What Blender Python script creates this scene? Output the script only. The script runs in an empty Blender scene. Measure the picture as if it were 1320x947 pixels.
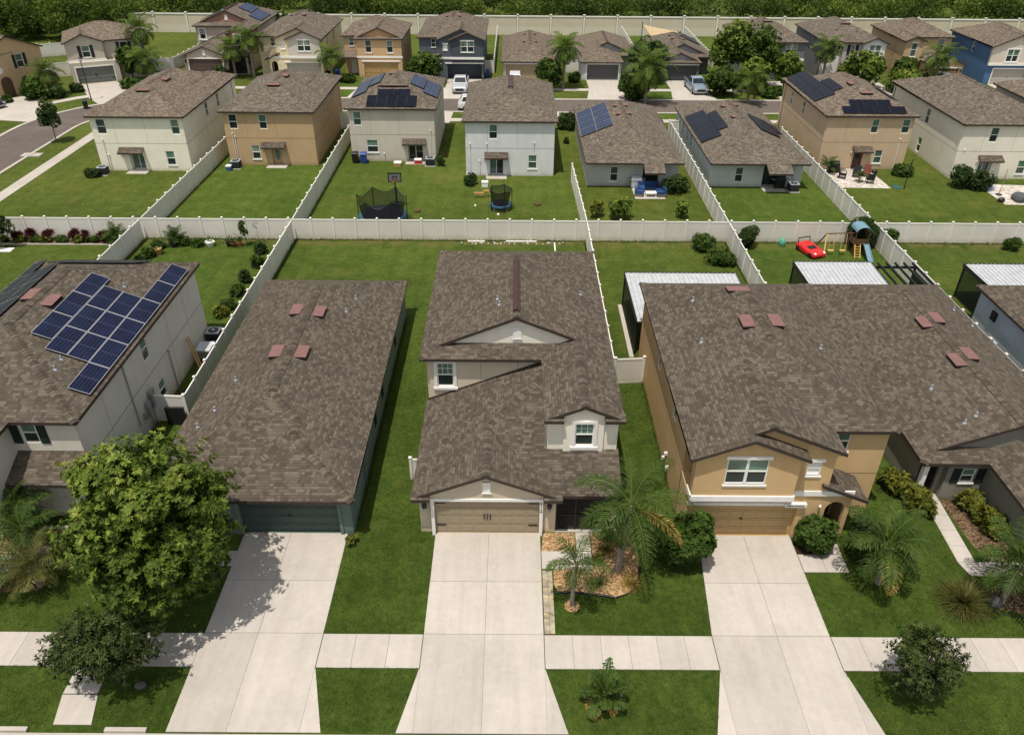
import bpy, math, random
import numpy as np
from mathutils import Vector, Matrix
random.seed(7)
rng = np.random.default_rng(11)
scene = bpy.context.scene
COL = scene.collection
PI = math.pi
R = math.radians
V = Vector

# ------------------------------------------------------------------ node helpers / materials
MATS = {}
def newmat(name):
    m = bpy.data.materials.new(name); m.use_nodes = True
    nt = m.node_tree; nt.nodes.clear()
    out = nt.nodes.new('ShaderNodeOutputMaterial')
    b = nt.nodes.new('ShaderNodeBsdfPrincipled')
    nt.links.new(b.outputs['BSDF'], out.inputs['Surface'])
    MATS[name] = m
    return m, nt, b
def N(nt, typ, ins=None, **kw):
    n = nt.nodes.new(typ)
    for k, v in kw.items(): setattr(n, k, v)
    for k, v in (ins or {}).items():
        if isinstance(v, bpy.types.NodeSocket): nt.links.new(v, n.inputs[k])
        else: n.inputs[k].default_value = v
    return n
def MA(nt, op, a, b=0.0, c=0.0):
    return N(nt, 'ShaderNodeMath', {0: a, 1: b, 2: c}, operation=op).outputs[0]
def NZ(nt, vec, scale, detail=3.0, rough=0.55):
    n = N(nt, 'ShaderNodeTexNoise', {'Scale': scale, 'Detail': detail, 'Roughness': rough})
    if vec is not None: nt.links.new(vec, n.inputs['Vector'])
    return n.outputs['Fac']
def ramp(nt, fac, stops):
    n = nt.nodes.new('ShaderNodeValToRGB'); e = n.color_ramp.elements
    while len(e) < len(stops): e.new(0.5)
    for i, (p, c) in enumerate(stops):
        e[i].position = p; e[i].color = (*c, 1) if len(c) == 3 else c
    nt.links.new(fac, n.inputs['Fac'])
    return n.outputs['Color']
def mixc(nt, fac, a, b, mode='MIX'):
    n = N(nt, 'ShaderNodeMix', data_type='RGBA', blend_type=mode)
    for k, v in ((0, fac), (6, a), (7, b)):
        if isinstance(v, bpy.types.NodeSocket): nt.links.new(v, n.inputs[k])
        else: n.inputs[k].default_value = ((*v, 1) if isinstance(v, tuple) and len(v) == 3 else v)
    return n.outputs[2]
def POS(nt): return N(nt, 'ShaderNodeNewGeometry').outputs['Position']
def bump(nt, b, h, strength=0.3, dist=0.02):
    n = N(nt, 'ShaderNodeBump', {'Strength': strength, 'Distance': dist, 'Height': h})
    nt.links.new(n.outputs['Normal'], b.inputs['Normal'])
def setc(nt, b, col, rough=0.8, spec=0.3):
    if isinstance(col, bpy.types.NodeSocket): nt.links.new(col, b.inputs['Base Color'])
    else: b.inputs['Base Color'].default_value = (*col, 1)
    b.inputs['Roughness'].default_value = rough
    b.inputs['Specular IOR Level'].default_value = spec
def sc(c, k): return tuple(min(1, x*k) for x in c)

def plain(name, col, rough=0.6, spec=0.4, metal=0.0, var=0.12, vs=3.0):
    if name in MATS: return MATS[name]
    m, nt, b = newmat(name)
    f = NZ(nt, POS(nt), vs, 4)
    setc(nt, b, ramp(nt, f, [(0.3, sc(col, 1-var)), (0.7, sc(col, 1+var))]), rough, spec)
    b.inputs['Metallic'].default_value = metal
    return m

def stucco(col):
    col = tuple(min(0.86, c*1.42+0.025) for c in col)
    name = 'stucco_%.2f_%.2f_%.2f' % col
    if name in MATS: return MATS[name]
    m, nt, b = newmat(name)
    p = POS(nt)
    mp = N(nt, 'ShaderNodeMapping', {'Vector': p, 'Scale': (1, 1, 0.4)}).outputs[0]
    streak = NZ(nt, mp, 1.6, 5, 0.6)
    blot = NZ(nt, p, 0.5, 3)
    grain = NZ(nt, p, 26, 4, 0.7)
    c = ramp(nt, streak, [(0.28, sc(col, 0.94)), (0.5, col), (0.75, sc(col, 1.03))])
    c = mixc(nt, 0.5, c, ramp(nt, blot, [(0.3, (0.86, 0.85, 0.82)), (0.7, (1.04, 1.03, 1.02))]), 'MULTIPLY')
    c = mixc(nt, 0.35, c, ramp(nt, grain, [(0.3, (0.75, 0.75, 0.75)), (0.7, (1.12, 1.12, 1.12))]), 'MULTIPLY')
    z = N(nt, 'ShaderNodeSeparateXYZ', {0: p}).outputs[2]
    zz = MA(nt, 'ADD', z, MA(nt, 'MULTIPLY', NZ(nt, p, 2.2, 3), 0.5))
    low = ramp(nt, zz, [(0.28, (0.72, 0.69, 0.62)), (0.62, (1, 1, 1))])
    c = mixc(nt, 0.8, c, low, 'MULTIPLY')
    setc(nt, b, c, 0.9, 0.15)
    bump(nt, b, grain, 0.35, 0.02)
    return m

def shingle(name, cols, tab=0.21):
    m, nt, b = newmat(name)
    uv = N(nt, 'ShaderNodeUVMap').outputs[0]
    s = N(nt, 'ShaderNodeSeparateXYZ', {0: uv})
    u, v = s.outputs[0], s.outputs[1]
    rv = MA(nt, 'DIVIDE', v, 0.145)
    row = MA(nt, 'FLOOR', rv)
    wn = N(nt, 'ShaderNodeTexWhiteNoise', {'W': row}, noise_dimensions='1D').outputs['Value']
    uu = MA(nt, 'ADD', MA(nt, 'DIVIDE', u, tab), MA(nt, 'MULTIPLY', wn, 7.3))
    # uneven tab widths
    wob = MA(nt, 'MULTIPLY', MA(nt, 'SINE', MA(nt, 'MULTIPLY', uu, 2.1)), 0.35)
    uu2 = MA(nt, 'ADD', uu, wob)
    tabi = MA(nt, 'FLOOR', uu2)
    cmb = N(nt, 'ShaderNodeCombineXYZ', {0: tabi, 1: row}).outputs[0]
    t = N(nt, 'ShaderNodeTexWhiteNoise', {'Vector': cmb}, noise_dimensions='3D').outputs['Value']
    n2 = NZ(nt, N(nt, 'ShaderNodeMapping', {'Vector': uv, 'Scale': (1.5, 5.5, 1)}).outputs[0], 1.0, 4, 0.7)
    t2 = MA(nt, 'ADD', MA(nt, 'MULTIPLY', t, 0.74), MA(nt, 'ADD', 0.04, MA(nt, 'MULTIPLY', MA(nt, 'SUBTRACT', n2, 0.5), 0.08)))
    c = ramp(nt, t2, [(0.05, cols[0]), (0.28, cols[1]), (0.46, cols[2]), (0.62, cols[3]), (0.82, cols[4])])
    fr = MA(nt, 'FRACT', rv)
    c = mixc(nt, 1.0, c, ramp(nt, fr, [(0.0, (0.40, 0.39, 0.38)), (0.16, (0.97, 0.97, 0.97)), (0.8, (1, 1, 1)), (1.0, (1.08, 1.08, 1.08))]), 'MULTIPLY')  # thin shadow line painted along the lower edge of each course
    fu = MA(nt, 'FRACT', uu2)
    c = mixc(nt, 0.5, c, ramp(nt, fu, [(0.0, (0.6, 0.6, 0.6)), (0.07, (1, 1, 1))]), 'MULTIPLY')
    p = POS(nt)
    big = NZ(nt, p, 0.35, 4)
    c = mixc(nt, 0.45, c, ramp(nt, big, [(0.3, (0.86, 0.85, 0.85)), (0.7, (1.1, 1.09, 1.07))]), 'MULTIPLY')
    # faint wear streaks running down the slope
    st = NZ(nt, N(nt, 'ShaderNodeMapping', {'Vector': uv, 'Scale': (2.2, 0.13, 1)}).outputs[0], 1.0, 3, 0.6)
    c = mixc(nt, 0.55, c, ramp(nt, st, [(0.33, (0.82, 0.82, 0.83)), (0.5, (1, 1, 1)), (0.72, (1.1, 1.08, 1.05))]), 'MULTIPLY')
    grit = NZ(nt, p, 55, 2)
    c = mixc(nt, 0.4, c, ramp(nt, grit, [(0.3, (0.6, 0.6, 0.6)), (0.7, (1.3, 1.3, 1.3))]), 'MULTIPLY')
    setc(nt, b, c, 0.92, 0.12)
    h = MA(nt, 'ADD', MA(nt, 'MULTIPLY', MA(nt, 'SUBTRACT', 1.0, fr), 1.0), MA(nt, 'MULTIPLY', t, 0.6))
    bump(nt, b, h, 0.6, 0.025)
    return m

ROOFC = [(0.073, 0.058, 0.045), (0.090, 0.073, 0.056), (0.106, 0.087, 0.068), (0.125, 0.103, 0.081), (0.159, 0.132, 0.104)]
def tint(k, r=1, g=1, b=1): return [(c[0]*k*r, c[1]*k*g, c[2]*k*b) for c in ROOFC]
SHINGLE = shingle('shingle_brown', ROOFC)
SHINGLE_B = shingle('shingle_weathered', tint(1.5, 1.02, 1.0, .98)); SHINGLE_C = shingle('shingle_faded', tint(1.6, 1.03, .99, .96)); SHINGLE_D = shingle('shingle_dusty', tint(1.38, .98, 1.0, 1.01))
SHCAP = plain('shingle_cap', (0.15, 0.113, 0.09), 0.92, 0.1, var=0.35, vs=2.6)
FASCIA = plain('fascia_brown', (0.045, 0.032, 0.027), 0.55, 0.4)
SOFFIT = plain('soffit', (0.22, 0.19, 0.16), 0.8, 0.2)
WHITE = plain('white_trim', (0.80, 0.78, 0.74), 0.5, 0.4, var=0.05)
VINYL = None
BLACK = plain('black_plastic', (0.012, 0.012, 0.014), 0.5, 0.4)
BLACKMETAL = plain('black_metal', (0.012, 0.012, 0.013), 0.4, 0.5)
GREYMETAL = plain('grey_metal', (0.38, 0.39, 0.40), 0.4, 0.5, metal=0.6)
REDVENT = plain('vent_red', (0.195, 0.102, 0.09), 0.6, 0.3)
BROWNVENT = plain('vent_brown', (0.055, 0.026, 0.022), 0.5, 0.4)
PIPE = plain('pipe_lead', (0.42, 0.47, 0.55), 0.35, 0.6, metal=0.3)
SHUTTER = plain('shutter_dark', (0.018, 0.024, 0.022), 0.6, 0.3)
SHUTGREEN = plain('shutter_green', (0.012, 0.028, 0.022), 0.6, 0.3)
DARKIN = plain('dark_interior', (0.012, 0.011, 0.010), 0.9, 0.1)
WOOD = plain('wood_tan', (0.42, 0.25, 0.09), 0.7, 0.2)
WOODD = plain('wood_dark', (0.11, 0.058, 0.03), 0.7, 0.2)
TERRA = plain('terracotta', (0.36, 0.12, 0.05), 0.8, 0.2)
BLUEP = plain('blue_plastic', (0.02, 0.06, 0.28), 0.45, 0.5)
REDP = plain('red_plastic', (0.58, 0.022, 0.022), 0.35, 0.5)
YELP = plain('yellow_plastic', (0.65, 0.42, 0.12), 0.5, 0.4)
CUSHION = plain('blue_cushion', (0.035, 0.075, 0.19), 0.85, 0.1)
CONC = None

def glassmat(name, col, rough=0.08, spec=0.3, blinds=False):
    m, nt, b = newmat(name)
    p = POS(nt)
    f = NZ(nt, p, 0.9, 2)
    c = ramp(nt, f, [(0.3, sc(col, 0.7)), (0.7, sc(col, 1.35))])
    if blinds:
        z = N(nt, 'ShaderNodeSeparateXYZ', {0: p}).outputs[2]
        w = MA(nt, 'FRACT', MA(nt, 'MULTIPLY', z, 14.0))
        c = mixc(nt, 0.5, c, ramp(nt, w, [(0.0, (0.45, 0.45, 0.45)), (0.3, (1, 1, 1))]), 'MULTIPLY')
    setc(nt, b, c, rough, spec)
    b.inputs['Coat Weight'].default_value = 0.05
    b.inputs['Coat Roughness'].default_value = 0.03
    return m
GL_UP = glassmat('glass_blinds', (0.10, 0.19, 0.135), 0.15, 0.6, True)
GL_PALE = glassmat('glass_pale_blinds', (0.19, 0.24, 0.20), 0.15, 0.5, True)
GL_MID = glassmat('glass_mid', (0.05, 0.09, 0.075), 0.1, 0.5)
GL_DK = glassmat('glass_dark', (0.022, 0.034, 0.032))
GL_TEAL = glassmat('glass_teal', (0.075, 0.15, 0.13), 0.12, 0.6)
GL_CAR = glassmat('car_glass', (0.015, 0.02, 0.025), 0.05)

def garage_mat(col):
    return plain('garage_%.2f_%.2f_%.2f' % col, col, 0.55, 0.3, var=0.05)

def grassmat():
    m, nt, b = newmat('lawn_grass')
    p = POS(nt)
    y = N(nt, 'ShaderNodeSeparateXYZ', {0: p}).outputs[1]
    big = NZ(nt, p, 0.09, 5, 0.6)
    mid = NZ(nt, p, 0.8, 5, 0.65)
    clump = NZ(nt, p, 3.4, 4, 0.7)
    mp = N(nt, 'ShaderNodeMapping', {'Vector': p, 'Rotation': (0, 0, 0.5), 'Scale': (1, 0.45, 1)}).outputs[0]
    fine = NZ(nt, mp, 13, 5, 0.75)
    vf = NZ(nt, p, 60, 3, 0.8)
    t = MA(nt, 'ADD', MA(nt, 'MULTIPLY', mid, 0.42), MA(nt, 'ADD', MA(nt, 'MULTIPLY', fine, 0.42), MA(nt, 'MULTIPLY', clump, 0.48)))
    t = MA(nt, 'ADD', MA(nt, 'SUBTRACT', t, 0.155), MA(nt, 'MULTIPLY', MA(nt, 'SUBTRACT', big, 0.5), 0.45))
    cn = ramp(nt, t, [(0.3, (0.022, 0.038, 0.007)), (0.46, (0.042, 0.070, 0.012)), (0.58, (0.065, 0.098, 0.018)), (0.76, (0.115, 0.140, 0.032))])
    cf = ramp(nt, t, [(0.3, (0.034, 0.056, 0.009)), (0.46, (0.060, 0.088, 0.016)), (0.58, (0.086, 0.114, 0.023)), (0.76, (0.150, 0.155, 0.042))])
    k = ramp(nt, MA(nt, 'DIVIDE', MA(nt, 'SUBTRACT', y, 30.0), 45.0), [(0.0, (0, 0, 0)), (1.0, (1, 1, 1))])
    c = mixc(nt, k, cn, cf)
    dry = NZ(nt, p, 0.33, 6, 0.72)
    dm = ramp(nt, dry, [(0.54, (0, 0, 0)), (0.72, (0.6, 0.6, 0.6))])
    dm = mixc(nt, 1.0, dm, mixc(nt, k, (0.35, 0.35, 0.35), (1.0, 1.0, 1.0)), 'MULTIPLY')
    c = mixc(nt, 1.0, c, (1.1, 1.1, 1.06), 'MULTIPLY')
    c = mixc(nt, dm, c, (0.150, 0.125, 0.038))
    xs = N(nt, 'ShaderNodeSeparateXYZ', {0: p}).outputs[0]
    lot = ramp(nt, MA(nt, 'DIVIDE', MA(nt, 'ADD', xs, 60.0), 120.0), [(0.0, (1.04, .98, 1)), (.2483, (.9, 1.0, .92)), (.3508, (1.02, 1.02, 1)), (.55, (1.10, 1.0, 1.02)), (.6458, (.88, .98, .9)), (.745, (1.0, .97, .95))])
    nt.nodes[-1].color_ramp.interpolation = 'CONSTANT'
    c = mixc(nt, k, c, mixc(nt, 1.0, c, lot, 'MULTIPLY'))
    edge = MA(nt, 'SUBTRACT', 1.0, MA(nt, 'MULTIPLY', MA(nt, 'ABSOLUTE', MA(nt, 'SUBTRACT', y, 59.0)), 0.8))
    edge = MA(nt, 'MULTIPLY', MA(nt, 'MAXIMUM', edge, 0.0), ramp(nt, NZ(nt, p, 0.8, 5, 0.7), [(0.42, (0, 0, 0)), (0.62, (0.8, 0.8, 0.8))]))
    c = mixc(nt, edge, c, (0.17, 0.12, 0.06))
    fl = NZ(nt, p, 9, 2, 0.5)
    c = mixc(nt, ramp(nt, fl, [(0.68, (0, 0, 0)), (0.74, (0.5, 0.5, 0.5))]), c, (0.20, 0.17, 0.055))
    mow = MA(nt, 'SINE', MA(nt, 'MULTIPLY', MA(nt, 'ADD', N(nt, 'ShaderNodeSeparateXYZ', {0: p}).outputs[0], MA(nt, 'MULTIPLY', mid, 0.8)), 5.2))
    c = mixc(nt, 0.35, c, ramp(nt, MA(nt, 'MULTIPLY_ADD', mow, 0.5, 0.5), [(0.3, (0.88, 0.9, 0.88)), (0.7, (1.08, 1.06, 1.0))]), 'MULTIPLY')
    c = mixc(nt, 0.8, c, ramp(nt, vf, [(0.3, (0.45, 0.5, 0.4)), (0.7, (1.5, 1.45, 1.4))]), 'MULTIPLY')
    setc(nt, b, c, 0.95, 0.08)
    h = MA(nt, 'ADD', MA(nt, 'MULTIPLY', fine, 0.7), MA(nt, 'MULTIPLY', vf, 0.5))
    bump(nt, b, h, 0.9, 0.07)
    return m
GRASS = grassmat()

def concmat(name, col, var=0.1):
    m, nt, b = newmat(name)
    p = POS(nt)
    big = NZ(nt, p, 0.45, 6, 0.6); mid = NZ(nt, p, 3.5, 5, 0.7); fine = NZ(nt, p, 45, 3, 0.8)
    c = ramp(nt, big, [(0.3, sc(col, 1-var)), (0.55, col), (0.75, sc(col, 1+var*0.6))])
    c = mixc(nt, 0.5, c, ramp(nt, mid, [(0.25, (0.84, 0.82, 0.78)), (0.65, (1.03, 1.03, 1.03))]), 'MULTIPLY')
    c = mixc(nt, 0.5, c, ramp(nt, fine, [(0.25, (0.78, 0.77, 0.75)), (0.7, (1.1, 1.1, 1.1))]), 'MULTIPLY')
    blot = NZ(nt, p, 1.3, 6, 0.75)
    c = mixc(nt, 0.55, c, ramp(nt, blot, [(0.56, (1, 1, 1)), (0.74, (0.84, 0.82, 0.78))]), 'MULTIPLY')
    stv = NZ(nt, N(nt, 'ShaderNodeMapping', {'Vector': p, 'Scale': (2.6, 0.22, 1)}).outputs[0], 1.0, 4, 0.6)
    c = mixc(nt, 0.6, c, ramp(nt, stv, [(0.35, (0.90, 0.89, 0.87)), (0.55, (1, 1, 1)), (0.75, (1.05, 1.05, 1.04))]), 'MULTIPLY')
    hb = N(nt, 'ShaderNodeNewGeometry').outputs['Random Per Island']
    c = mixc(nt, 1.0, c, ramp(nt, hb, [(0.0, (0.91, 0.905, 0.89)), (1.0, (1.05, 1.045, 1.04))]), 'MULTIPLY')
    setc(nt, b, c, 0.9, 0.15)
    bump(nt, b, fine, 0.25, 0.01)
    return m
CONC = concmat('concrete', (0.50, 0.458, 0.415))
CONCJ = plain('concrete_joint', (0.17, 0.155, 0.13), 0.95, 0.1)
ASPH = concmat('asphalt', (0.145, 0.120, 0.106), 0.12)

def vinylmat(name, col, groove=True):
    m, nt, b = newmat(name)
    p = POS(nt)
    f = NZ(nt, p, 0.7, 5)
    c = ramp(nt, f, [(0.3, sc(col, 0.92)), (0.7, sc(col, 1.03))])
    s = N(nt, 'ShaderNodeSeparateXYZ', {0: p})
    if groove:
        a = MA(nt, 'FRACT', MA(nt, 'DIVIDE', MA(nt, 'ADD', s.outputs[0], s.outputs[1]), 0.15))
        c = mixc(nt, 0.6, c, ramp(nt, a, [(0.0, (0.72, 0.71, 0.69)), (0.08, (1, 1, 1))]), 'MULTIPLY')
    zz = MA(nt, 'ADD', s.outputs[2], MA(nt, 'MULTIPLY', NZ(nt, p, 1.5, 4), 0.4))
    c = mixc(nt, 0.8, c, ramp(nt, zz, [(0.2, (0.52, 0.52, 0.38)), (0.42, (0.84, 0.82, 0.74)), (0.75, (1, 1, 1))]), 'MULTIPLY')
    setc(nt, b, c, 0.5, 0.35)
    return m
VINYL = vinylmat('vinyl_white', (0.72, 0.685, 0.62))
VINYLP = vinylmat('vinyl_post', (0.78, 0.75, 0.69), False)
BEIGEW = vinylmat('precast_beige', (0.60, 0.53, 0.40), False)

def mulchmat(name, cols, s=14):
    m, nt, b = newmat(name)
    p = POS(nt)
    v = N(nt, 'ShaderNodeTexVoronoi', {'Vector': N(nt, 'ShaderNodeMapping', {'Vector': p, 'Scale': (1, 1.8, 1), 'Rotation': (0, 0, 0.6)}).outputs[0], 'Scale': s})
    t = N(nt, 'ShaderNodeSeparateXYZ', {0: v.outputs['Color']}).outputs[0]
    c = ramp(nt, t, [(0.0, cols[0]), (0.5, cols[1]), (1.0, cols[2])])
    c = mixc(nt, 0.8, c, ramp(nt, NZ(nt, p, 1.7, 5), [(0.3, (0.55, 0.52, 0.5)), (0.7, (1.15, 1.15, 1.15))]), 'MULTIPLY')
    setc(nt, b, c, 0.95, 0.08)
    bump(nt, b, v.outputs['Distance'], 1.0, 0.06)
    return m
MULCH = mulchmat('mulch_orange', [(0.22, 0.115, 0.045), (0.52, 0.32, 0.15), (0.74, 0.54, 0.32)])
MULCHB = mulchmat('mulch_brown', [(0.05, 0.03, 0.018), (0.17, 0.11, 0.06), (0.34, 0.24, 0.15)])
DIRT = mulchmat('dirt_dark', [(0.02, 0.013, 0.009), (0.045, 0.028, 0.018), (0.08, 0.05, 0.03)])
STONES = mulchmat('white_stones', [(0.42, 0.37, 0.32), (0.6, 0.54, 0.48), (0.72, 0.67, 0.6)], 4)
PAVER = mulchmat('paver_mix', [(0.30, 0.25, 0.17), (0.42, 0.38, 0.31), (0.50, 0.40, 0.24)], 3.2)

def solarmat(name, base, line, cells=(6, 10), lw=0.05, rough=0.25):
    m, nt, b = newmat(name)
    uv = N(nt, 'ShaderNodeUVMap').outputs[0]
    s = N(nt, 'ShaderNodeSeparateXYZ', {0: uv})
    a = MA(nt, 'FRACT', MA(nt, 'MULTIPLY', s.outputs[0], cells[0]))
    d = MA(nt, 'FRACT', MA(nt, 'MULTIPLY', s.outputs[1], cells[1]))
    mid = MA(nt, 'ABSOLUTE', MA(nt, 'SUBTRACT', s.outputs[1], 0.5))
    l1 = MA(nt, 'LESS_THAN', a, lw*1.6)
    l2 = MA(nt, 'LESS_THAN', d, lw)
    l3 = MA(nt, 'LESS_THAN', mid, 0.011)
    l = MA(nt, 'MAXIMUM', l1, MA(nt, 'MAXIMUM', MA(nt, 'MULTIPLY', l2, 0.35), l3))
    f = NZ(nt, POS(nt), 1.2, 3)
    bc = ramp(nt, f, [(0.3, sc(base, 0.7)), (0.7, sc(base, 1.4))])
    setc(nt, b, mixc(nt, l, bc, line), rough, 0.12)
    return m
SOLBLUE = solarmat('solar_blue', (0.007, 0.011, 0.034), (0.05, 0.056, 0.085), rough=0.55)
SOLBLK = solarmat('solar_black', (0.006, 0.007, 0.014), (0.016, 0.018, 0.028), rough=0.3)
SOLGREY = solarmat('solar_grey', (0.010, 0.014, 0.018), (0.03, 0.04, 0.045), rough=0.45)
SOLMID = solarmat('solar_mid', (0.014, 0.024, 0.060), (0.06, 0.09, 0.16))
SOLFR = plain('solar_frame', (0.40, 0.40, 0.41), 0.5, 0.4)
SOLFRB = plain('solar_frame_black', (0.02, 0.02, 0.024), 0.4, 0.5)

def leafmat(name, dark, light, tip=None, trans=0.25):
    m, nt, b = newmat(name)
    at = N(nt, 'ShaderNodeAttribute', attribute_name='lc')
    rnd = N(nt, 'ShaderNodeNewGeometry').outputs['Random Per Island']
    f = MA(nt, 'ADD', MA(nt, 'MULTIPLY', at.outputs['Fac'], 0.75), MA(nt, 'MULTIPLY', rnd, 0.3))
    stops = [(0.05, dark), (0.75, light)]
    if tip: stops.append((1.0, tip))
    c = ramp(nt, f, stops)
    setc(nt, b, c, 0.6, 0.16)
    tr = N(nt, 'ShaderNodeBsdfTranslucent')
    nt.links.new(mixc(nt, 1.0, c, (1.25, 1.4, 0.6), 'MULTIPLY'), tr.inputs['Color'])
    mx = N(nt, 'ShaderNodeMixShader', {0: trans})
    nt.links.new(b.outputs[0], mx.inputs[1]); nt.links.new(tr.outputs[0], mx.inputs[2])
    nt.links.new(mx.outputs[0], nt.nodes['Material Output'].inputs['Surface'])
    return m
LF_TREE = leafmat('leaf_tree', (0.026, 0.050, 0.008), (0.130, 0.185, 0.025), (0.28, 0.305, 0.058))
LF_DARK = leafmat('leaf_dark', (0.014, 0.030, 0.008), (0.049, 0.084, 0.019), (0.101, 0.142, 0.032))
LF_OAK = leafmat('leaf_oak', (0.018, 0.032, 0.009), (0.068, 0.095, 0.024), (0.135, 0.155, 0.045))
LF_SHRUB = leafmat('leaf_shrub', (0.016, 0.038, 0.006), (0.066, 0.115, 0.017), (0.145, 0.20, 0.038))
LF_YEL = leafmat('leaf_yellow', (0.040, 0.057, 0.009), (0.161, 0.172, 0.023), (0.368, 0.310, 0.046))
LF_PALM = leafmat('leaf_palm', (0.013, 0.030, 0.005), (0.056, 0.098, 0.015), (0.125, 0.170, 0.032), 0.18)
LF_DRY = leafmat('leaf_dry', (0.16, 0.10, 0.02), (0.34, 0.24, 0.06), (0.48, 0.36, 0.12))
LF_BRN = leafmat('leaf_browngreen', (0.042, 0.048, 0.012), (0.132, 0.132, 0.034), (0.264, 0.216, 0.084))
LF_RED = leafmat('leaf_red', (0.03, 0.008, 0.012), (0.10, 0.02, 0.025), (0.16, 0.04, 0.04))
LF_FOR = leafmat('leaf_forest', (0.020, 0.040, 0.009), (0.105, 0.155, 0.026), (0.20, 0.24, 0.045))
LF_PALMF = leafmat('leaf_palm_far', (0.022, 0.044, 0.007), (0.095, 0.145, 0.02), (0.19, 0.23, 0.042), 0.2)
BLADE = leafmat('grass_blade', (0.036, 0.060, 0.010), (0.082, 0.120, 0.018), (0.18, 0.19, 0.045), 0.2)
BARK = plain('bark', (0.12, 0.09, 0.065), 0.95, 0.1, var=0.35, vs=9)
PALMBARK = plain('palm_bark', (0.24, 0.21, 0.17), 0.95, 0.1, var=0.3, vs=7)
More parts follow.
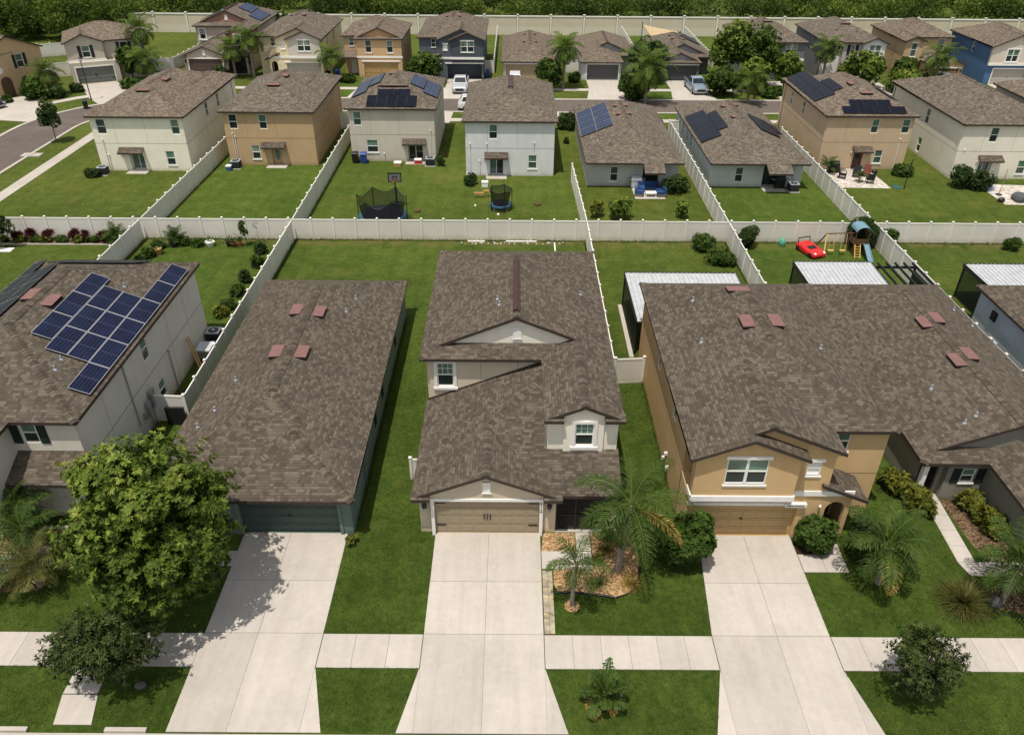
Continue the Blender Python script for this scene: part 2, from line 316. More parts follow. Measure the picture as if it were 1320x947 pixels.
# ------------------------------------------------------------------ mesh builder
ORI = V((0, 0, 0))
class MB:
    def __init__(s): s.v = []; s.f = []; s.m = []; s.uv = []
    def poly(s, pts, mi=0, uv=None, up=None):
        pts = [V(p) for p in pts]
        n = V((0, 0, 0))
        for i in range(len(pts)):
            a, b = pts[i], pts[(i+1) % len(pts)]
            n += a.cross(b)
        if up is not None and n.dot(up) < 0:
            pts.reverse(); n = -n
            if uv: uv = uv[::-1]
        if n.length < 1e-9: return
        n.normalize()
        if uv is None:
            if abs(n.z) > 0.999: ua, va = V((1, 0, 0)), V((0, 1, 0))
            else:
                ua = V((0, 0, 1)).cross(n).normalized(); va = n.cross(ua)
            uv = [(p.dot(ua), p.dot(va)) for p in pts]
        i0 = len(s.v); s.v += pts; s.f.append(list(range(i0, i0+len(pts)))); s.m.append(mi); s.uv.append(uv)
    def box(s, x0, x1, y0, y1, z0, z1, mi=0, skip=''):
        P = lambda a, b, c: V((a, b, c))
        F = {'b': [P(x0,y0,z0),P(x0,y1,z0),P(x1,y1,z0),P(x1,y0,z0)], 't': [P(x0,y0,z1),P(x1,y0,z1),P(x1,y1,z1),P(x0,y1,z1)],
             'S': [P(x0,y0,z0),P(x1,y0,z0),P(x1,y0,z1),P(x0,y0,z1)], 'N': [P(x1,y1,z0),P(x0,y1,z0),P(x0,y1,z1),P(x1,y1,z1)],
             'W': [P(x0,y1,z0),P(x0,y0,z0),P(x0,y0,z1),P(x0,y1,z1)], 'E': [P(x1,y0,z0),P(x1,y1,z0),P(x1,y1,z1),P(x1,y0,z1)]}
        for k, q in F.items():
            if k not in skip: s.poly(q, mi)
    def obox(s, o, ax, ay, az, mi=0):
        o, ax, ay, az = V(o), V(ax), V(ay), V(az)
        c = [o, o+ax, o+ax+ay, o+ay, o+az, o+ax+az, o+ax+ay+az, o+ay+az]
        ctr = sum(c, V((0,0,0)))/8
        for q in ((0,3,2,1),(4,5,6,7),(0,1,5,4),(2,3,7,6),(1,2,6,5),(3,0,4,7)):
            pts = [c[i] for i in q]
            s.poly(pts, mi, up=sum(pts, V((0,0,0)))/4-ctr)
    def tube(s, pts, rads, seg=8, mi=0, cap=True):
        pts = [V(p) for p in pts]
        if not hasattr(rads, '__len__'): rads = [rads]*len(pts)
        rings = []
        for i, p in enumerate(pts):
            d = (pts[min(i+1, len(pts)-1)]-pts[max(i-1, 0)])
            d = d.normalized() if d.length > 1e-9 else V((0,0,1))
            a = V((1, 0, 0)) if abs(d.x) < 0.9 else V((0, 1, 0))
            u = d.cross(a).normalized(); w = d.cross(u)
            rings.append([p+(u*math.cos(2*PI*k/seg)+w*math.sin(2*PI*k/seg))*rads[i] for k in range(seg)])
        i0 = len(s.v)
        for r in rings: s.v += r
        for i in range(len(rings)-1):
            for k in range(seg):
                a, b = i0+i*seg+k, i0+i*seg+(k+1) % seg
                s.f.append([a, b, b+seg, a+seg]); s.m.append(mi); s.uv.append([(0,0)]*4)
        if cap:
            s.poly(rings[0], mi, up=pts[0]-pts[1]); s.poly(rings[-1], mi, up=pts[-1]-pts[-2])
    def cyl(s, x, y, z0, z1, r, seg=10, mi=0, r1=None): s.tube([(x,y,z0),(x,y,z1)], [r, r if r1 is None else r1], seg, mi)
    def dome(s, x, y, z, rx, ry, rz, seg=12, rings=6, mi=0, lo=-0.5):
        P = lambda i, k: V((x+rx*math.cos(t(i))*math.cos(2*PI*k/seg), y+ry*math.cos(t(i))*math.sin(2*PI*k/seg), z+rz*math.sin(t(i))))
        t = lambda i: PI*(lo+(0.5-lo)*i/rings)
        for i in range(rings):
            for k in range(seg):
                s.poly([P(i,k),P(i,k+1),P(i+1,k+1),P(i+1,k)] if i < rings-1 else [P(i,k),P(i,k+1),P(i+1,k)], mi, uv=None)
    def prism(s, prof, ax, o, mi=0):
        """extrude a closed 3-D profile along vector ax"""
        a = [V(p)+V(o) for p in prof]; b = [p+V(ax) for p in a]
        c = sum(a+b, V((0,0,0)))/(2*len(a))
        s.poly(a, mi, up=-V(ax)); s.poly(b, mi, up=V(ax))
        for i in range(len(a)):
            j = (i+1) % len(a)
            q = [a[i], a[j], b[j], b[i]]
            s.poly(q, mi)
    def build(s, name, mats, parent=None, off=ORI, smooth=False, loc=None):
        me = bpy.data.meshes.new(name)
        if not isinstance(mats, (list, tuple)): mats = [mats]
        me.from_pydata([tuple(p-off) for p in s.v], [], s.f)
        for m in mats: me.materials.append(m)
        me.polygons.foreach_set('material_index', s.m)
        ul = me.uv_layers.new(name='UVMap')
        flat = [c for q in s.uv for p in q for c in p]
        ul.data.foreach_set('uv', flat)
        if smooth: me.polygons.foreach_set('use_smooth', [True]*len(s.f))
        me.update()
        o = bpy.data.objects.new(name, me); COL.objects.link(o)
        if parent: o.parent = parent
        if loc is not None: o.location = loc
        return o

def tag(o, label=None, cat=None, group=None, kind=None):
    if label: o['label'] = label
    if cat: o['category'] = cat
    if group: o['group'] = group
    if kind: o['kind'] = kind
    return o
def thing(name, label, cat, loc=(0, 0, 0), rz=0.0, group=None):
    o = bpy.data.objects.new(name, None); COL.objects.link(o)
    o.location = loc; o.rotation_euler = (0, 0, rz); o.empty_display_size = 0.3
    return tag(o, label, cat, group)
def dup(root, loc, rz=0.0, label=None, group=None, scale=None):
    r = root.copy(); COL.objects.link(r); r.location = loc; r.rotation_euler = (0, 0, rz)
    if scale: r.scale = (scale,)*3
    if label: r['label'] = label
    if group: r['group'] = group
    def rec(src, dst):
        for ch in list(src.children):
            c = ch.copy(); COL.objects.link(c); c.parent = dst
            c.matrix_parent_inverse = ch.matrix_parent_inverse.copy()
            rec(ch, c)
    rec(root, r)
    return r

# ------------------------------------------------------------------ roofs
def thick(mb, tops, t=0.17):
    tops = [[V(p) for p in q] for q in tops]
    edges = {}
    k = lambda p: (round(p.x, 3), round(p.y, 3), round(p.z, 3))
    for q in tops:
        n = V((0, 0, 0))
        for i in range(len(q)): n += q[i].cross(q[(i+1) % len(q)])
        if n.z < 0: q.reverse()
        mb.poly(q, 0)
        mb.poly([p-V((0, 0, t)) for p in q][::-1], 2)
        for i in range(len(q)):
            a, b = q[i], q[(i+1) % len(q)]
            edges.setdefault(frozenset((k(a), k(b))), []).append((a, b))
    dz = V((0, 0, t))
    for e in edges.values():
        if len(e) == 1:
            a, b = e[0]
            mb.poly([a-dz, b-dz, b, a], 1)
def caps(mb, p, q, w=0.20, step=0.215):
    """ridge cap shingles laid one over the next from p (low) to q"""
    p, q = V(p), V(q); d = q-p; L = d.length
    if L < 0.3: return
    d.normalize(); side = d.cross(V((0, 0, 1))).normalized(); up = side.cross(d).normalized()
    n = int(L/step)
    drop = 0.09
    for i in range(n):
        a = p+d*(i*step); b = p+d*((i+1)*step)
        ha, hb = 0.052, 0.036
        for sg in (-1, 1):
            mb.poly([a+up*ha, b+up*hb, b+up*(hb-drop)+side*sg*w, a+up*(ha-drop)+side*sg*w], 0, up=up,
                    uv=[(i*3.7, 0.04), (i*3.7+.19, 0.04), (i*3.7+.19, 0.13), (i*3.7, 0.13)])
            mb.poly([a+up*ha, a+up*(ha-drop)+side*sg*w, a+up*(ha-drop-0.03)+side*sg*w, a+up*(ha-0.035)], 0, uv=[(i*3.7+.05, 0.02)]*4)

S_ = 0.41
def hip(mb, x0, x1, y0, y1, z, s=S_, axis='y', e0='h', e1='h', di=1.0, cap=True, t=0.17, inset=0.3, nocap=''):
    """hip or gable roof; e0/e1: h hip, g gable, d gablet over a hip strip. returns info for gable walls"""
    sw = axis == 'x'
    a0, a1, b0, b1 = (y0, y1, x0, x1) if sw else (x0, x1, y0, y1)
    M = (lambda a, b, zz: V((b, a, zz))) if sw else (lambda a, b, zz: V((a, b, zz)))
    am = (a0+a1)/2; hw = (a1-a0)/2; zr = z+hw*s
    tops = []; walls = []
    def end(b, sg, e):
        if e == 'h': return b+sg*hw
        return b
    ra, rb = end(b0, 1, e0), end(b1, -1, e1)
    A = [M(a0, b0, z)]; B = [M(a1, b0, z)]
    if e0 == 'h':
        tops.append([M(a0, b0, z), M(a1, b0, z), M(am, ra, zr)])
    elif e0 == 'd':
        zi = z+di*s
        tops.append([M(a0, b0, z), M(a1, b0, z), M(a1-di, b0+di, zi), M(a0+di, b0+di, zi)])
        A += [M(a0+di, b0+di, zi), M(a0+di, b0+di-0.22, zi)]; B += [M(a1-di, b0+di, zi), M(a1-di, b0+di-0.22, zi)]
        ra = b0+di-0.22
        walls.append([M(a0+di, b0+di+0.02, zi-0.1), M(a1-di, b0+di+0.02, zi-0.1), M(am, b0+di+0.02, zr-0.1)])
    elif e0 == 'g':
        bi = b0+inset+0.004
        walls.append([M(a0+0.05, bi, z-0.1), M(a1-0.05, bi, z-0.1), M(am, bi, zr-0.08)])
    A.append(M(am, ra, zr)); B.append(M(am, ra, zr))
    A.append(M(am, rb, zr)); B.append(M(am, rb, zr))
    A.append(M(a0, b1, z)); B.append(M(a1, b1, z))
    if e1 == 'h': tops.append([M(a1, b1, z), M(a0, b1, z), M(am, rb, zr)])
    elif e1 == 'g':
        bi = b1-inset-0.004
        walls.append([M(a0+0.05, bi, z-0.1), M(a1-0.05, bi, z-0.1), M(am, bi, zr-0.08)])
    tops += [A, B]
    thick(mb, tops, t)
    if cap:
        C_ = lambda key, p, q: None if key in nocap.split() else caps(mb, p, q)
        C_('R', M(am, ra, zr), M(am, rb, zr))
        if e0 == 'h': C_('SW', M(a0, b0, z), M(am, ra, zr)); C_('SE', M(a1, b0, z), M(am, ra, zr))
        if e0 == 'd': C_('SW', M(a0, b0, z), M(a0+di, b0+di, z+di*s)); C_('SE', M(a1, b0, z), M(a1-di, b0+di, z+di*s))
        if e1 == 'h': C_('NW', M(a0, b1, z), M(am, rb, zr)); C_('NE', M(a1, b1, z), M(am, rb, zr))
    return walls

def plane_pt(side, e, z, s=S_):
    """point on a roof slope: (u along the eave, d horizontal distance up from the eave line e, lift)"""
    def f(u, d, h=0.0):
        c = 1/math.sqrt(1+s*s)
        if side == 'S': return V((u, e+d-h*s*c, z+d*s+h*c))
        if side == 'N': return V((u, e-d+h*s*c, z+d*s+h*c))
        if side == 'W': return V((e+d-h*s*c, u, z+d*s+h*c))
        return V((e-d+h*s*c, u, z+d*s+h*c))
    return f

# ------------------------------------------------------------------ houses
NRM = {'S': V((0,-1,0)), 'N': V((0,1,0)), 'W': V((-1,0,0)), 'E': V((1,0,0))}
class Box:
    def __init__(s, h, x0, x1, y0, y1, z0, z1, mi=0, sides='SNWE'):
        s.h = h; s.x0, s.x1, s.y0, s.y1, s.z0, s.z1, s.mi, s.sides = x0, x1, y0, y1, z0, z1, mi, sides
        s.op = {k: [] for k in 'SNWE'}
    def P(s, side, u, z, d):
        if side == 'S': return V((u, s.y0-d, z))
        if side == 'N': return V((u, s.y1+d, z))
        if side == 'W': return V((s.x0-d, u, z))
        return V((s.x1+d, u, z))
    def bar(s, mb, side, u0, u1, z0, z1, d0, d1, mi=0):
        o = s.P(side, u0, z0, d0)
        mb.obox(o, s.P(side, u1, z0, d0)-o, s.P(side, u0, z0, d1)-o, s.P(side, u0, z1, d0)-o, mi)
    def build(s, mb):
        for side in s.sides:
            u0, u1 = (s.x0, s.x1) if side in 'SN' else (s.y0, s.y1)
            ops = s.op[side]
            us = sorted({u0, u1, *[v for o in ops for v in o[:2]]}); zs = sorted({s.z0, s.z1, *[v for o in ops for v in o[2:4]]})
            n = NRM[side]
            for i in range(len(us)-1):
                for j in range(len(zs)-1):
                    uc, zc = (us[i]+us[i+1])/2, (zs[j]+zs[j+1])/2
                    if any(o[0] < uc < o[1] and o[2] < zc < o[3] for o in ops): continue
                    mb.poly([s.P(side, a, b, 0) for a, b in ((us[i],zs[j]),(us[i+1],zs[j]),(us[i+1],zs[j+1]),(us[i],zs[j+1]))], s.mi, up=n)
            for a, b, c, d, dep in ops:
                ctr = s.P(side, (a+b)/2, (c+d)/2, -dep/2)
                for q in (((a,c),(a,d)),((b,c),(b,d)),((a,d),(b,d)),((a,c),(b,c))):
                    pts = [s.P(side, *q[0], 0), s.P(side, *q[1], 0), s.P(side, *q[1], -dep), s.P(side, *q[0], -dep)]
                    mb.poly(pts, s.mi, up=ctr-sum(pts, V((0,0,0)))/4)
        mb.poly([V((s.x0,s.y0,s.z1)),V((s.x1,s.y0,s.z1)),V((s.x1,s.y1,s.z1)),V((s.x0,s.y1,s.z1))], s.mi)
    def win(s, side, u, z, w=0.9, h=1.5, trim=False, dbl=False, sill=True, shut=None, grid=False, up=None, frame=None, dark=None, head=False):
        H = s.h; dep = 0.11
        s.op[side].append((u-w/2, u+w/2, z, z+h, dep))
        fr = MB(); f = 0.055
        for a, b, c, d in ((u-w/2, u-w/2+f, z, z+h), (u+w/2-f, u+w/2, z, z+h), (u-w/2+f, u+w/2-f, z, z+f), (u-w/2+f, u+w/2-f, z+h-f, z+h), (u-w/2+f, u+w/2-f, z+h*0.5-0.025, z+h*0.5+0.03)):
            s.bar(fr, side, a, b, c, d, -0.09, -0.03)
        if dbl: s.bar(fr, side, u-0.06, u+0.06, z+f, z+h-f, -0.088, -0.02)
        if grid:
            for g in (0.33, 0.66): s.bar(fr, side, u-w/2+w*g-0.012, u-w/2+w*g+0.012, z+h*0.5+0.03, z+h-f, -0.085, -0.05)
            s.bar(fr, side, u-w/2+f, u+w/2-f, z+h*0.75-0.012, z+h*0.75+0.012, -0.083, -0.052)
        o = fr.build('window', frame or WHITE, H.root, H.off)
        if H.vary and up is None:
            up = random.choice([GL_UP, GL_UP, GL_MID, GL_PALE, GL_DK]); dark = dark or random.choice([GL_DK, GL_DK, GL_MID])
        pn = MB()
        s.bar(pn, side, u-w/2+0.02, u+w/2-0.02, z+h*0.5, z+h-0.02, -0.08, -0.07, 0)
        s.bar(pn, side, u-w/2+0.02, u+w/2-0.02, z+0.02, z+h*0.5-0.002, -0.095, -0.085, 1)
        pn.build('pane', [up or GL_UP, dark or GL_DK], o, H.off)
        if trim:
            t = MB(); q = 0.15
            for a, b, c, d in ((u-w/2-q, u-w/2, z, z+h), (u+w/2, u+w/2+q, z, z+h), (u-w/2-q, u+w/2+q, z+h, z+h+q)):
                s.bar(t, side, a, b, c, d, 0.0, 0.06)
            s.bar(t, side, u-w/2-q-0.05, u+w/2+q+0.05, z-0.14, z, 0.0, 0.1)
            t.build('window_trim', WHITE, o, H.off)
        elif sill:
            t = MB(); s.bar(t, side, u-w/2-0.06, u+w/2+0.06, z-0.09, z, -0.05, 0.06)
            if head: s.bar(t, side, u-w/2-0.08, u+w/2+0.08, z+h, z+h+0.16, 0.0, 0.06)
            t.build('sill', WHITE, o, H.off)
        if shut:
            for sg in (-1, 1):
                t = MB(); c0 = u+sg*(w/2+0.26)
                s.bar(t, side, c0-0.2, c0+0.2, z-0.02, z+h+0.02, 0.0, 0.04)
                for k in range(9): s.bar(t, side, c0-0.15, c0+0.15, z+0.08+k*(h-0.1)/9, z+0.08+k*(h-0.1)/9+(h-0.1)/14, 0.04, 0.055)
                t.build('shutter', shut, H.root, H.off)
        return o
    def garage(s, side, u0, u1, h, mat, frame=WHITE, fw=0.15, deep=0.2, hardware=False, header=False, rows=4, cols=8, lites=False, openup=False):
        H = s.h
        s.op[side].append((u0, u1, 0.02, h, 4.5 if openup else deep))
        if openup:
            d = MB(); s.bar(d, side, u0-0.3, u1+0.3, 0.0, h+0.2, -4.55, -4.45)
            s.bar(d, side, u0+0.1, u1-0.1, h-0.12, h-0.05, -2.6, -0.3)
            d.build('garage_interior', DARKIN, H.root, H.off)
        else:
            d = MB(); s.bar(d, side, u0, u1, 0.02, h, -deep-0.02, -deep+0.02)
            ch, cw = h/rows, (u1-u0)/cols
            for r in range(rows):
                s.bar(d, side, u0+0.01, u1-0.01, r*ch+0.035, (r+1)*ch-0.005, -deep+0.02, -deep+0.035)
                for c in range(cols):
                    a = u0+c*cw+0.06; b = u0+(c+1)*cw-0.06
                    lit = lites and r == rows-1
                    s.bar(d, side, a, b, r*ch+0.12, (r+1)*ch-0.1, -deep+0.035, -deep+0.05, 1 if lit else 0)
            o = d.build('garage_door', [mat, GL_DK], H.root, H.off)
            if hardware:
                uc = (u0+u1)/2
                for du in (-0.16, -0.02, 0.12):
                    k = MB(); s.bar(k, side, uc+du, uc+du+0.045, 0.9, 1.22, -deep+0.05, -deep+0.09); k.build('handle', BLACKMETAL, o, H.off)
                for zz in (0.5, 1.85):
                    for a in (u0+0.06, u1-0.5):
                        k = MB(); s.bar(k, side, a, a+0.44, zz, zz+0.05, -deep+0.05, -deep+0.07); k.build('hinge', BLACKMETAL, o, H.off)
            else:
                k = MB(); uc = (u0+u1)/2
                s.bar(k, side, uc-0.06, uc+0.06, 1.0, 1.06, -deep+0.05, -deep+0.09)
                k.build('handle', BLACKMETAL, o, H.off)
        t = MB()
        if header: s.bar(t, side, u0-0.3, u1+0.3, h, h+0.17, 0.0, 0.08)
        else:
            s.bar(t, side, u0-fw, u0, 0, h, 0.0, 0.05); s.bar(t, side, u1, u1+fw, 0, h, 0.0, 0.05); s.bar(t, side, u0-fw, u1+fw, h, h+fw, 0.0, 0.05)
        t.build('garage_trim', frame, H.root, H.off)
    def slider(s, side, u, w=1.75, h=2.05, frame=WHITE, left=None, right=None, deep=0.5, z=0.06):
        H = s.h; s.op[side].append((u-w/2, u+w/2, z, z+h, deep))
        d = MB(); f = 0.05
        for a, b, c, e in ((u-w/2, u-w/2+f, z, z+h), (u+w/2-f, u+w/2, z, z+h), (u-0.03, u+0.03, z+f, z+h-f), (u-w/2+f, u+w/2-f, z, z+f), (u-w/2+f, u+w/2-f, z+h-f, z+h)):
            s.bar(d, side, a, b, c, e, -deep, -deep+0.05)
        o = d.build('sliding_door', frame, H.root, H.off)
        for a, b, m in ((u-w/2+f, u-0.03, left or GL_TEAL), (u+0.03, u+w/2-f, right or GL_TEAL)):
            q = MB(); s.bar(q, side, a, b, z+f, z+h-f, -deep+0.01, -deep+0.02); q.build('pane', m, o, H.off)
    def door(s, side, u, w=0.95, h=2.05, mat=None, deep=0.2, lite=None, z=0.06):
        H = s.h; s.op[side].append((u-w/2, u+w/2, z, z+h, deep))
        d = MB(); s.bar(d, side, u-w/2, u+w/2, z, z+h, -deep-0.04, -deep)
        for r in range(3):
            for c in (-1, 1):
                a = u+c*w*0.22
                s.bar(d, side, a-w*0.15, a+w*0.15, z+0.15+r*0.63, z+0.65+r*0.63, -deep, -deep+0.015)
        o = d.build('door', mat or WHITE, H.root, H.off)
        k = MB(); s.bar(k, side, u+w*0.36, u+w*0.42, z+0.95, z+1.05, -deep, -deep+0.07); k.build('handle', BLACKMETAL, o, H.off)
        if lite:
            q = MB()
            c0 = s.P(side, u, z+1.1, -deep+0.03); ex = s.P(side, u+1, z+1.1, -deep+0.03)-c0
            q.poly([c0+ex*(0.25*w*math.cos(a))+V((0,0,0.8*math.sin(a))) for a in np.linspace(0, 2*PI, 20, endpoint=False)], 0, up=NRM[side])
            q.build('pane', lite, o, H.off)
    def band(s, side, z, h=0.05, u0=None, u1=None, mat=None, out=0.004, name='groove_line'):
        """a thin reveal line or a raised band along a face"""
        a, b = (s.x0, s.x1) if side in 'SN' else (s.y0, s.y1)
        a = a if u0 is None else u0; b = b if u1 is None else u1
        s.bar(s.h.wallmb, side, a, b, z, z+h, 0.0, out, len(s.h.mats))
    def lines(s, side, us, z0, z1):
        for u in us: s.bar(s.h.wallmb, side, u-0.012, u+0.012, z0, z1, 0.0, 0.003, len(s.h.mats))
VARY = False
class House:
    def __init__(s, label, col, base, rz=0.0, name='house', extra=None, group='houses of the neighbourhood'):
        s.root = thing(name, label, 'house', (*base, 0), rz, group)
        s.off = V((0, 0, 0)) if rz else V((*base, 0))
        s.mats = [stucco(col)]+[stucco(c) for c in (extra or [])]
        s.line = plain('line_%.2f_%.2f_%.2f' % col, sc(col, 0.62), 0.9, 0.1)
        s.shingle = SHINGLE; s.vary = VARY
        s.boxes = []; s.wallmb = MB(); s.roofmb = MB()
    def box(s, *a, **k):
        b = Box(s, *a, **k); s.boxes.append(b); return b
    def hip(self, *a, wm=0, **k):
        for w in hip(self.roofmb, *a, **k): self.wallmb.poly(w, wm)
    def gwall(s, pts, mi=0): s.wallmb.poly(pts, mi)
    def part(s, name, mb, mat, parent=None, **k): return mb.build(name, mat, parent or s.root, s.off, **k)
    def awning(s, b, side, u, w, z, d=0.75):
        """small shingled shed roof over a rear door"""
        t = MB(); P = lambda a, dd, zz: b.P(side, a, zz, dd)
        thick(t, [[P(u-w/2, 0.0, z+0.38), P(u+w/2, 0.0, z+0.38), P(u+w/2, d, z), P(u-w/2, d, z)]], 0.14)
        t.build('porch_roof', [s.shingle, FASCIA, SOFFIT], s.root, s.off)
        q = MB()
        for a in (u-w/2+0.12, u+w/2-0.22):
            b.bar(q, side, a, a+0.1, z-0.5, z, 0.0, 0.1)
        q.build('bracket', s.mats[0], s.root, s.off)
    def vents(s, pts, w=0.55, l=1.2):
        """roof box vents; pts: (plane function, u, d, along 'u' or 'd')"""
        for f, u, d in pts:
            m = MB()
            a, b = f(u-l/2, d+w/2, 0.02), f(u+l/2, d+w/2, 0.02)
            c, e = f(u+l/2, d-w/2, 0.22), f(u-l/2, d-w/2, 0.22)
            c0, e0 = f(u+l/2, d-w/2, 0.01), f(u-l/2, d-w/2, 0.01)
            up = V((0, 0, 1))
            m.poly([a, b, c, e], 0, up=up); m.poly([e, c, c0, e0], 1); m.poly([a, e, e0], 1); m.poly([b, c, c0], 1)
            m.build('roof_vent', [REDVENT, BLACK], s.root, s.off)
    def pipes(s, pts):
        for p in pts:
            m = MB(); m.tube([p-V((0,0,0.1)), p+V((0,0,0.04)), p+V((0,0,0.05)), p+V((0,0,0.22))], [0.13, 0.08, 0.045, 0.045], 8)
            m.build('vent_pipe', PIPE, s.root, s.off)
    def solar(s, f, rects, mat=SOLBLK, frame=SOLFRB, fw=0.025):
        for u0, u1, d0, d1 in rects:
            m = MB(); up = V((0, 0, 1))
            c = [f(u0+.01, d0+.01, 0.14), f(u1-.01, d0+.01, 0.14), f(u1-.01, d1-.01, 0.14), f(u0+.01, d1-.01, 0.14)]
            lo = [f(u0+.01, d0+.01, 0.09), f(u1-.01, d0+.01, 0.09), f(u1-.01, d1-.01, 0.09), f(u0+.01, d1-.01, 0.09)]
            n = (c[1]-c[0]).cross(c[3]-c[0]); n = n if n.z > 0 else -n
            m.poly(c, 1, up=n)
            for i in range(4): m.poly([lo[i], lo[(i+1)%4], c[(i+1)%4], c[i]], 2)
            fx, fy = fw, fw*0.7
            i_ = [f(u0+.01+fx, d0+.01+fy, 0.143), f(u1-.01-fx, d0+.01+fy, 0.143), f(u1-.01-fx, d1-.01-fy, 0.143), f(u0+.01+fx, d1-.01-fy, 0.143)]
            long_u = (u1-u0) > (d1-d0)
            uv = [(0,0),(0,1),(1,1),(1,0)] if long_u else [(0,0),(1,0),(1,1),(0,1)]
            m.poly(i_, 0, uv=uv, up=n)
            m.build('solar_panel', [mat, frame, SOLFRB], s.root, s.off)
    def lamp(s, b, side, u, z, small=False):
        m = MB()
        if small:
            p = b.P(side, u, z, 0.08); m.dome(p.x, p.y, p.z, 0.07, 0.07, 0.09, 8, 4)
            m.build('wall_lamp', WHITE, s.root, s.off); return
        b.bar(m, side, u-0.07, u+0.07, z-0.1, z+0.3, 0.0, 0.04, 0)
        p = b.P(side, u, z, 0.14)
        m.tube([p+V((0,0,0.34)), p+V((0,0,0.22)), p+V((0,0,0.05))], [0.03, 0.12, 0.10], 10, 0)
        m.tube([p+V((0,0,0.05)), p+V((0,0,-0.16))], [0.075, 0.06], 10, 1)
        m.build('wall_lamp', [BLACKMETAL, glassmat('lamp_glass', (0.35, 0.34, 0.30)) if 'lamp_glass' not in MATS else MATS['lamp_glass']], s.root, s.off)
    def riser(s, b, side, u, z1, z0=0.0, r=0.03, mat=None, name='downpipe'):
        m = MB(); p = b.P(side, u, z0, 0.06); q = b.P(side, u, z1, 0.06)
        m.tube([p, q], r, 6); m.dome(q.x, q.y, q.z, 0.08, 0.08, 0.08, 8, 4, 0)
        m.build(name, mat or VINYLP, s.root, s.off)
    def done(s):
        if s.vary: s.shingle = random.choice([SHINGLE_B, SHINGLE_B, SHINGLE_C, SHINGLE_D])
        for b in s.boxes: b.build(s.wallmb)
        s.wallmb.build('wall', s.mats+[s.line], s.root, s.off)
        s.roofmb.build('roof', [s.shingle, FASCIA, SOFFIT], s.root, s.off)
SKY_STRENGTH, SUN_STRENGTH = 0.125, 4.1
# ------------------------------------------------------------------ front row houses
def place(h, x, y, mirror=False):
    """a plan drawn for one lot, set down on another"""
    h.root.location = (x, y, 0)
    if mirror: h.root.scale = (-1, 1, 1)

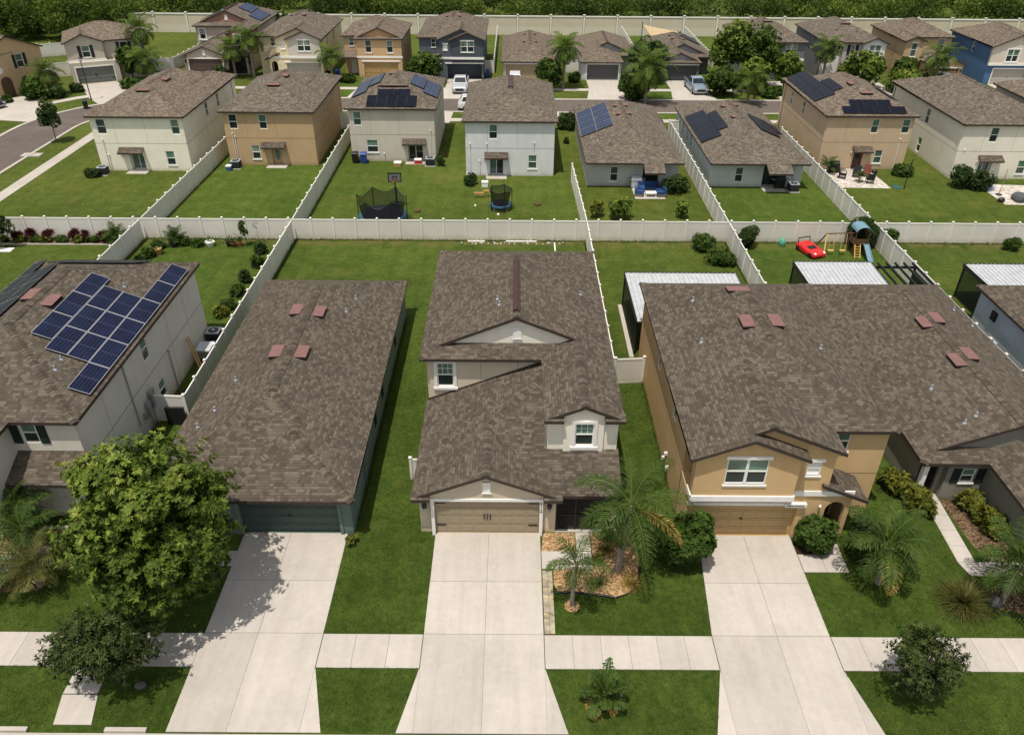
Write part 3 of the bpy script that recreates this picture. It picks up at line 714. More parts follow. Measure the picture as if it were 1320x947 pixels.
def plan_gables(label, col, trimcol, gcol, doorcol, front=True, fascia=None):
    """two-storey plan: garage gable in front, gabled upper wing beside it"""
    h = House(label, col, (0, 35), extra=[trimcol])
    cb = h.box(-3.65, 1.45, 26.12, 26.30, 0, 2.6, sides='SWE')
    cb.garage('S', -3.5, 1.3, 2.12, garage_mat(doorcol), hardware=front, deep=0.17)
    lb = h.box(-4.2, 2.05, 26.32, 33.4, 0, 2.46)
    pb = h.box(2.05, 4.88, 28.9, 33.4, 0, 2.6, sides='SE')
    pb.door('S', 2.75, mat=h.mats[0], deep=0.15)
    pb.win('S', 4.0, 0.7, 0.9, 1.4, sill=False)
    ub = h.box(-4.35, 4.88, 33.35, 45.5, 0, 5.27)
    ub.win('S', -3.43, 3.38, 0.85, 1.45, trim=True, grid=True)
    ub.lines('S', [-1.6, 0.3], 3.0, 5.27)
    ub.band('E', 2.75); ub.band('W', 2.75)
    wb = h.box(1.65, 4.88, 28.3, 33.35, 2.62, 5.27, mi=1, sides='SWE')
    pw = h.box(2.38, 4.22, 28.19, 28.3, 3.3, 5.55, mi=1, sides='SWE')
    pw.win('S', 3.34, 3.66, 0.86, 1.3, trim=True, grid=True)
    # roofs
    h.hip(-4.68, 5.12, 33.0, 45.8, 5.3, e0='d', di=0.95, wm=1, nocap='SE')
    h.hip(1.48, 5.12, 28.0, 34.2, 5.295, e0='g', e1='g', inset=0.2, wm=1)
    k = 0.40
    thick(h.roofmb, [[(-4.48,29.4,2.5),(-1.15,29.4,2.5+3.33*k),(1.62,32.17,2.5+6.1*k),(1.62,33.4,2.5+6.1*k),(-4.48,33.4,2.5)],
                     [(2.05,26.07,2.5),(4.98,26.07,2.5),(4.98,28.36,2.5+2.29*k),(1.62,28.36,2.5+2.29*k),(1.62,32.17,2.5+6.1*k),(-1.15,29.4,2.5+3.33*k)]])
    caps(h.roofmb, (-1.0,29.55,2.5+3.48*k), (1.62,32.17,2.5+6.1*k))
    h.hip(-4.48, 2.25, 25.85, 29.5, 2.494, s=k, e0='g', e1='g', inset=0.26)
    for a, b, z, y in ((-4.5, -3.66, 2.5, 25.74), (1.46, 2.3, 2.5, 25.74), (1.46, 2.37, 5.3, 27.9), (4.23, 5.15, 5.3, 27.9)):
        thick(h.roofmb, [[(a,y,z),(b,y,z),(b,y+0.42,z+0.17),(a,y+0.42,z+0.17)]])
    # dark flashing where the lower roof meets the walls
    f = MB(); f.poly([(-4.4,33.33,2.52),(1.62,33.33,4.92),(1.62,33.33,5.04),(-4.4,33.33,2.64)], 0, up=V((0,-1,0)))
    h.part('flashing', f, FASCIA)
    # attic vents in the gables
    for x, y, z, w, hh in ((-1.1, 26.11, 2.66, 0.36, 0.56), (0.26, 33.97, 5.98, 0.42, 0.62)):
        v = MB(); v.box(x-w/2, x+w/2, y-0.05, y, z, z+hh)
        v.box(x-w/2-.05, x+w/2+.05, y-0.07, y-0.045, z-.05, z); v.box(x-w/2-.05, x+w/2+.05, y-0.07, y-0.045, z+hh, z+hh+.05)
        h.part('attic_vent', v, WHITE)
    f = MB()
    f.tube([(0.2, 34.35, 7.36), (0.2, 40.3, 7.36)], 0.11, 6); f.box(0.02, 0.38, 34.35, 40.3, 7.25, 7.36)
    h.part('ridge_vent', f, BROWNVENT)
    # porch
    p = MB(); p.box(4.6, 4.86, 26.35, 26.6, 0.05, 2.3); p.box(4.52, 4.92, 26.28, 26.66, 0.05, 0.2)
    h.part('porch_column', p, h.mats[0])
    p = MB(); p.box(2.05, 4.86, 26.36, 26.58, 2.28, 2.47); h.part('porch_beam', p, h.mats[0])
    p = MB(); p.box(2.06, 4.9, 26.3, 28.9, 0, 0.05); h.part('porch_floor', p, CONC)
    p = MB()
    for x in (2.1, 2.98, 3.82): p.box(x-0.025, x+0.025, 26.44, 26.5, 0.05, 2.28)
    p.box(2.07, 4.6, 26.44, 26.5, 0.95, 1.0)
    p.box(2.07, 4.6, 26.466, 26.472, 0.06, 2.27, 1)
    h.part('porch_screen', p, [BLACKMETAL, SCREEN])
    h.lamp(lb, 'S', -3.95, 1.6); h.lamp(lb, 'S', 1.75, 1.6)
    E_ = plane_pt('E', 5.12, 5.3); W_ = plane_pt('W', -4.68, 5.3)
    h.pipes([W_(35.7, 4.0), W_(36.4, 3.9), E_(38.97, 1.29)])
    return h

m_, nt_, b_ = newmat('porch_mesh'); setc(nt_, b_, (0.012, 0.012, 0.013), 0.7, 0.2)
tr_ = nt_.nodes.new('ShaderNodeBsdfTransparent'); mx_ = N(nt_, 'ShaderNodeMixShader', {0: 0.55})
nt_.links.new(tr_.outputs[0], mx_.inputs[1]); nt_.links.new(b_.outputs[0], mx_.inputs[2]); nt_.links.new(mx_.outputs[0], nt_.nodes['Material Output'].inputs['Surface'])
SCREEN = m_

A3 = plan_gables('beige house with a white gabled upper window, behind the middle driveway and garage door', (0.42, 0.36, 0.275), (0.60, 0.555, 0.47), None, (0.30, 0.245, 0.165))
q = MB()
for i, (w, z) in enumerate(((0.045, 1.98), (0.03, 1.80), (0.03, 1.64), (0.055, 1.48))):
    q.box(1.375-w/2, 1.375+w/2, 26.055, 26.068, z, z+0.1); q.box(1.375-w, 1.375+w/2, 26.056, 26.067, z+0.03, z+0.05)
A3.part('house_number', q, BLACKMETAL)
A3.done()

# ---- teal one-storey house
h = A2 = House('dark teal single storey house beside the beige house, roofed with a long brown hip', (0.085, 0.122, 0.11), (-11.8, 37))
b = h.box(-16.25, -7.3, 27.0, 46.8, 0, 2.48)
g_ = h.box(-13.15, -7.3, 26.1, 27.02, 0, 2.48)
g_.garage('S', -12.45, -7.9, 2.1, garage_mat((0.055, 0.082, 0.075)), frame=h.mats[0], header=False, deep=0.2)
for y in (33.4, 36.0, 41.5): b.win('E', y, 0.7, 0.8, 1.4, sill=False, frame=SHUTTER, up=GL_DK)
b.win('W', 36, 0.7); b.door('S', -14.3, mat=h.mats[0])
h.hip(-16.55, -7.05, 26.6, 47.1, 2.5, nocap='SE')
caps(h.roofmb, (-10.25, 29.8, 2.5+3.2*S_), (-11.8, 31.35, 2.5+4.75*S_))
h.hip(-13.45, -7.05, 25.6, 29.9, 2.495, e1='g')
W_, E_ = plane_pt('W', -16.55, 2.5), plane_pt('E', -7.05, 2.5)
h.vents([(W_, 40.0, 3.95), (W_, 35.4, 3.95), (E_, 39.6, 4.2), (E_, 35.2, 4.2)])
h.pipes([W_(33.9, 2.02), W_(31.4, 1.69), W_(30.3, 1.18), E_(42.5, 2.62), E_(40.7, 2.87)])
h.riser(b, 'E', 29.5, 2.2, mat=h.mats[0]); h.done()

# ---- grey stucco two-storey house with blue solar panels
h = A1 = House('grey beige house with an array of blue solar panels, behind the big leafy tree', (0.45, 0.425, 0.37), (-24.6, 36))
b = h.box(-29.4, -19.8, 28.0, 43.7, 0, 5.2)
pj = h.box(-29.4, -22.85, 25.8, 28.02, 0, 5.2)
b.win('S', -22.0, 3.8, 0.72, 1.15, shut=SHUTGREEN, sill=False)
b.win('E', 35.6, 3.5, 0.75, 1.4, sill=False); b.win('E', 36.3, 0.55, 0.8, 1.1, sill=False)
b.band('E', 2.62); b.lines('E', [30.6, 33.0, 38.6, 41.2], 0, 5.2)
pj.win('S', -25.4, 3.7, 0.9, 1.35, shut=SHUTGREEN)
pj.garage('S', -29.0, -24.3, 2.1, garage_mat((0.12, 0.13, 0.135)))
h.hip(-29.7, -19.5, 27.7, 44.1, 5.2, nocap='SW')
h.hip(-29.7, -22.5, 25.5, 32, 5.195, e1='g')
thick(h.roofmb, [[(-22.87,26.4,2.65),(-19.5,26.4,2.65),(-19.5,28.02,3.35),(-22.87,28.02,3.35)]])
pb = h.box(-22.85, -19.8, 27.2, 28.02, 0, 2.55, sides='SE')
pb.door('S', -21.4)
q = MB(); q.box(-20.05, -19.8, 26.6, 26.85, 0, 2.5); h.part('porch_column', q, h.mats[0])
E_, W_, N_ = plane_pt('E', -19.5, 5.2), plane_pt('W', -29.7, 5.2), plane_pt('N', 44.1, 5.2)
ys = [29.58+i*2.185 for i in range(7)]
rc = [(ys[i], ys[i+1], 0.2, 1.15) for i in range(6)]+[(ys[i], ys[i+1], c, c+0.95) for i in (1,2,3) for c in (1.15, 2.1)]+[(32.55+i*2.185, 32.55+(i+1)*2.185, 3.06, 4.0) for i in range(3)]
h.solar(E_, rc, SOLBLUE, SOLFR, fw=0.03)
h.solar(W_, [(32.4+i*2.1, 34.5+i*2.1, c, c+0.95) for i in range(4) for c in (1.75, 2.7)]+[(36.5+i*2.1, 38.6+i*2.1, 0.75, 1.7) for i in range(3)], SOLGREY, SOLFR, fw=.02)
h.solar(N_, [(-27.5+i*1.05, -26.45+i*1.05, 0.35, 2.35) for i in range(5)], SOLGREY, SOLFR, fw=.02)
h.vents([(E_, 35.6, 4.45), (W_, 36.2, 4.5)])
h.pipes([E_(30.67, 2.1), E_(31.5, 2.2), E_(39.0, 2.3)])
h.riser(b, 'E', 32.95, 4.9, 1.0, mat=GREYMETAL, name='conduit'); h.riser(b, 'E', 37.9, 2.6, mat=GREYMETAL, name='conduit')
q = MB(); q.box(-19.8, -19.6, 33.9, 34.3, 1.0, 1.75); q.box(-19.8, -19.58, 34.45, 34.95, 1.1, 2.1); q.box(-19.8, -19.62, 33.5, 33.75, 1.0, 1.35)
q.tube([(-19.68,34.1,1.0),(-19.68,34.1,0)], 0.03, 6); h.part('meter_box', q, GREYMETAL)
h.done()

# ---- tan two-storey plan with nested front gables
def plan_nested(label, col, front=None, doorcol=(0.42, 0.29, 0.135), openup=False, side=None, big=True):
    h = House(label, col, (12.4, 34), extra=[front] if front else None)
    fm = 1 if front else 0
    gb = h.box(7.9, 13.98, 26.05, 27.7, 0, 2.7)
    gb.garage('S', 8.2, 12.98, 2.08, garage_mat(doorcol), header=True, deep=0.25, openup=openup)
    bb = h.box(7.9, 12.38, 25.58, 26.07, 2.75, 5.27, mi=fm)
    bb.win('S', 10.12, 3.7, 1.8, 1.42, dbl=True, head=True, grid=not big)
    rb = h.box(12.38, 14.05, 26.02, 27.7, 2.7, 5.27)
    rb.win('S', 13.2, 3.86, 0.62, 0.78, up=WHITE, dark=WHITE, head=True)
    mb_ = h.box(7.9, 16.95, 27.6, 41.2, 0, 5.27)
    mb_.win('S', 14.95, 3.95, 0.62, 1.1)
    mb_.band('S', 2.62, u0=13.98, u1=16.95)
    mb_.band('E', 2.62); mb_.band('W', 2.62)
    for y, z in ((35.15, 3.4), (30.4, 3.55)): mb_.win('W', y, z, 0.8, 1.4, sill=False)
    for y, z in ((36.5, 3.6), (32.0, 3.6)): mb_.win('E', y, z, 0.8, 1.4, sill=False)
    q = MB(); bb.bar(q, 'S', 7.84, 12.44, 2.75, 3.05, 0.0, 0.07); bb.bar(q, 'W', 25.5, 26.3, 2.75, 3.05, 0.0, 0.06); bb.bar(q, 'E', 25.58, 26.02, 2.75, 3.05, 0.0, 0.06)
    h.part('belt_course', q, WHITE)
    q = MB(); rb.bar(q, 'S', 12.45, 15.3, 2.68, 2.96, -0.02, 0.05); h.part('belt_course', q, WHITE)
    # entry with arch
    eb = h.box(13.98, 15.32, 26.07, 27.62, 0, 2.66, sides='E')
    n = 14; x0, x1, zs = 14.22, 15.1, 1.75; xc, r = (x0+x1)/2, (x1-x0)/2
    for yy in (26.07, 26.27):
        ar = [(xc-r*math.cos(PI*i/n), yy, zs+r*math.sin(PI*i/n)*1.15) for i in range(n+1)]
        h.gwall([(13.98,yy,0),(x0,yy,0)]+ar[:n//2+1]+[(xc,yy,2.66),(13.98,yy,2.66)])
        h.gwall([(15.32,yy,0),(x1,yy,0)]+ar[n//2:][::-1]+[(xc,yy,2.66),(15.32,yy,2.66)])
    for i in range(n):
        a = (xc-r*math.cos(PI*i/n), zs+r*math.sin(PI*i/n)*1.15); c = (xc-r*math.cos(PI*(i+1)/n), zs+r*math.sin(PI*(i+1)/n)*1.15)
        h.gwall([(a[0],26.07,a[1]),(c[0],26.07,c[1]),(c[0],26.27,c[1]),(a[0],26.27,a[1])])
    for x in (x0, x1): h.gwall([(x,26.07,0),(x,26.27,0),(x,26.27,zs),(x,26.07,zs)])
    mb_.door('S', 14.75, mat=BLACK, deep=0.1)
    thick(h.roofmb, [[(13.75,25.85,3.42),(15.95,25.85,2.5),(15.95,27.62,2.5),(13.75,27.62,3.42)]])
    # roofs
    h.hip(7.57, 17.25, 27.3, 41.5, 5.3, nocap='SW')
    caps(h.roofmb, (10.95, 30.68, 5.3+3.38*S_), (12.41, 32.14, 5.3+4.84*S_))
    h.hip(7.57, 14.33, 25.72, 30.7, 5.295, e0='g', e1='g', inset=0.3)
    h.hip(7.57, 12.67, 25.28, 28.5, 5.29, e0='g', e1='g', inset=0.3, wm=fm, cap=False)
    E_, W_, N_ = plane_pt('E', 17.25, 5.3), plane_pt('W', 7.57, 5.3), plane_pt('N', 41.5, 5.3)
    h.vents([(W_, 33.9, 4.2), (E_, 34.1, 4.05), (N_, 12.1, 4.2)])
    h.pipes([W_(37.6, 2.29), W_(33.5, 1.95), E_(32.95, 1.93)])
    h.lamp(rb, 'S', 13.9, 2.1, small=True)
    return h, mb_
h, b = plan_nested('tan orange two storey house with nested front gables above a tan garage door', (0.40, 0.272, 0.132))
q = MB(); q.box(12.3, 13.27, 25.86, 25.965, 2.08, 2.28); h.part('number_plaque', q, WHITE)
q = MB()
for i in range(11): q.box(12.38+i*0.072, 12.38+i*0.072+0.05, 25.845, 25.858, 2.15, 2.20+0.02*(i % 2))
h.part('house_number', q, BLACKMETAL)
for y, z in ((30.7, 1.1), (30.1, 0.7), (31.1, 0.5)):
    q = MB(); q.box(7.74, 7.9, y-0.06, y+0.06, z, z+0.16); h.part('utility_box', q, WHITE)
    q = MB(); q.tube([(7.82, y, 0), (7.82, y, z)], 0.035, 6); h.part('conduit', q, WOODD)
h.done(); A4 = h

# ---- dark grey-green one-storey house
h = A5 = House('dark olive grey single storey house with a column porch and shuttered front window', (0.15, 0.145, 0.115), (24, 36))
b = h.box(19.75, 28.2, 29.1, 46.6, 0, 2.5)
fw_ = h.box(21.05, 23.1, 28.75, 29.12, 0, 2.5, sides='SW')
fw_.win('S', 22.1, 1.1, 0.66, 0.85, shut=SHUTTER)
b.door('S', 20.35, mat=DARKIN, deep=0.15)
wg = h.box(23.0, 28.2, 23.6, 29.1, 0, 2.5)
wg.garage('S', 23.3, 27.8, 2.1, garage_mat((0.1, 0.1, 0.09)))
for y in (33, 38): b.win('E', y, 0.8)
h.hip(19.5, 28.5, 28.4, 46.9, 2.55, e0='d', di=0.85, nocap='SE')
h.hip(22.65, 28.5, 23.2, 32, 2.545, e1='g')
q = MB(); q.box(19.78, 20.02, 28.6, 28.85, 0.1, 2.5); q.box(19.72, 20.08, 28.54, 28.91, 0.0, 0.25); h.part('porch_column', q, WHITE)
q = MB(); q.box(19.75, 21.05, 28.55, 29.1, 0, 0.1); h.part('porch_floor', q, CONC)
W_, E_ = plane_pt('W', 19.5, 2.55), plane_pt('E', 28.5, 2.55)
h.vents([(W_, 38.8, 4.1), (W_, 34.8, 4.1), (E_, 39.4, 4.0), (E_, 35.5, 4.0)])
h.pipes([W_(33.3, 2.28), W_(30.24, 2.5), W_(30.5, 3.1), E_(42.7, 0.97), E_(41.0, 0.6)])
h.done()

# ---- blue-grey house at the edge
h = A6 = House('pale blue grey house at the edge, showing one side wall and a roof slope', (0.30, 0.335, 0.38), (36, 38))
b = h.box(31.4, 40.3, 27, 46.5, 0, 2.55)
b.win('W', 33.0, 0.8)
q = MB(); b.bar(q, 'W', 44.1, 44.6, 1.3, 1.9, 0, 0.15); h.part('meter_box', q, BLACK)
h.hip(31.1, 40.6, 26.7, 46.8, 2.6)
h.done()

VARY = True
# ------------------------------------------------------------------ second row (rear walls towards the viewer)
def rear2(label, col, x0, x1, y0, y1, S, S_lower, doorspec, aw, sidew=(), bump=None, z=5.4):
    h = House(label, col, ((x0+x1)/2, (y0+y1)/2))
    b = h.box(x0+.3, x1-.3, y0+.3, y1-.3, 0, z-.03)
    for u, w, hh in S: b.win('S', u, 3.62, w, hh, sill=False)
    for u, w, hh, zz in S_lower: b.win('S', u, zz, w, hh)
    k, u, w = doorspec
    if k == 'slide': b.slider('S', u, w)
    elif k == 'slideb': b.slider('S', u, w, right=GL_DK, left=GL_DK)
    elif k == 'slideo': b.slider('S', u, w, right=GL_DK, left=GL_TEAL)
    else: b.door('S', u, w, mat=h.mats[0] if k == 'door' else DOORBRN, deep=0.25, lite=GL_TEAL if k == 'door' else GL_DK)
    h.awning(b, 'S', aw[0], aw[1], 1.98)
    for s_ in 'SNWE': b.band(s_, 2.7, 0.045)
    w3 = (x1-x0)/4
    b.lines('S', [x0+w3*1.05, x0+w3*2.3], 2.75, z-.05)
    h.lamp(b, 'S', aw[0]-aw[1]/2-0.02, 1.75, small=True)
    for sd, y, zz, w, hh in sidew: b.win(sd, y, zz, w, hh, sill=False)
    h.hip(x0, x1, y0, y1, z)
    if bump:
        bx0, bx1, by1 = bump
        h.hip(bx0, bx1, y1-7, by1, z-0.005, e0='g')
        h.box(max(bx0+.3, x0+.3), min(bx1-.3, x1-.3), y1-.5, by1-.3, 0, z-.03, sides='NWE')
    st = MB(); st.box(u-1.0, u+1.0, y0-0.75, y0+0.3, 0, 0.05); h.part('door_step', st, CONC)
    return h, b, plane_pt('S', y0, z), plane_pt('W', x0, z), plane_pt('E', x1, z)
DOORBRN = plain('door_brown', (0.12, 0.025, 0.018), 0.5, 0.4)

h, b, S1, W1, E1 = rear2('cream two storey house at the street bend, with a pale green glass sliding door', (0.60, 0.565, 0.465), -41.2, -31.65, 75.35, 91.5,
    [(-39.9, .9, 1.45), (-32.75, .8, 1.45)], [(-33.85, .85, 1.4, .58)], ('slide', -37.2, 1.4), (-37.5, 2.4), [('E', 82.5, 3.5, .8, 1.45), ('E', 86.1, 3.5, .8, 1.45)], (-36.0, -31.65, 92.6))
h.vents([(S1, -36.5, 3.7)]); h.vents([(E1, 82.9, 4.1)]); h.riser(b, 'S', -40.1, 3.1); h.riser(b, 'S', -39.9, 1.6); h.pipes([W1(84, 2.5), W1(87, 2.8)]); h.done()
h, b, S1, W1, E1 = rear2('tan brown two storey house with a single glazed rear door, next to the cream house', (0.345, 0.235, 0.13), -29.0, -19.55, 77.3, 91.4,
    [(-27.75, .85, 1.45), (-24.8, .8, 1.45)], [(-25.95, .85, 1.4, .6)], ('door', -23.9, 0.95), (-24.05, 2.4), [('E', 83.5, 3.6, .7, 1.3), ('E', 87.3, 3.6, .7, 1.3)], (-24, -19.55, 92.2))
h.vents([(S1, -24.2, 3.9), (E1, 84.5, 4.3)]); h.riser(b, 'S', -28.0, 3.2); h.riser(b, 'S', -27.8, 2.9); h.pipes([W1(86, 2), W1(84, 3), S1(-22.5, 2.6)]); h.done()
h, b, S1, W1, E1 = rear2('taupe grey two storey house with solar panels on three slopes, behind the large trampoline', (0.40, 0.365, 0.31), -16.87, -7.67, 78.7, 91.3,
    [(-15.7, .8, 1.4)], [(-14.4, 1.15, 1.3, .9)], ('slideb', -10.05, 1.5), (-10.1, 2.4), [('E', 85, 3.6, .7, 1.3)], None)
h.solar(S1, [(-14.7+i*1.0, -13.7+i*1.0, .2, 1.8) for i in range(5)]+[(-13.75+i*1.65, -12.1+i*1.65, 1.85, 2.75) for i in range(2)])
h.solar(W1, [(82.0+i*1.0, 83.0+i*1.0, .2, 1.75) for i in range(6)]+[(84.0+i*1.0, 85.0+i*1.0, 1.8, 3.0) for i in range(4)], SOLMID, SOLFRB)
h.solar(E1, [(82.2+i*1.0, 83.2+i*1.0, .2, 1.65) for i in range(5)]+[(83.4+i*1.0, 84.4+i*1.0, 1.7, 3.1) for i in range(4)], SOLMID, SOLFRB)
h.vents([(S1, -13.0, 3.3), (S1, -11.5, 3.3)], 0.3, 1.6); h.vents([(W1, 86.5, 4.0)]); h.riser(b, 'S', -8.43, 3.2); h.riser(b, 'S', -13.26, .8); h.done()
h, b, S1, W1, E1 = rear2('pale grey two storey house with one upper rear window, behind the small trampoline', (0.47, 0.475, 0.47), -4.94, 4.25, 74.55, 89.5,
    [(-1.95, .8, 1.4)], [(1.87, .85, 1.35, .72)], ('slideo', -1.65, 1.35), (-1.66, 2.3), [('E', 82, 3.6, .7, 1.3)], None)
q = MB(); q.box(-0.6, -0.08, 79.6, 84.4, 7.22, 7.42); h.part('ridge_vent', q, BROWNVENT)
h.riser(b, 'S', -4.2, 3.2); h.riser(b, 'S', -3.3, 1.5); h.riser(b, 'S', 2.0, 3.3, 2.6); h.riser(b, 'S', -2.58, 3.2, 2.4); h.done()
h, b, S1, W1, E1 = rear2('tan two storey house with black solar panels, a brown rear door and white stone patio', (0.38, 0.28, 0.18), 30.55, 39.75, 77.2, 91.8,
    [(35.7, .75, 1.4), (38.75, .8, 1.4)], [(36.75, .8, 1.35, .6)], ('brown', 34.75, 0.95), (34.95, 1.95), [('W', 88.9, 3.45, .75, 1.4), ('W', 84.7, 3.5, .75, 1.4)], (30.55, 34.9, 92.4))
h.solar(S1, [(32.28+i*1.55, 33.83+i*1.55, .25, 1.25) for i in range(4)]+[(33.2+i*1.35, 34.55+i*1.35, 1.28, 2.2) for i in range(3)])
h.solar(W1, [(81.7+i*1.67, 83.37+i*1.67, c, c+.95) for i in range(6) for c in (.3, 1.28)]+[(82.5+i*1.4, 83.9+i*1.4, 2.28, 3.2) for i in range(3)])
h.solar(E1, [(82+i*1.67, 83.67+i*1.67, .3, 1.3) for i in range(3)])
h.vents([(S1, 35.3, 3.3), (W1, 83, 4.1)]); h.riser(b, 'S', 38.5, 3.1); h.done()
h, b, S1, W1, E1 = rear2('pale cream two storey house with a tall rear sliding door, behind the round dark hedge', (0.545, 0.51, 0.43), 42.75, 52.2, 74.55, 91.3,
    [(46.1, .8, 1.4), (50.6, .8, 1.4)], [(49.8, .85, 1.35, .5)], ('slide', 46.2, 1.3), (46.4, 2.3), [('W', 82.3, 3.3, .8, 1.5), ('W', 82.4, .3, .8, 1.45)], (42.75, 47.2, 91.6))
h.riser(b, 'S', 43.7, 2.9); h.done()

def rear1(label, col, x0, x1, y0, y1, wu, bump, base=2.6, sidew=()):
    h = House(label, col, ((x0+x1)/2, (y0+y1)/2))
    b = h.box(x0+.3, x1-.3, y0+1.1, y1-.3, 0, base-.03)
    b.win('S', wu, .48, .75, 1.42)
    bx0, bx1 = bump
    b.slider('S', (bx0+bx1)/2, bx1-bx0-.35, left=GL_DK, right=GL_DK, frame=BLACKMETAL, deep=0.6)
    for y in sidew: b.win('W', y, .7, .7, 1.35, sill=False)
    h.hip(x0, x1, y0, y1, base)
    thick(h.roofmb, [[(bx0, y0-1.25, base-0.51), (bx1, y0-1.25, base-0.51), (bx1, y0+0.02, base+0.012), (bx0, y0+0.02, base+0.012)]])
    h.riser(b, 'S', bx1+.85, 2.2, mat=h.mats[0])
    st = MB(); st.box(bx0+.1, bx1, y0-0.2, y0+1.1, 0, .05); h.part('door_step', st, CONC)
    return h, b, plane_pt('S', y0, base), plane_pt('W', x0, base), plane_pt('E', x1, base)
h, b, S1, W1, E1 = rear1('grey single storey house with a silver framed blue solar array, behind the blue sofa set', (0.37, 0.375, 0.355), 6.75, 16.0, 71.1, 90.8, 9.6, (12.15, 14.05))
h.solar(W1, [(78.65+i*2.1, 80.75+i*2.1, c, c+1.55) for i in range(4) for c in (.15, 1.72)], SOLMID, SOLFR, fw=0.02)
h.vents([(W1, 84.6, 4.1), (W1, 81.5, 4.1), (E1, 84.6, 4.2), (E1, 81.5, 4.2)], .45, .8); h.pipes([E1(84.5, 3.0), W1(76, 1.5)]); h.done()
h, b, S1, W1, E1 = rear1('pale blue grey single storey house with black solar panels between the two angled fences', (0.385, 0.41, 0.40), 18.4, 27.8, 71.1, 90.9, 21.5, (23.6, 25.85), sidew=(82, 84, 86.5))
h.solar(W1, [(76.85+i*1.5, 78.35+i*1.5, .25, 2.15) for i in range(6)]+[(78.4+i*1.45, 79.85+i*1.45, 2.2, 3.1) for i in range(4)])
h.solar(E1, [(77+i*1.4, 78.4+i*1.4, 1.35, 3.5) for i in range(4)]+[(79.3+i*1.4, 80.7+i*1.4, .5, 1.3) for i in range(2)])
h.vents([(W1, 84.8, 4.0), (W1, 80.6, 4.1), (E1, 85, 4.2)], .45, .8); h.done()
h, b, S1, W1, E1 = rear2('brown roofed two storey house at the far edge, mostly hidden behind the pale cream house', (0.30, 0.27, 0.24), 53.9, 63, 76.5, 91, [(58, .8, 1.4)], [(60, .8, 1.3, .6)], ('slide', 57, 1.4), (57, 2.2))
h.done()
# ------------------------------------------------------------------ third row (fronts towards the viewer)
h = plan_gables('taupe house with brown gable and dusty blue solar panels near the rear wall', (0.34, 0.285, 0.24), (0.23, 0.125, 0.085), None, (0.085, 0.06, 0.05), front=False)
E_, W_ = plane_pt('E', 5.12, 5.3), plane_pt('W', -4.68, 5.3)
h.solar(E_, [(36+i*1.1, 37.1+i*1.1, .4, 2.2) for i in range(5)]+[(38+i*1.1, 39.1+i*1.1, 2.3, 4.1) for i in range(4)], SOLMID, SOLFRB)
h.solar(W_, [(36+i*1.1, 37.1+i*1.1, .4, 2.2) for i in range(6)]+[(37+i*1.1, 38.1+i*1.1, 2.3, 4.1) for i in range(4)])
place(h, -42.7, 125.05); h.done()
h, b = plan_nested('cream yellow house with a greige front bump and small arched entry', (0.52, 0.45, 0.30), (0.40, 0.365, 0.32), (0.36, 0.34, 0.31), big=False)
place(h, -31.2, 122.25, True); h.done()
h, b = plan_nested('dark slate blue house with its garage open and black inside', (0.062, 0.074, 0.088), (0.038, 0.047, 0.058), openup=True, big=False)
place(h, -8.73, 122.25, True); h.done()

h = House('tan orange two storey house with two narrow upper front windows and a shallow gablet', (0.38, 0.255, 0.14), (-19.8, 121), extra=[(0.35, 0.21, 0.105)])
b = h.box(-21.9, -15.7, 115.1, 117.2, 0, 5.2); m = h.box(-24.1, -15.7, 117.2, 126.5, 0, 5.2)
b.garage('S', -21.1, -16.3, 2.1, garage_mat((0.40, 0.26, 0.11)), header=True)
b.win('S', -20.3, 3.3, .85, 1.65); b.win('S', -17.3, 3.3, .85, 1.65); m.win('S', -23.0, 3.8, .7, 1.1)
q = MB(); b.bar(q, 'S', -22.0, -15.6, 2.6, 2.85, 0, .06); h.part('belt_course', q, WHITE)
m.door('S', -22.9, mat=WHITE); m.win('E', 121, 3.6, .7, 1.3)
h.hip(-24.4, -15.4, 116.9, 126.8, 5.2); h.hip(-22.3, -15.4, 114.8, 122, 5.195, e0='d', di=.45, e1='g', wm=1)
thick(h.roofmb, [[(-24.3,115.5,2.6),(-21.92,115.5,2.6),(-21.92,117.2,3.3),(-24.3,117.2,3.3)]])
h.pipes([plane_pt('W', -24.4, 5.2)(121, 2.5)]); h.done()

h = House('taupe single storey house with a tan garage door beside the tall palm', (0.30, 0.26, 0.21), (2.3, 123))
b = h.box(-1.5, 3.9, 114.2, 131.5, 0, 2.47); m = h.box(3.9, 6.15, 116, 131.5, 0, 2.47)
b.garage('S', -1.1, 3.3, 2.1, garage_mat((0.36, 0.28, 0.185)), header=True); m.win('S', 5.1, .4, 1.0, 1.6)
q = MB(); q.box(5.85, 6.15, 114.5, 114.8, 0, 2.4); h.part('porch_column', q, h.mats[0])
h.hip(-1.8, 6.45, 113.9, 131.8, 2.5, e0='h')
W_, E_ = plane_pt('W', -1.8, 2.5), plane_pt('E', 6.45, 2.5)
h.vents([(W_, 126, 3.5), (W_, 120.5, 3.4), (E_, 126, 3.5), (E_, 120.5, 3.4)], .45, .8); h.pipes([E_(116, 1.0)]); h.done()

h = House('light grey single storey house with a dark grey garage door and a grey gablet', (0.40, 0.41, 0.41), (13.5, 123), extra=[(0.25, 0.26, 0.27)])
b = h.box(9.5, 15.0, 114.3, 131.3, 0, 2.47); m = h.box(15.0, 17.3, 119, 131.3, 0, 2.47)
b.garage('S', 10.25, 14.65, 2.1, garage_mat((0.105, 0.105, 0.11)))
h.hip(9.2, 17.6, 118.2, 131.6, 2.5, e0='d', di=.9, wm=1); h.hip(9.2, 15.3, 113.9, 123, 2.495, e1='g')
q = MB(); q.tube([(13.4,119.0,4.24),(13.4,127,4.24)], .09, 6); h.part('ridge_vent', q, BROWNVENT); h.done()

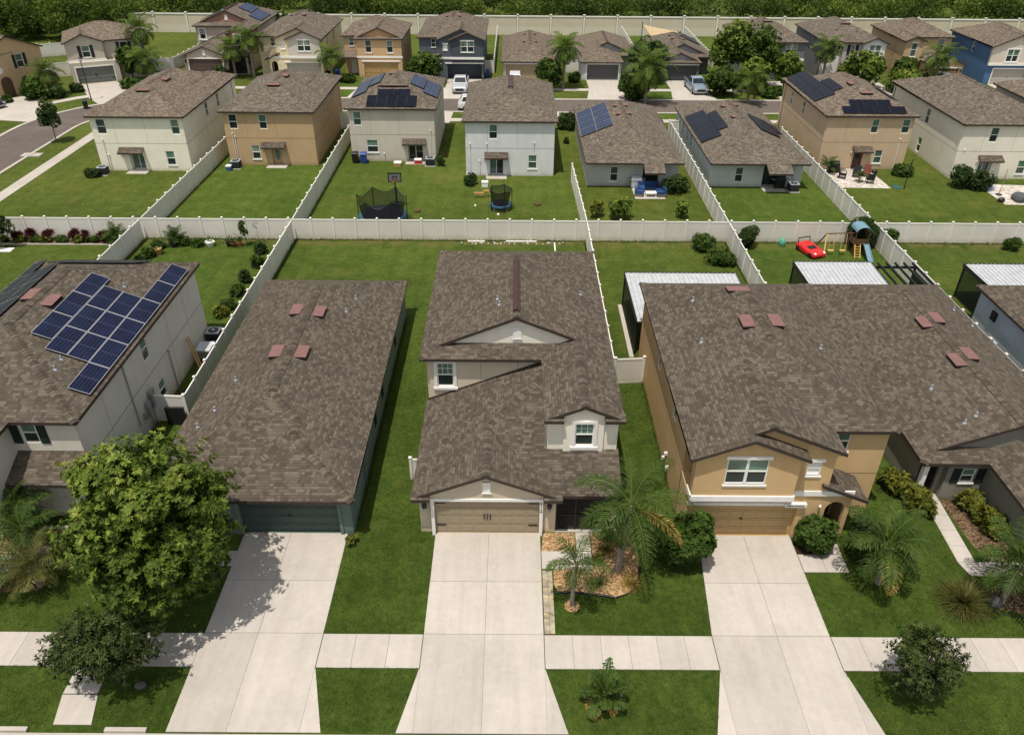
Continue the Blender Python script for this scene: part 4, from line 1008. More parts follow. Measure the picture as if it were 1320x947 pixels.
h = House('charcoal single storey house with two grey gablets behind the parked pickup', (0.075, 0.082, 0.088), (24.5, 123), extra=[(0.24, 0.24, 0.24)])
b = h.box(20.5, 25.9, 114.2, 131.0, 0, 2.47); m = h.box(25.9, 28.0, 118.4, 131, 0, 2.47)
b.garage('S', 21.4, 25.6, 2.1, garage_mat((0.06, 0.064, 0.068)), header=True)
h.hip(20.2, 28.3, 117.6, 131.3, 2.5, e0='d', di=.9, wm=1); h.hip(20.2, 26.2, 113.9, 123, 2.495, e0='d', di=.6, e1='g', wm=1)
W_, E_ = plane_pt('W', 20.2, 2.5), plane_pt('E', 28.3, 2.5)
h.vents([(W_, 126, 3.4), (W_, 123.5, 3.4), (E_, 126, 3.4), (E_, 123, 3.4)], .45, .8)
h.solar(E_, [(125+i*1.1, 126.1+i*1.1, .3, 3.2) for i in range(4)]); h.done()

h = House('slate grey two storey house half hidden by the tall clump of trees', (0.115, 0.115, 0.125), (36.5, 121))
b = h.box(34.6, 40.5, 115.1, 117, 0, 5.1); m = h.box(32.0, 40.5, 116.6, 127.6, 0, 5.1)
b.win('S', 38.6, 3.3, 1.6, 1.6, dbl=True, grid=True); b.garage('S', 35.4, 40.1, 2.1, garage_mat((0.10, 0.10, 0.105)), header=True)
q = MB(); b.bar(q, 'S', 34.5, 40.6, 2.55, 2.9, 0, .06); h.part('belt_course', q, WHITE); m.win('S', 33.4, 3.5, .8, 1.4)
h.hip(31.7, 40.8, 116.3, 127.9, 5.1); h.hip(34.3, 40.8, 114.8, 122, 5.095, e1='g'); h.vents([(plane_pt('S', 116.3, 5.1), 36.2, 4.2)]); h.done()

h = House('white fronted two storey house with black shutters and dark grey side wall', (0.155, 0.155, 0.165), (47.3, 121), extra=[(0.55, 0.53, 0.51), (0.36, 0.33, 0.31)])
m = h.box(43.4, 51.4, 116.3, 128.8, 0, 5.1); c = h.box(45.9, 48.4, 115.3, 116.3, 0, 5.1, mi=2, sides='SWE'); b = h.box(48.4, 51.45, 114.6, 116.3, 0, 5.1, mi=1)
l_ = h.box(43.42, 45.9, 116.2, 116.3, 0, 5.1, mi=1, sides='S')
b.win('S', 50.0, 3.2, 1.6, 1.6, dbl=True, trim=True); l_.win('S', 45.0, 3.4, .6, 1.3, shut=SHUTTER); c.win('S', 47.2, 3.4, .6, 1.3, shut=SHUTTER)
b.garage('S', 48.8, 51.2, 2.05, garage_mat((0.14, 0.14, 0.14)), cols=4)
q = MB(); b.bar(q, 'S', 48.35, 51.5, 2.5, 2.85, 0, .06); h.part('belt_course', q, WHITE)
h.hip(43.1, 51.7, 116.0, 129.1, 5.1); h.hip(45.6, 51.7, 115, 121, 5.097, e1='g'); h.hip(48.1, 51.75, 114.3, 119, 5.092, e0='g', e1='g', wm=1)
h.vents([(plane_pt('S', 116, 5.1), 47.2, 3.9)]); m.win('W', 121, 3.3, .7, 1.3); h.done()

h = House('golden tan house with a lower garage gable, behind the parked off road car', (0.38, 0.27, 0.15), (59, 121))
b = h.box(54.9, 57.4, 116.3, 119.5, 0, 5.1); m = h.box(54.9, 62.8, 119.4, 128.5, 0, 5.1); g_ = h.box(57.7, 62.3, 113.4, 119.4, 0, 2.5)
b.win('S', 56.2, 3.0, .8, 1.8, head=True); m.win('S', 61.4, 3.2, 1.0, 1.6, head=True)
g_.garage('S', 58.2, 61.8, 2.1, garage_mat((0.45, 0.29, 0.12)), header=True, lites=True)
h.hip(54.6, 63.1, 119.1, 128.8, 5.1); h.hip(54.6, 57.75, 116.0, 122, 5.095, e0='g', e1='g'); h.hip(57.5, 62.6, 113.1, 121, 2.6, e0='g', e1='g')
q = MB(); q.box(59.85, 60.25, 113.34, 113.4, 2.75, 3.3); h.part('attic_vent', q, WHITE)
h.lamp(g_, 'S', 62.05, 1.6); m.band('W', 2.6); h.done()

h = House('deep blue house with a beige gabled upper front in the far corner', (0.045, 0.10, 0.20), (69.5, 118), extra=[(0.45, 0.40, 0.34)])
m = h.box(65.4, 73.6, 113.1, 125, 0, 2.72); m2 = h.box(65.4, 73.6, 113.3, 125, 2.72, 5.1); u = h.box(65.4, 72.2, 112.9, 113.32, 2.72, 5.1, mi=1, sides='SWE')
u.win('S', 68.3, 3.1, 1.6, 1.6, dbl=True, trim=True); m.garage('S', 66.4, 71.0, 2.1, garage_mat((0.40, 0.37, 0.33)))
q = MB(); u.bar(q, 'S', 65.3, 72.3, 2.6, 2.9, 0, .08); h.part('belt_course', q, WHITE)
h.hip(65.1, 73.9, 113, 125.3, 5.1); h.hip(65.1, 72.5, 112.6, 119, 5.095, e0='g', e1='g', wm=1); m2.win('W', 118, 3.4, .7, 1.4, sill=False); m2.band('W', 2.74); h.done()

# houses on the bend, turned towards it
h = House('greige two storey house with black shutters and a wide sage garage on the bend', (0.36, 0.325, 0.265), (-59.25, 110.0), rz=R(25))
b = h.box(-.6, 4.0, .5, 2.2, 2.75, 5.2); m = h.box(-.6, 9.0, 1.2, 9.2, 0, 5.2); g_ = h.box(-.6, 5.4, 0, 1.25, 0, 2.75)
b.win('S', 1.8, 3.25, 1.0, 1.5, shut=SHUTTER); m.win('S', 6.6, 3.3, 1.0, 1.5, shut=SHUTTER)
g_.garage('S', 0.0, 4.65, 2.1, garage_mat((0.15, 0.165, 0.15)), hardware=True)
q = MB(); b.bar(q, 'S', -.7, 4.1, 2.72, 2.98, 0, .06); h.part('belt_course', q, WHITE)
h.hip(-.9, 9.3, .9, 9.5, 5.2, axis='x'); h.hip(-.9, 4.3, .2, 5.5, 5.195, e0='g', e1='g')
thick(h.roofmb, [[(5.1,-.1,2.6),(8,-.1,2.6),(8,1.25,3.2),(5.1,1.25,3.2)]])
h.pipes([plane_pt('S', .9, 5.2)(3, 3)]); h.done()
h = House('tan orange house with an arched entry and round wall medallion, facing the bend', (0.38, 0.27, 0.15), (-65.3, 102.4), rz=R(66))
b = h.box(-7, 6.9, 0, 9, 0, 5.2)
b.win('S', 3.6, 3.2, 1.0, 1.6, shut=SHUTTER, sill=False)
q = MB()
n = 14; arc = [(.9-.8*math.cos(PI*i/n), -.012, 1.7+.8*math.sin(PI*i/n)) for i in range(n+1)]
q.poly([(.1,-.012,0)]+arc+[(1.7,-.012,0)], 0, up=V((0,-1,0))); h.part('entry_arch', q, plain('arch_shade', (0.10, 0.07, 0.045), 0.9, 0.1))
q = MB(); q.poly([(.5+.42*math.cos(a), -.03, 3.3+.42*math.sin(a)) for a in np.linspace(0, 2*PI, 20, endpoint=False)], 0, up=V((0,-1,0))); h.part('medallion', q, WHITE)
b.garage('S', -5.4, -0.7, 2.1, garage_mat((0.14, 0.11, 0.09)))
h.hip(-2.4, 7.2, -.3, 9.3, 5.2, e0='g', e1='h'); h.hip(-7.3, 3, .0, 9.0, 5.19, axis='x', e0='h', e1='g'); h.done()
# ------------------------------------------------------------------ ground, roads, concrete
def sheet(name, pts, z, mat, kind='structure', label=None):
    m = MB(); m.poly([(x, y, z) for x, y in pts], 0, up=V((0, 0, 1)))
    return tag(m.build(name, mat), kind=kind, label=label)
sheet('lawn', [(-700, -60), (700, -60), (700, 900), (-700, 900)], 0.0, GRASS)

def slabs(name, cells, z=0.03, gap=0.012, parent=None):
    """poured slabs (quads) with open joints over a dark bed"""
    m = MB(); bed = MB()
    for q in cells:
        q = [V((x, y, 0)) for x, y in q]; c = sum(q, V((0,0,0)))/len(q)
        g = [p+(c-p).normalized()*gap for p in q]
        i0 = len(m.v); n = len(g)
        m.v += [V((p.x, p.y, z)) for p in g]+[V((p.x, p.y, -0.01)) for p in g]
        ar = sum(g[i].x*g[(i+1)%n].y-g[(i+1)%n].x*g[i].y for i in range(n))
        o = list(range(n)) if ar > 0 else list(range(n))[::-1]
        m.f.append([i0+k for k in o]); m.m.append(0); m.uv.append([(0,0)]*n)
        for i in range(n):
            a, b = o[i], o[(i+1)%n]
            m.f.append([i0+a, i0+a+n, i0+b+n, i0+b]); m.m.append(0); m.uv.append([(0,0)]*4)
        bed.poly([V((p.x, p.y, z-0.018)) for p in q], 1, up=V((0,0,1)))
    for v_, f_, mi, uv in ((bed.v, bed.f, bed.m, bed.uv),):
        i0 = len(m.v); m.v += v_; m.f += [[i+i0 for i in f] for f in f_]; m.m += mi; m.uv += uv
    return tag(m.build(name, [CONC, CONCJ]), kind='structure')
def drive(xl, xr, ytop, split, left_bot, right_bot, joint=23.3, xl2=None):
    """driveway: garage to walk, walk strip, then flared apron to the gutter"""
    xl2 = xl if xl2 is None else xl2; xm = xl+(xl2-xl)*(ytop-joint)/(ytop-20.55); c = []
    yb, yw = 16.25, 18.93
    for a, b, la, lb in ((ytop, joint, xl, xm), (joint, 20.55, xm, xl2), (20.55, yb, xl2, xl2)):
        c += [[(la, a), (split, a), (split, b), (lb, b)], [(split, a), (xr, a), (xr, b), (split, b)]]
    if left_bot < xl2-.1: c.append([(xl2, yw), (xl2, yb), (left_bot, yb), (xl2-.02, yw)])
    if right_bot > xr+.1: c.append([(xr, yw), (xr+.02, yw), (right_bot, yb), (xr, yb)])
    slabs('driveway', c)
drive(-3.52, 1.36, 26.2, -1.03, -4.12, 2.13)
drive(-12.42, -7.6, 26.15, -10.25, -12.42, -6.82)
drive(8.72, 13.0, 26.15, 10.85, 7.5, 13.6, xl2=8.2)
drive(-29.3, -24.3, 25.7, -26.8, -29.9, -23.7)
def walk(x0, x1, y0=18.95, y1=20.53, pitch=1.16):
    n = max(1, round((x1-x0)/pitch)); w = (x1-x0)/n
    slabs('sidewalk', [[(x0+i*w, y0), (x0+(i+1)*w, y0), (x0+(i+1)*w, y1), (x0+i*w, y1)] for i in range(n)])
for a, b in ((-24.28, -12.42), (-7.58, -3.54), (1.38, 8.18), (13.02, 30)): walk(a, b)
slabs('front_path', [[(-16.85, 17.75), (-15.55, 17.75), (-15.55, 18.93), (-16.85, 18.93)], [(-16.6, 16.5), (-15.2, 16.5), (-15.5, 17.72), (-16.85, 17.72)]])
slabs('front_path', [[(1.38, 24.05), (3.66, 24.05), (3.66, 25.1), (1.38, 25.1)], [(3.0, 25.13), (3.66, 25.13), (3.66, 26.28), (3.0, 26.28)]])
slabs('front_path', [[(13.02, 23.95), (14.05, 23.95), (14.05, 25.0), (13.02, 25.0)], [(14.05, 23.95), (15.02, 23.95), (15.02, 25.0), (14.05, 25.0)], [(14.1, 25.02), (15.05, 25.02), (15.05, 26.02), (14.1, 26.02)]])
slabs('front_path', [[(-14.3, 24.1), (-12.42, 24.1), (-12.42, 25.0), (-14.3, 25.0)], [(-15.3, 25.0), (-14.3, 25.0), (-14.3, 26.9), (-15.3, 26.9)]])
slabs('front_path', [[(-24.2, 23.6), (-22.4, 23.6), (-22.4, 24.7), (-24.2, 24.7)], [(-22.4, 23.6), (-20.8, 23.6), (-20.8, 24.7), (-22.4, 24.7)], [(-21.9, 24.75), (-20.8, 24.75), (-20.8, 26.5), (-21.9, 26.5)]])
cells = []
for i in range(4):
    a, b = 28.6-i*1.0, 28.6-(i+1)*1.0; f = lambda y: (28.6-y)*-0.05
    cells.append([(20.32+f(a), a), (21.12+f(a), a), (21.12+f(b), b), (20.32+f(b), b)])
cells += [[(20.12, 24.6), (21.3, 24.6), (21.3, 23.8), (20.32, 23.8)], [(21.3, 24.6), (23.0, 24.6), (23.0, 23.8), (21.3, 23.8)], [(23.0, 24.6), (25, 24.6), (25, 23.8), (23.0, 23.8)]]
slabs('front_path', cells)
m = MB()
for i in range(11):
    y0 = 20.6+i*0.305; a = 1.40; c = a+0.2+0.06*random.random()
    m.box(a, c-.006, y0, y0+.298, 0, .028); m.box(c+.006, 1.83, y0, y0+.298, 0, .028)
tag(m.build('paver_strip', PAVER), kind='structure')
# front street with gutter
m = MB(); m.box(-60, 60, 15.5, 16.18, -.02, .035); m.box(-60, -17.4, 16.2, 16.36, 0, .13); m.box(-14.6, -13.1, 16.2, 16.36, 0, .13)
tag(m.build('kerb', CONC), kind='structure')
sheet('front_road', [(-60, 6), (60, 6), (60, 15.49), (-60, 15.49)], .006, ASPH)
# mulch beds
def bed(pts, mat, z=.05, name='mulch_bed'):
    m = MB(); p3 = [(x, y) for x, y in pts]; c = (sum(p[0] for p in p3)/len(p3), sum(p[1] for p in p3)/len(p3))
    n = len(p3)
    for i in range(n):
        a, b = p3[i], p3[(i+1)%n]
        ia, ib = [(c[0]+(q[0]-c[0])*.9, c[1]+(q[1]-c[1])*.9) for q in (a, b)]
        m.poly([(*a, 0.0), (*b, 0.0), (*ib, z), (*ia, z)], 0, up=V((0,0,1))); m.poly([(*ia, z), (*ib, z), (*c, z+.03)], 0, up=V((0,0,1)))
    return tag(m.build(name, mat), kind='structure')
bed([(1.4, 25.13), (2.97, 25.13), (2.97, 26.28), (1.5, 26.28)], MULCH)
bed([(3.7, 26.28), (3.7, 24.03), (1.9, 24.0), (1.88, 23.2), (2.1, 22.7), (2.9, 22.75), (3.7, 22.65), (4.5, 22.5), (5.1, 22.75), (5.55, 23.5), (5.75, 24.4), (5.8, 26.2), (4.9, 26.28)], MULCH)
m = MB(); m.tube([(x, y, .06) for x, y in ((1.9, 22.72), (2.9, 22.7), (3.7, 22.6), (4.5, 22.44), (5.15, 22.7), (5.6, 23.5), (5.82, 24.4), (5.86, 26.2))], .045, 6)
tag(m.build('bed_edging', BLACK), kind='structure')
circ = lambda x, y, r, n=16: [(x+r*math.cos(2*PI*i/n)*(1+.08*math.sin(3*i)), y+r*math.sin(2*PI*i/n)) for i in range(n)]
bed(circ(2.6, 22.02, .33), MULCH); bed(circ(3.5, 17.5, .3), MULCHB)
bed([(21.15, 28.7), (22.95, 28.7), (22.95, 25.4), (22.3, 24.65), (21.5, 24.65), (21.3, 25.8)], MULCHB)
bed([(20.4, 23.2), (22, 23.6), (24.5, 23.5), (24.5, 21.6), (22.5, 21.5), (20.7, 22.0)], MULCHB)
bed([(13.05, 25.03), (14.05, 25.03), (14.05, 26.02), (13.05, 26.02)], DIRT)

bed([(-24.5, 24.8), (-22.0, 24.8), (-20, 25.6), (-20, 26.3), (-24.5, 26.3)], MULCH)
bed([(-24.5, 22.4), (-20.2, 22.7), (-20, 23.5), (-24.5, 23.4)], MULCHB)
bed([(-43, 58.0), (-31.5, 58.1), (-31.5, 59.1), (-43, 59.1)], MULCHB)
m = MB(); m.box(-43, -31.5, 57.9, 58.0, 0, .1); tag(m.build('bed_edging', CONC), kind='structure')
# rear patios
bed([(31.4, 77.1), (31.6, 72.1), (36.25, 72.0), (36.1, 76.4), (35.5, 77.2)], STONES, .04, 'stone_patio')
bed([(45.0, 73.2), (45.1, 68.0), (52, 68.0), (52, 72.8), (47, 73.3)], STONES, .04, 'stone_patio')
slabs('patio_slab', [[(11.3, 71.6), (14.1, 71.6), (14.1, 68.8), (11.3, 68.8)]])
# far street, curving at the bend
def arcpts(cx, cy, r, a0, a1, n=12): return [(cx+r*math.cos(R(a0+(a1-a0)*i/n)), cy+r*math.sin(R(a0+(a1-a0)*i/n))) for i in range(n+1)]
inner = [(120, 97.75)]+arcpts(-42.5, 89.5, 8.25, 90, 180)+[(-50.75, 40)]
outer = [(120, 103.5)]+arcpts(-42.0, 88.5, 15.0, 90, 180)+[(-57.0, 40)]
def ribbon(name, a, b, z, mat, h=None):
    m = MB()
    for i in range(len(a)-1):
        m.poly([(*a[i], z), (*a[i+1], z), (*b[i+1], z), (*b[i], z)], 0, up=V((0,0,1)))
    if h:
        for l in (a, b):
            for i in range(len(l)-1): m.poly([(*l[i], 0), (*l[i+1], 0), (*l[i+1], z), (*l[i], z)], 0)
    return tag(m.build(name, mat), kind='structure')
def offs(line, d):
    out = []
    for i, p in enumerate(line):
        a = line[max(0, i-1)]; b = line[min(len(line)-1, i+1)]
        t = V((b[0]-a[0], b[1]-a[1])).normalized(); out.append((p[0]-t.y*d, p[1]+t.x*d))
    return out
ribbon('road', inner, outer, .008, ASPH)
ribbon('kerb', inner, offs(inner, .35), .07, CONC, True); ribbon('kerb', outer, offs(outer, -.45), .07, CONC, True)
ribbon('sidewalk', offs(inner, 3.0), offs(inner, 4.3), .03, CONC); ribbon('sidewalk', offs(outer, -4.6), offs(outer, -5.9), .034, CONC)
for x0, x1, f in ((-47, -42.2, 1), (-31.8, -26.9, 0), (-21.1, -16.3, 0), (-9.3, -4.5, 1), (-1.2, 3.4, 1), (10.2, 14.7, 1), (21.3, 25.8, 1), (35.4, 40.1, 1), (48.7, 51.3, 1), (58, 62, 1), (66.2, 71, 1)):
    yt = 114.1 if x0 > -40 else 116
    slabs('driveway', [[(x0, yt), ((x0+x1)/2, yt), ((x0+x1)/2, 109), (x0, 109)], [((x0+x1)/2, yt), (x1, yt), (x1, 109), ((x0+x1)/2, 109)],
        [(x0, 109), ((x0+x1)/2, 109), ((x0+x1)/2, 103.6), (x0-.7, 103.6)], [((x0+x1)/2, 109), (x1, 109), (x1+.7, 103.6), ((x0+x1)/2, 103.6)]], z=.045)
for x in (-31, -20, -12, 1, 8, 22, 33):      # driveway ends seen between the second-row houses
    slabs('driveway', [[(x, 97.6), (x+4.6, 97.6), (x+4.4, 92.5), (x+.2, 92.5)]], z=.045)
slabs('driveway', [[(-59.1, 109.7), (-55.0, 111.7), (-51.6, 107.7), (-54.6, 102.6)], [(-54.6, 102.6), (-51.6, 107.7), (-48.6, 103.4), (-52.0, 99.7)]], z=.05)
slabs('driveway', [[(-66, 101.2), (-63.4, 103.6), (-60, 101), (-57, 97.9)], [(-66, 101.2), (-57, 97.9), (-56.6, 92), (-66, 93.5)]], z=.05)

# ------------------------------------------------------------------ fences
_post, _panel = {}, {}
def post_mesh(h, w=.13):
    k = (h, w)
    if k not in _post:
        m = MB(); m.box(-w/2, w/2, -w/2, w/2, 0, h+.08)
        c = w/2+.02; t = h+.08
        m.box(-c, c, -c, c, t, t+.04); 
        for a, b in (((-c,-c),(c,-c)),((c,-c),(c,c)),((c,c),(-c,c)),((-c,c),(-c,-c))): m.poly([(*a,t+.04),(*b,t+.04),(0,0,t+.11)], 0)
        o = m.build('post', VINYLP); me = o.data; bpy.data.objects.remove(o); _post[k] = me
    return _post[k]
def panel_mesh(L, h, mat):
    k = (round(L, 2), h, mat.name)
    if k not in _panel:
        m = MB(); m.box(.05, L-.05, -.02, .02, .06, h-.05); m.box(.05, L-.05, -.035, .035, h-.12, h, 1); m.box(.05, L-.05, -.03, .03, .03, .15, 1)
        o = m.build('panel', [mat, VINYLP]); me = o.data; bpy.data.objects.remove(o); _panel[k] = me
    return _panel[k]
def fence(label, p0, p1, h=1.78, pitch=1.8, mat=None, ends=(True, True), name='vinyl_fence', group=None):
    p0, p1 = V((*p0, 0)), V((*p1, 0)); d = p1-p0; L = d.length; n = max(1, round(L/pitch)); w = L/n; rz = math.atan2(d.y, d.x)
    t = thing(name, label, 'fence', p0, rz, group)
    for i in range(n+1):
        if (i == 0 and not ends[0]) or (i == n and not ends[1]): continue
        o = bpy.data.objects.new('post', post_mesh(h)); COL.objects.link(o); o.parent = t; o.location = (i*w, 0, 0)
    for i in range(n):
        o = bpy.data.objects.new('panel', panel_mesh(w, h, mat or VINYL)); COL.objects.link(o); o.parent = t; o.location = (i*w, 0, 0)
    return t
fence('long white vinyl fence across the back of the front row yards', (-50.5, 59.3), (50, 59.3))
for x, y0, y1, e, lab in ((-30.2, 59.2, 27, 0, 'white vinyl fence running back beside the garden bed, behind the blue solar roof'), (-17.9, 59.2, 34.6, 0, 'white vinyl fence between the potted plant garden and the bare lawn behind the teal house'),
      (6.0, 59.2, 38.6, 0, 'white vinyl fence along the side of the beige house'), (17.5, 59.2, 43, 0, 'white vinyl fence between the first carport and the play yard'),
      (29.4, 59.2, 37.5, 0, 'white vinyl fence between the black pergola and the third carport')):
    fence(lab, (x, y0-.1), (x, y1), ends=(False, True), group='white side fences of the front row yards')
for x, x2, y1, lab in ((-30.2, -30.0, 86, 'white side fence between the cream house and the tan brown house'), (-17.9, -17.95, 90.5, 'white side fence between the tan brown house and the taupe grey house'),
      (6.0, 5.65, 73.0, 'white side fence ending in open lawn between small trampoline and blue sofas'), (17.5, 17.45, 88, 'white side fence between the two single storey grey houses'),
      (29.4, 29.3, 85.5, 'white side fence between the blue grey house and the white stone patio')):
    fence(lab, (x, 59.4), (x2, y1), ends=(False, True), group='white side fences of the rear yards')
fence('short white gate fence closing the gap between the beige house and the tan orange wall', (6.1, 38.6), (7.8, 38.75))
fence('short white gate fence with a dark opening under it beside the grey house wall', (-19.7, 34.7), (-17.9, 34.6))
fence('short beige gate fence beside the pale blue grey wall at the edge', (29.4, 37.5), (31.3, 37.5))
fence('short beige gate fence beside the wall of the house with black solar panels', (17.45, 88), (18.6, 88.2))
fence('white fence stub between the tan brown house and its neighbour at the street end', (-19.8, 90), (-17.95, 90.5))
fence('grey white fence beyond the sage garage house, along the far left lawn', (-84, 121), (-62, 132), h=1.9)
fence('beige fence beside the sage garage house', (-66.5, 113.2), (-60.6, 115.2), h=1.9)
fence('white fence running back beside the brown gabled taupe house', (-49.3, 118.5), (-47.5, 146), ends=(True, False))
fence('beige return fence beside the brown gabled taupe house', (-54, 117.5), (-49.3, 118.5))
fence('white fence running back between slate blue house and single storey taupe house', (-2.9, 118), (-2.9, 146), ends=(True, False))
fence('short fence beside the slate blue house garage', (-4.2, 118), (-2.9, 118))
fence('white fence running back beside the shade sail yard', (18.6, 124), (18.6, 146), ends=(True, False))
fence('white fence running back from the charcoal house', (29.6, 122), (29.6, 146), ends=(True, False))
fence('white fence at the side of the light grey house', (7.6, 118.6), (9.3, 118.6))
fence('white utility screen fence against the beige house', (-5.05, 30.0), (-4.3, 30.0), h=1.3, pitch=.8)
# tall precast perimeter wall
t = thing('perimeter_wall', 'tall beige precast wall with white posts and white cap in front of the wood', 'wall', (-69, 147.6, 0))
n = 33; w = 5.8
for i in range(n+1):
    m = MB(); m.box(-.14, .14, -.14, .14, 0, 3.25); m.box(-.2, .2, -.2, .2, 3.25, 3.36)
    if i == 0: pm = m.build('post', VINYLP, t, loc=(0, 0, 0)).data
    else: o = bpy.data.objects.new('post', pm); COL.objects.link(o); o.parent = t; o.location = (i*w, -.045*i, 0)
for i in range(n):
    if i == 0:
        m = MB(); m.box(.2, w-.2, -.08, .08, 0, 1.35, 1); m.box(.2, w-.2, -.07, .07, 1.36, 2.95, 0); m.box(.2, w-.2, -.14, .14, 2.95, 3.12, 2)
        pm = m.build('panel', [BEIGEW, plain('precast_low', (0.64, 0.58, 0.47), .8, .2, var=.03, vs=.4), VINYLP], t).data
    else: o = bpy.data.objects.new('panel', pm); COL.objects.link(o); o.parent = t; o.location = (i*w, -.045*i, 0)
# ------------------------------------------------------------------ plants
def leafmesh(name, P, A, B, lc, mat, parent=None, loc=None, extra=None):
    """leaf faces: centre line P->P+A, half width B; lc = lightness per leaf. rhombus with a fold"""
    n = len(P)
    v = np.empty((n, 4, 3)); v[:, 0] = P; v[:, 1] = P+A*.45+B; v[:, 2] = P+A; v[:, 3] = P+A*.45-B
    me = bpy.data.meshes.new(name)
    me.vertices.add(n*4); me.vertices.foreach_set('co', v.reshape(-1))
    me.loops.add(n*4); me.loops.foreach_set('vertex_index', np.arange(n*4, dtype=np.int32))
    me.polygons.add(n); me.polygons.foreach_set('loop_start', np.arange(0, n*4, 4, dtype=np.int32)); me.polygons.foreach_set('loop_total', np.full(n, 4, dtype=np.int32))
    a = me.attributes.new('lc', 'FLOAT', 'POINT'); a.data.foreach_set('value', np.repeat(lc, 4).astype(np.float32))
    me.materials.append(mat); me.update(calc_edges=True); me.validate()
    o = bpy.data.objects.new(name, me); COL.objects.link(o)
    if parent: o.parent = parent
    if loc is not None: o.location = loc
    return o
def unit(n):
    d = rng.normal(size=(n, 3)); return d/np.linalg.norm(d, axis=1)[:, None]
def nrm(a): return a/np.maximum(np.linalg.norm(a, axis=1), 1e-9)[:, None]
def rosettes(C, D, per, L, W, spread=1.0, droop=.3, jit=.3):
    """leaves radiating from twig tips C pointing along D"""
    n = len(C); P = np.repeat(C, per, 0); d = np.repeat(D, per, 0)
    r = unit(n*per); r -= d*np.sum(r*d, 1)[:, None]; r = nrm(r)
    a = nrm(d*rng.uniform(.1, .9, (n*per, 1))+r*spread+np.array([0, 0, -droop]))
    ln = L*rng.uniform(1-jit, 1+jit, (n*per, 1))
    s = nrm(np.cross(a, d+unit(n*per)*.35))
    return P+a*ln*.08, a*ln, s*W*rng.uniform(.7, 1.2, (n*per, 1))
def lobes(n, rx, ry, rz, lr, seed=1, zlo=-.7):
    g = np.random.default_rng(seed); out = []
    while len(out) < n:
        d = g.normal(size=3); d /= np.linalg.norm(d)
        if d[2] < zlo: continue
        k = g.uniform(.5, 1.0)
        out.append((d*k*np.array([rx, ry, rz]), lr*g.uniform(.6, 1.35)))
    return out
def crown_tips(lb, per, core=None, shell=(.82, 1.05)):
    """tips over the surface of the union of lobes; tips buried in other lobes are dropped"""
    C, D = [], []
    for c, r in lb:
        d = unit(per); p = c+d*r*rng.uniform(*shell, (per, 1)); C.append(p); D.append(d)
    C, D = np.concatenate(C), np.concatenate(D)
    keep = np.ones(len(C), bool)
    for c, r in lb:
        keep &= np.linalg.norm(C-c, axis=1) > r*.72
    return C[keep], D[keep]
def limbs(mb, base, top, lb, r0, n=9, seed=3):
    g = random.Random(seed); base, top = V(base), V(top)
    mid = (base+top)/2+V((g.uniform(-.1,.1), g.uniform(-.1,.1), 0))
    mb.tube([base, base+V((0,0,.15)), mid, top], [r0*1.35, r0, r0*.8, r0*.55], 9)
    for c, r in g.sample(lb, min(n, len(lb))):
        c = V(c); s = base.lerp(top, g.uniform(.5, 1.0)); m = s.lerp(c, .5)+V((0,0,.12*(c-s).length))
        mb.tube([s, m, c], [r0*.42, r0*.26, r0*.08], 6)
def tree(name, label, cat, x, y, h, rx, ry, rz, zc, nl, lr, per, leaf, mat, tips=12, trunk_r=.14, group=None, seed=1, droop=.3, spread=1.0, lean=(0, 0), zlo=-.7, rot=0.0, inner=True, sprays=0):
    t = thing(name, label, cat, (x, y, 0), rot, group)
    lb = [(c+np.array([lean[0], lean[1], zc]), r) for c, r in lobes(nl, rx, ry, rz, lr, seed, zlo)]
    C, D = crown_tips(lb, per)
    D = nrm(D+np.array([0, 0, .45]))
    tw = []
    for _ in range(sprays):     # twigs that reach out past the crown
        az, e = rng.uniform(0, 6.283), rng.uniform(-.35, .9); d = np.array([math.cos(az)*math.cos(e), math.sin(az)*math.cos(e), math.sin(e)])
        p0 = np.array([lean[0], lean[1], zc])+d*np.array([rx, ry, rz])*.55; p1 = np.array([lean[0], lean[1], zc])+d*np.array([rx, ry, rz])*rng.uniform(1.0, 1.3)+np.array([0, 0, rng.uniform(-.1, .15)])
        tw.append((p0, p1)); f = np.linspace(.15, 1, 11)[:, None]; C = np.concatenate([C, p0+(p1-p0)*f+rng.normal(0, .05, (11, 3))]); D = np.concatenate([D, nrm(np.repeat(d[None], 11, 0)+rng.normal(0, .3, (11, 3)))])
    P, A, B = rosettes(C, D, tips, leaf[0], leaf[1], spread, droop)
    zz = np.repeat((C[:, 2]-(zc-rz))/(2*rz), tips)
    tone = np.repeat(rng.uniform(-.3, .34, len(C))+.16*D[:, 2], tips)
    lc = np.clip(.10+.5*zz+tone+rng.uniform(-.15, .15, len(P)), 0, 1)  # high and upward tips lighter: sunlight put into the leaf colour
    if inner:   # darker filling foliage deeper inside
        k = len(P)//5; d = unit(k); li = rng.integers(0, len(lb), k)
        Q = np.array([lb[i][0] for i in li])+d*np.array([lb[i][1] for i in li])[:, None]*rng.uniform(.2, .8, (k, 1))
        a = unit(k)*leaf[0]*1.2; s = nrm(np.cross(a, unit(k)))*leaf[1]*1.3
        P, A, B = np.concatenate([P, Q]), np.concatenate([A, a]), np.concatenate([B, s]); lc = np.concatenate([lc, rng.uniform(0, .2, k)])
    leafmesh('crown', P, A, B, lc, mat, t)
    mb = MB(); limbs(mb, (0, 0, -.05), (lean[0], lean[1], zc-.1*rz), lb, trunk_r, seed=seed)
    for p0, p1 in tw: mb.tube([V((lean[0], lean[1], zc-.3*rz)), V(p0), V(p1)], [.022, .014, .005], 5)
    mb.build('trunk', BARK, t, smooth=True)
    return t
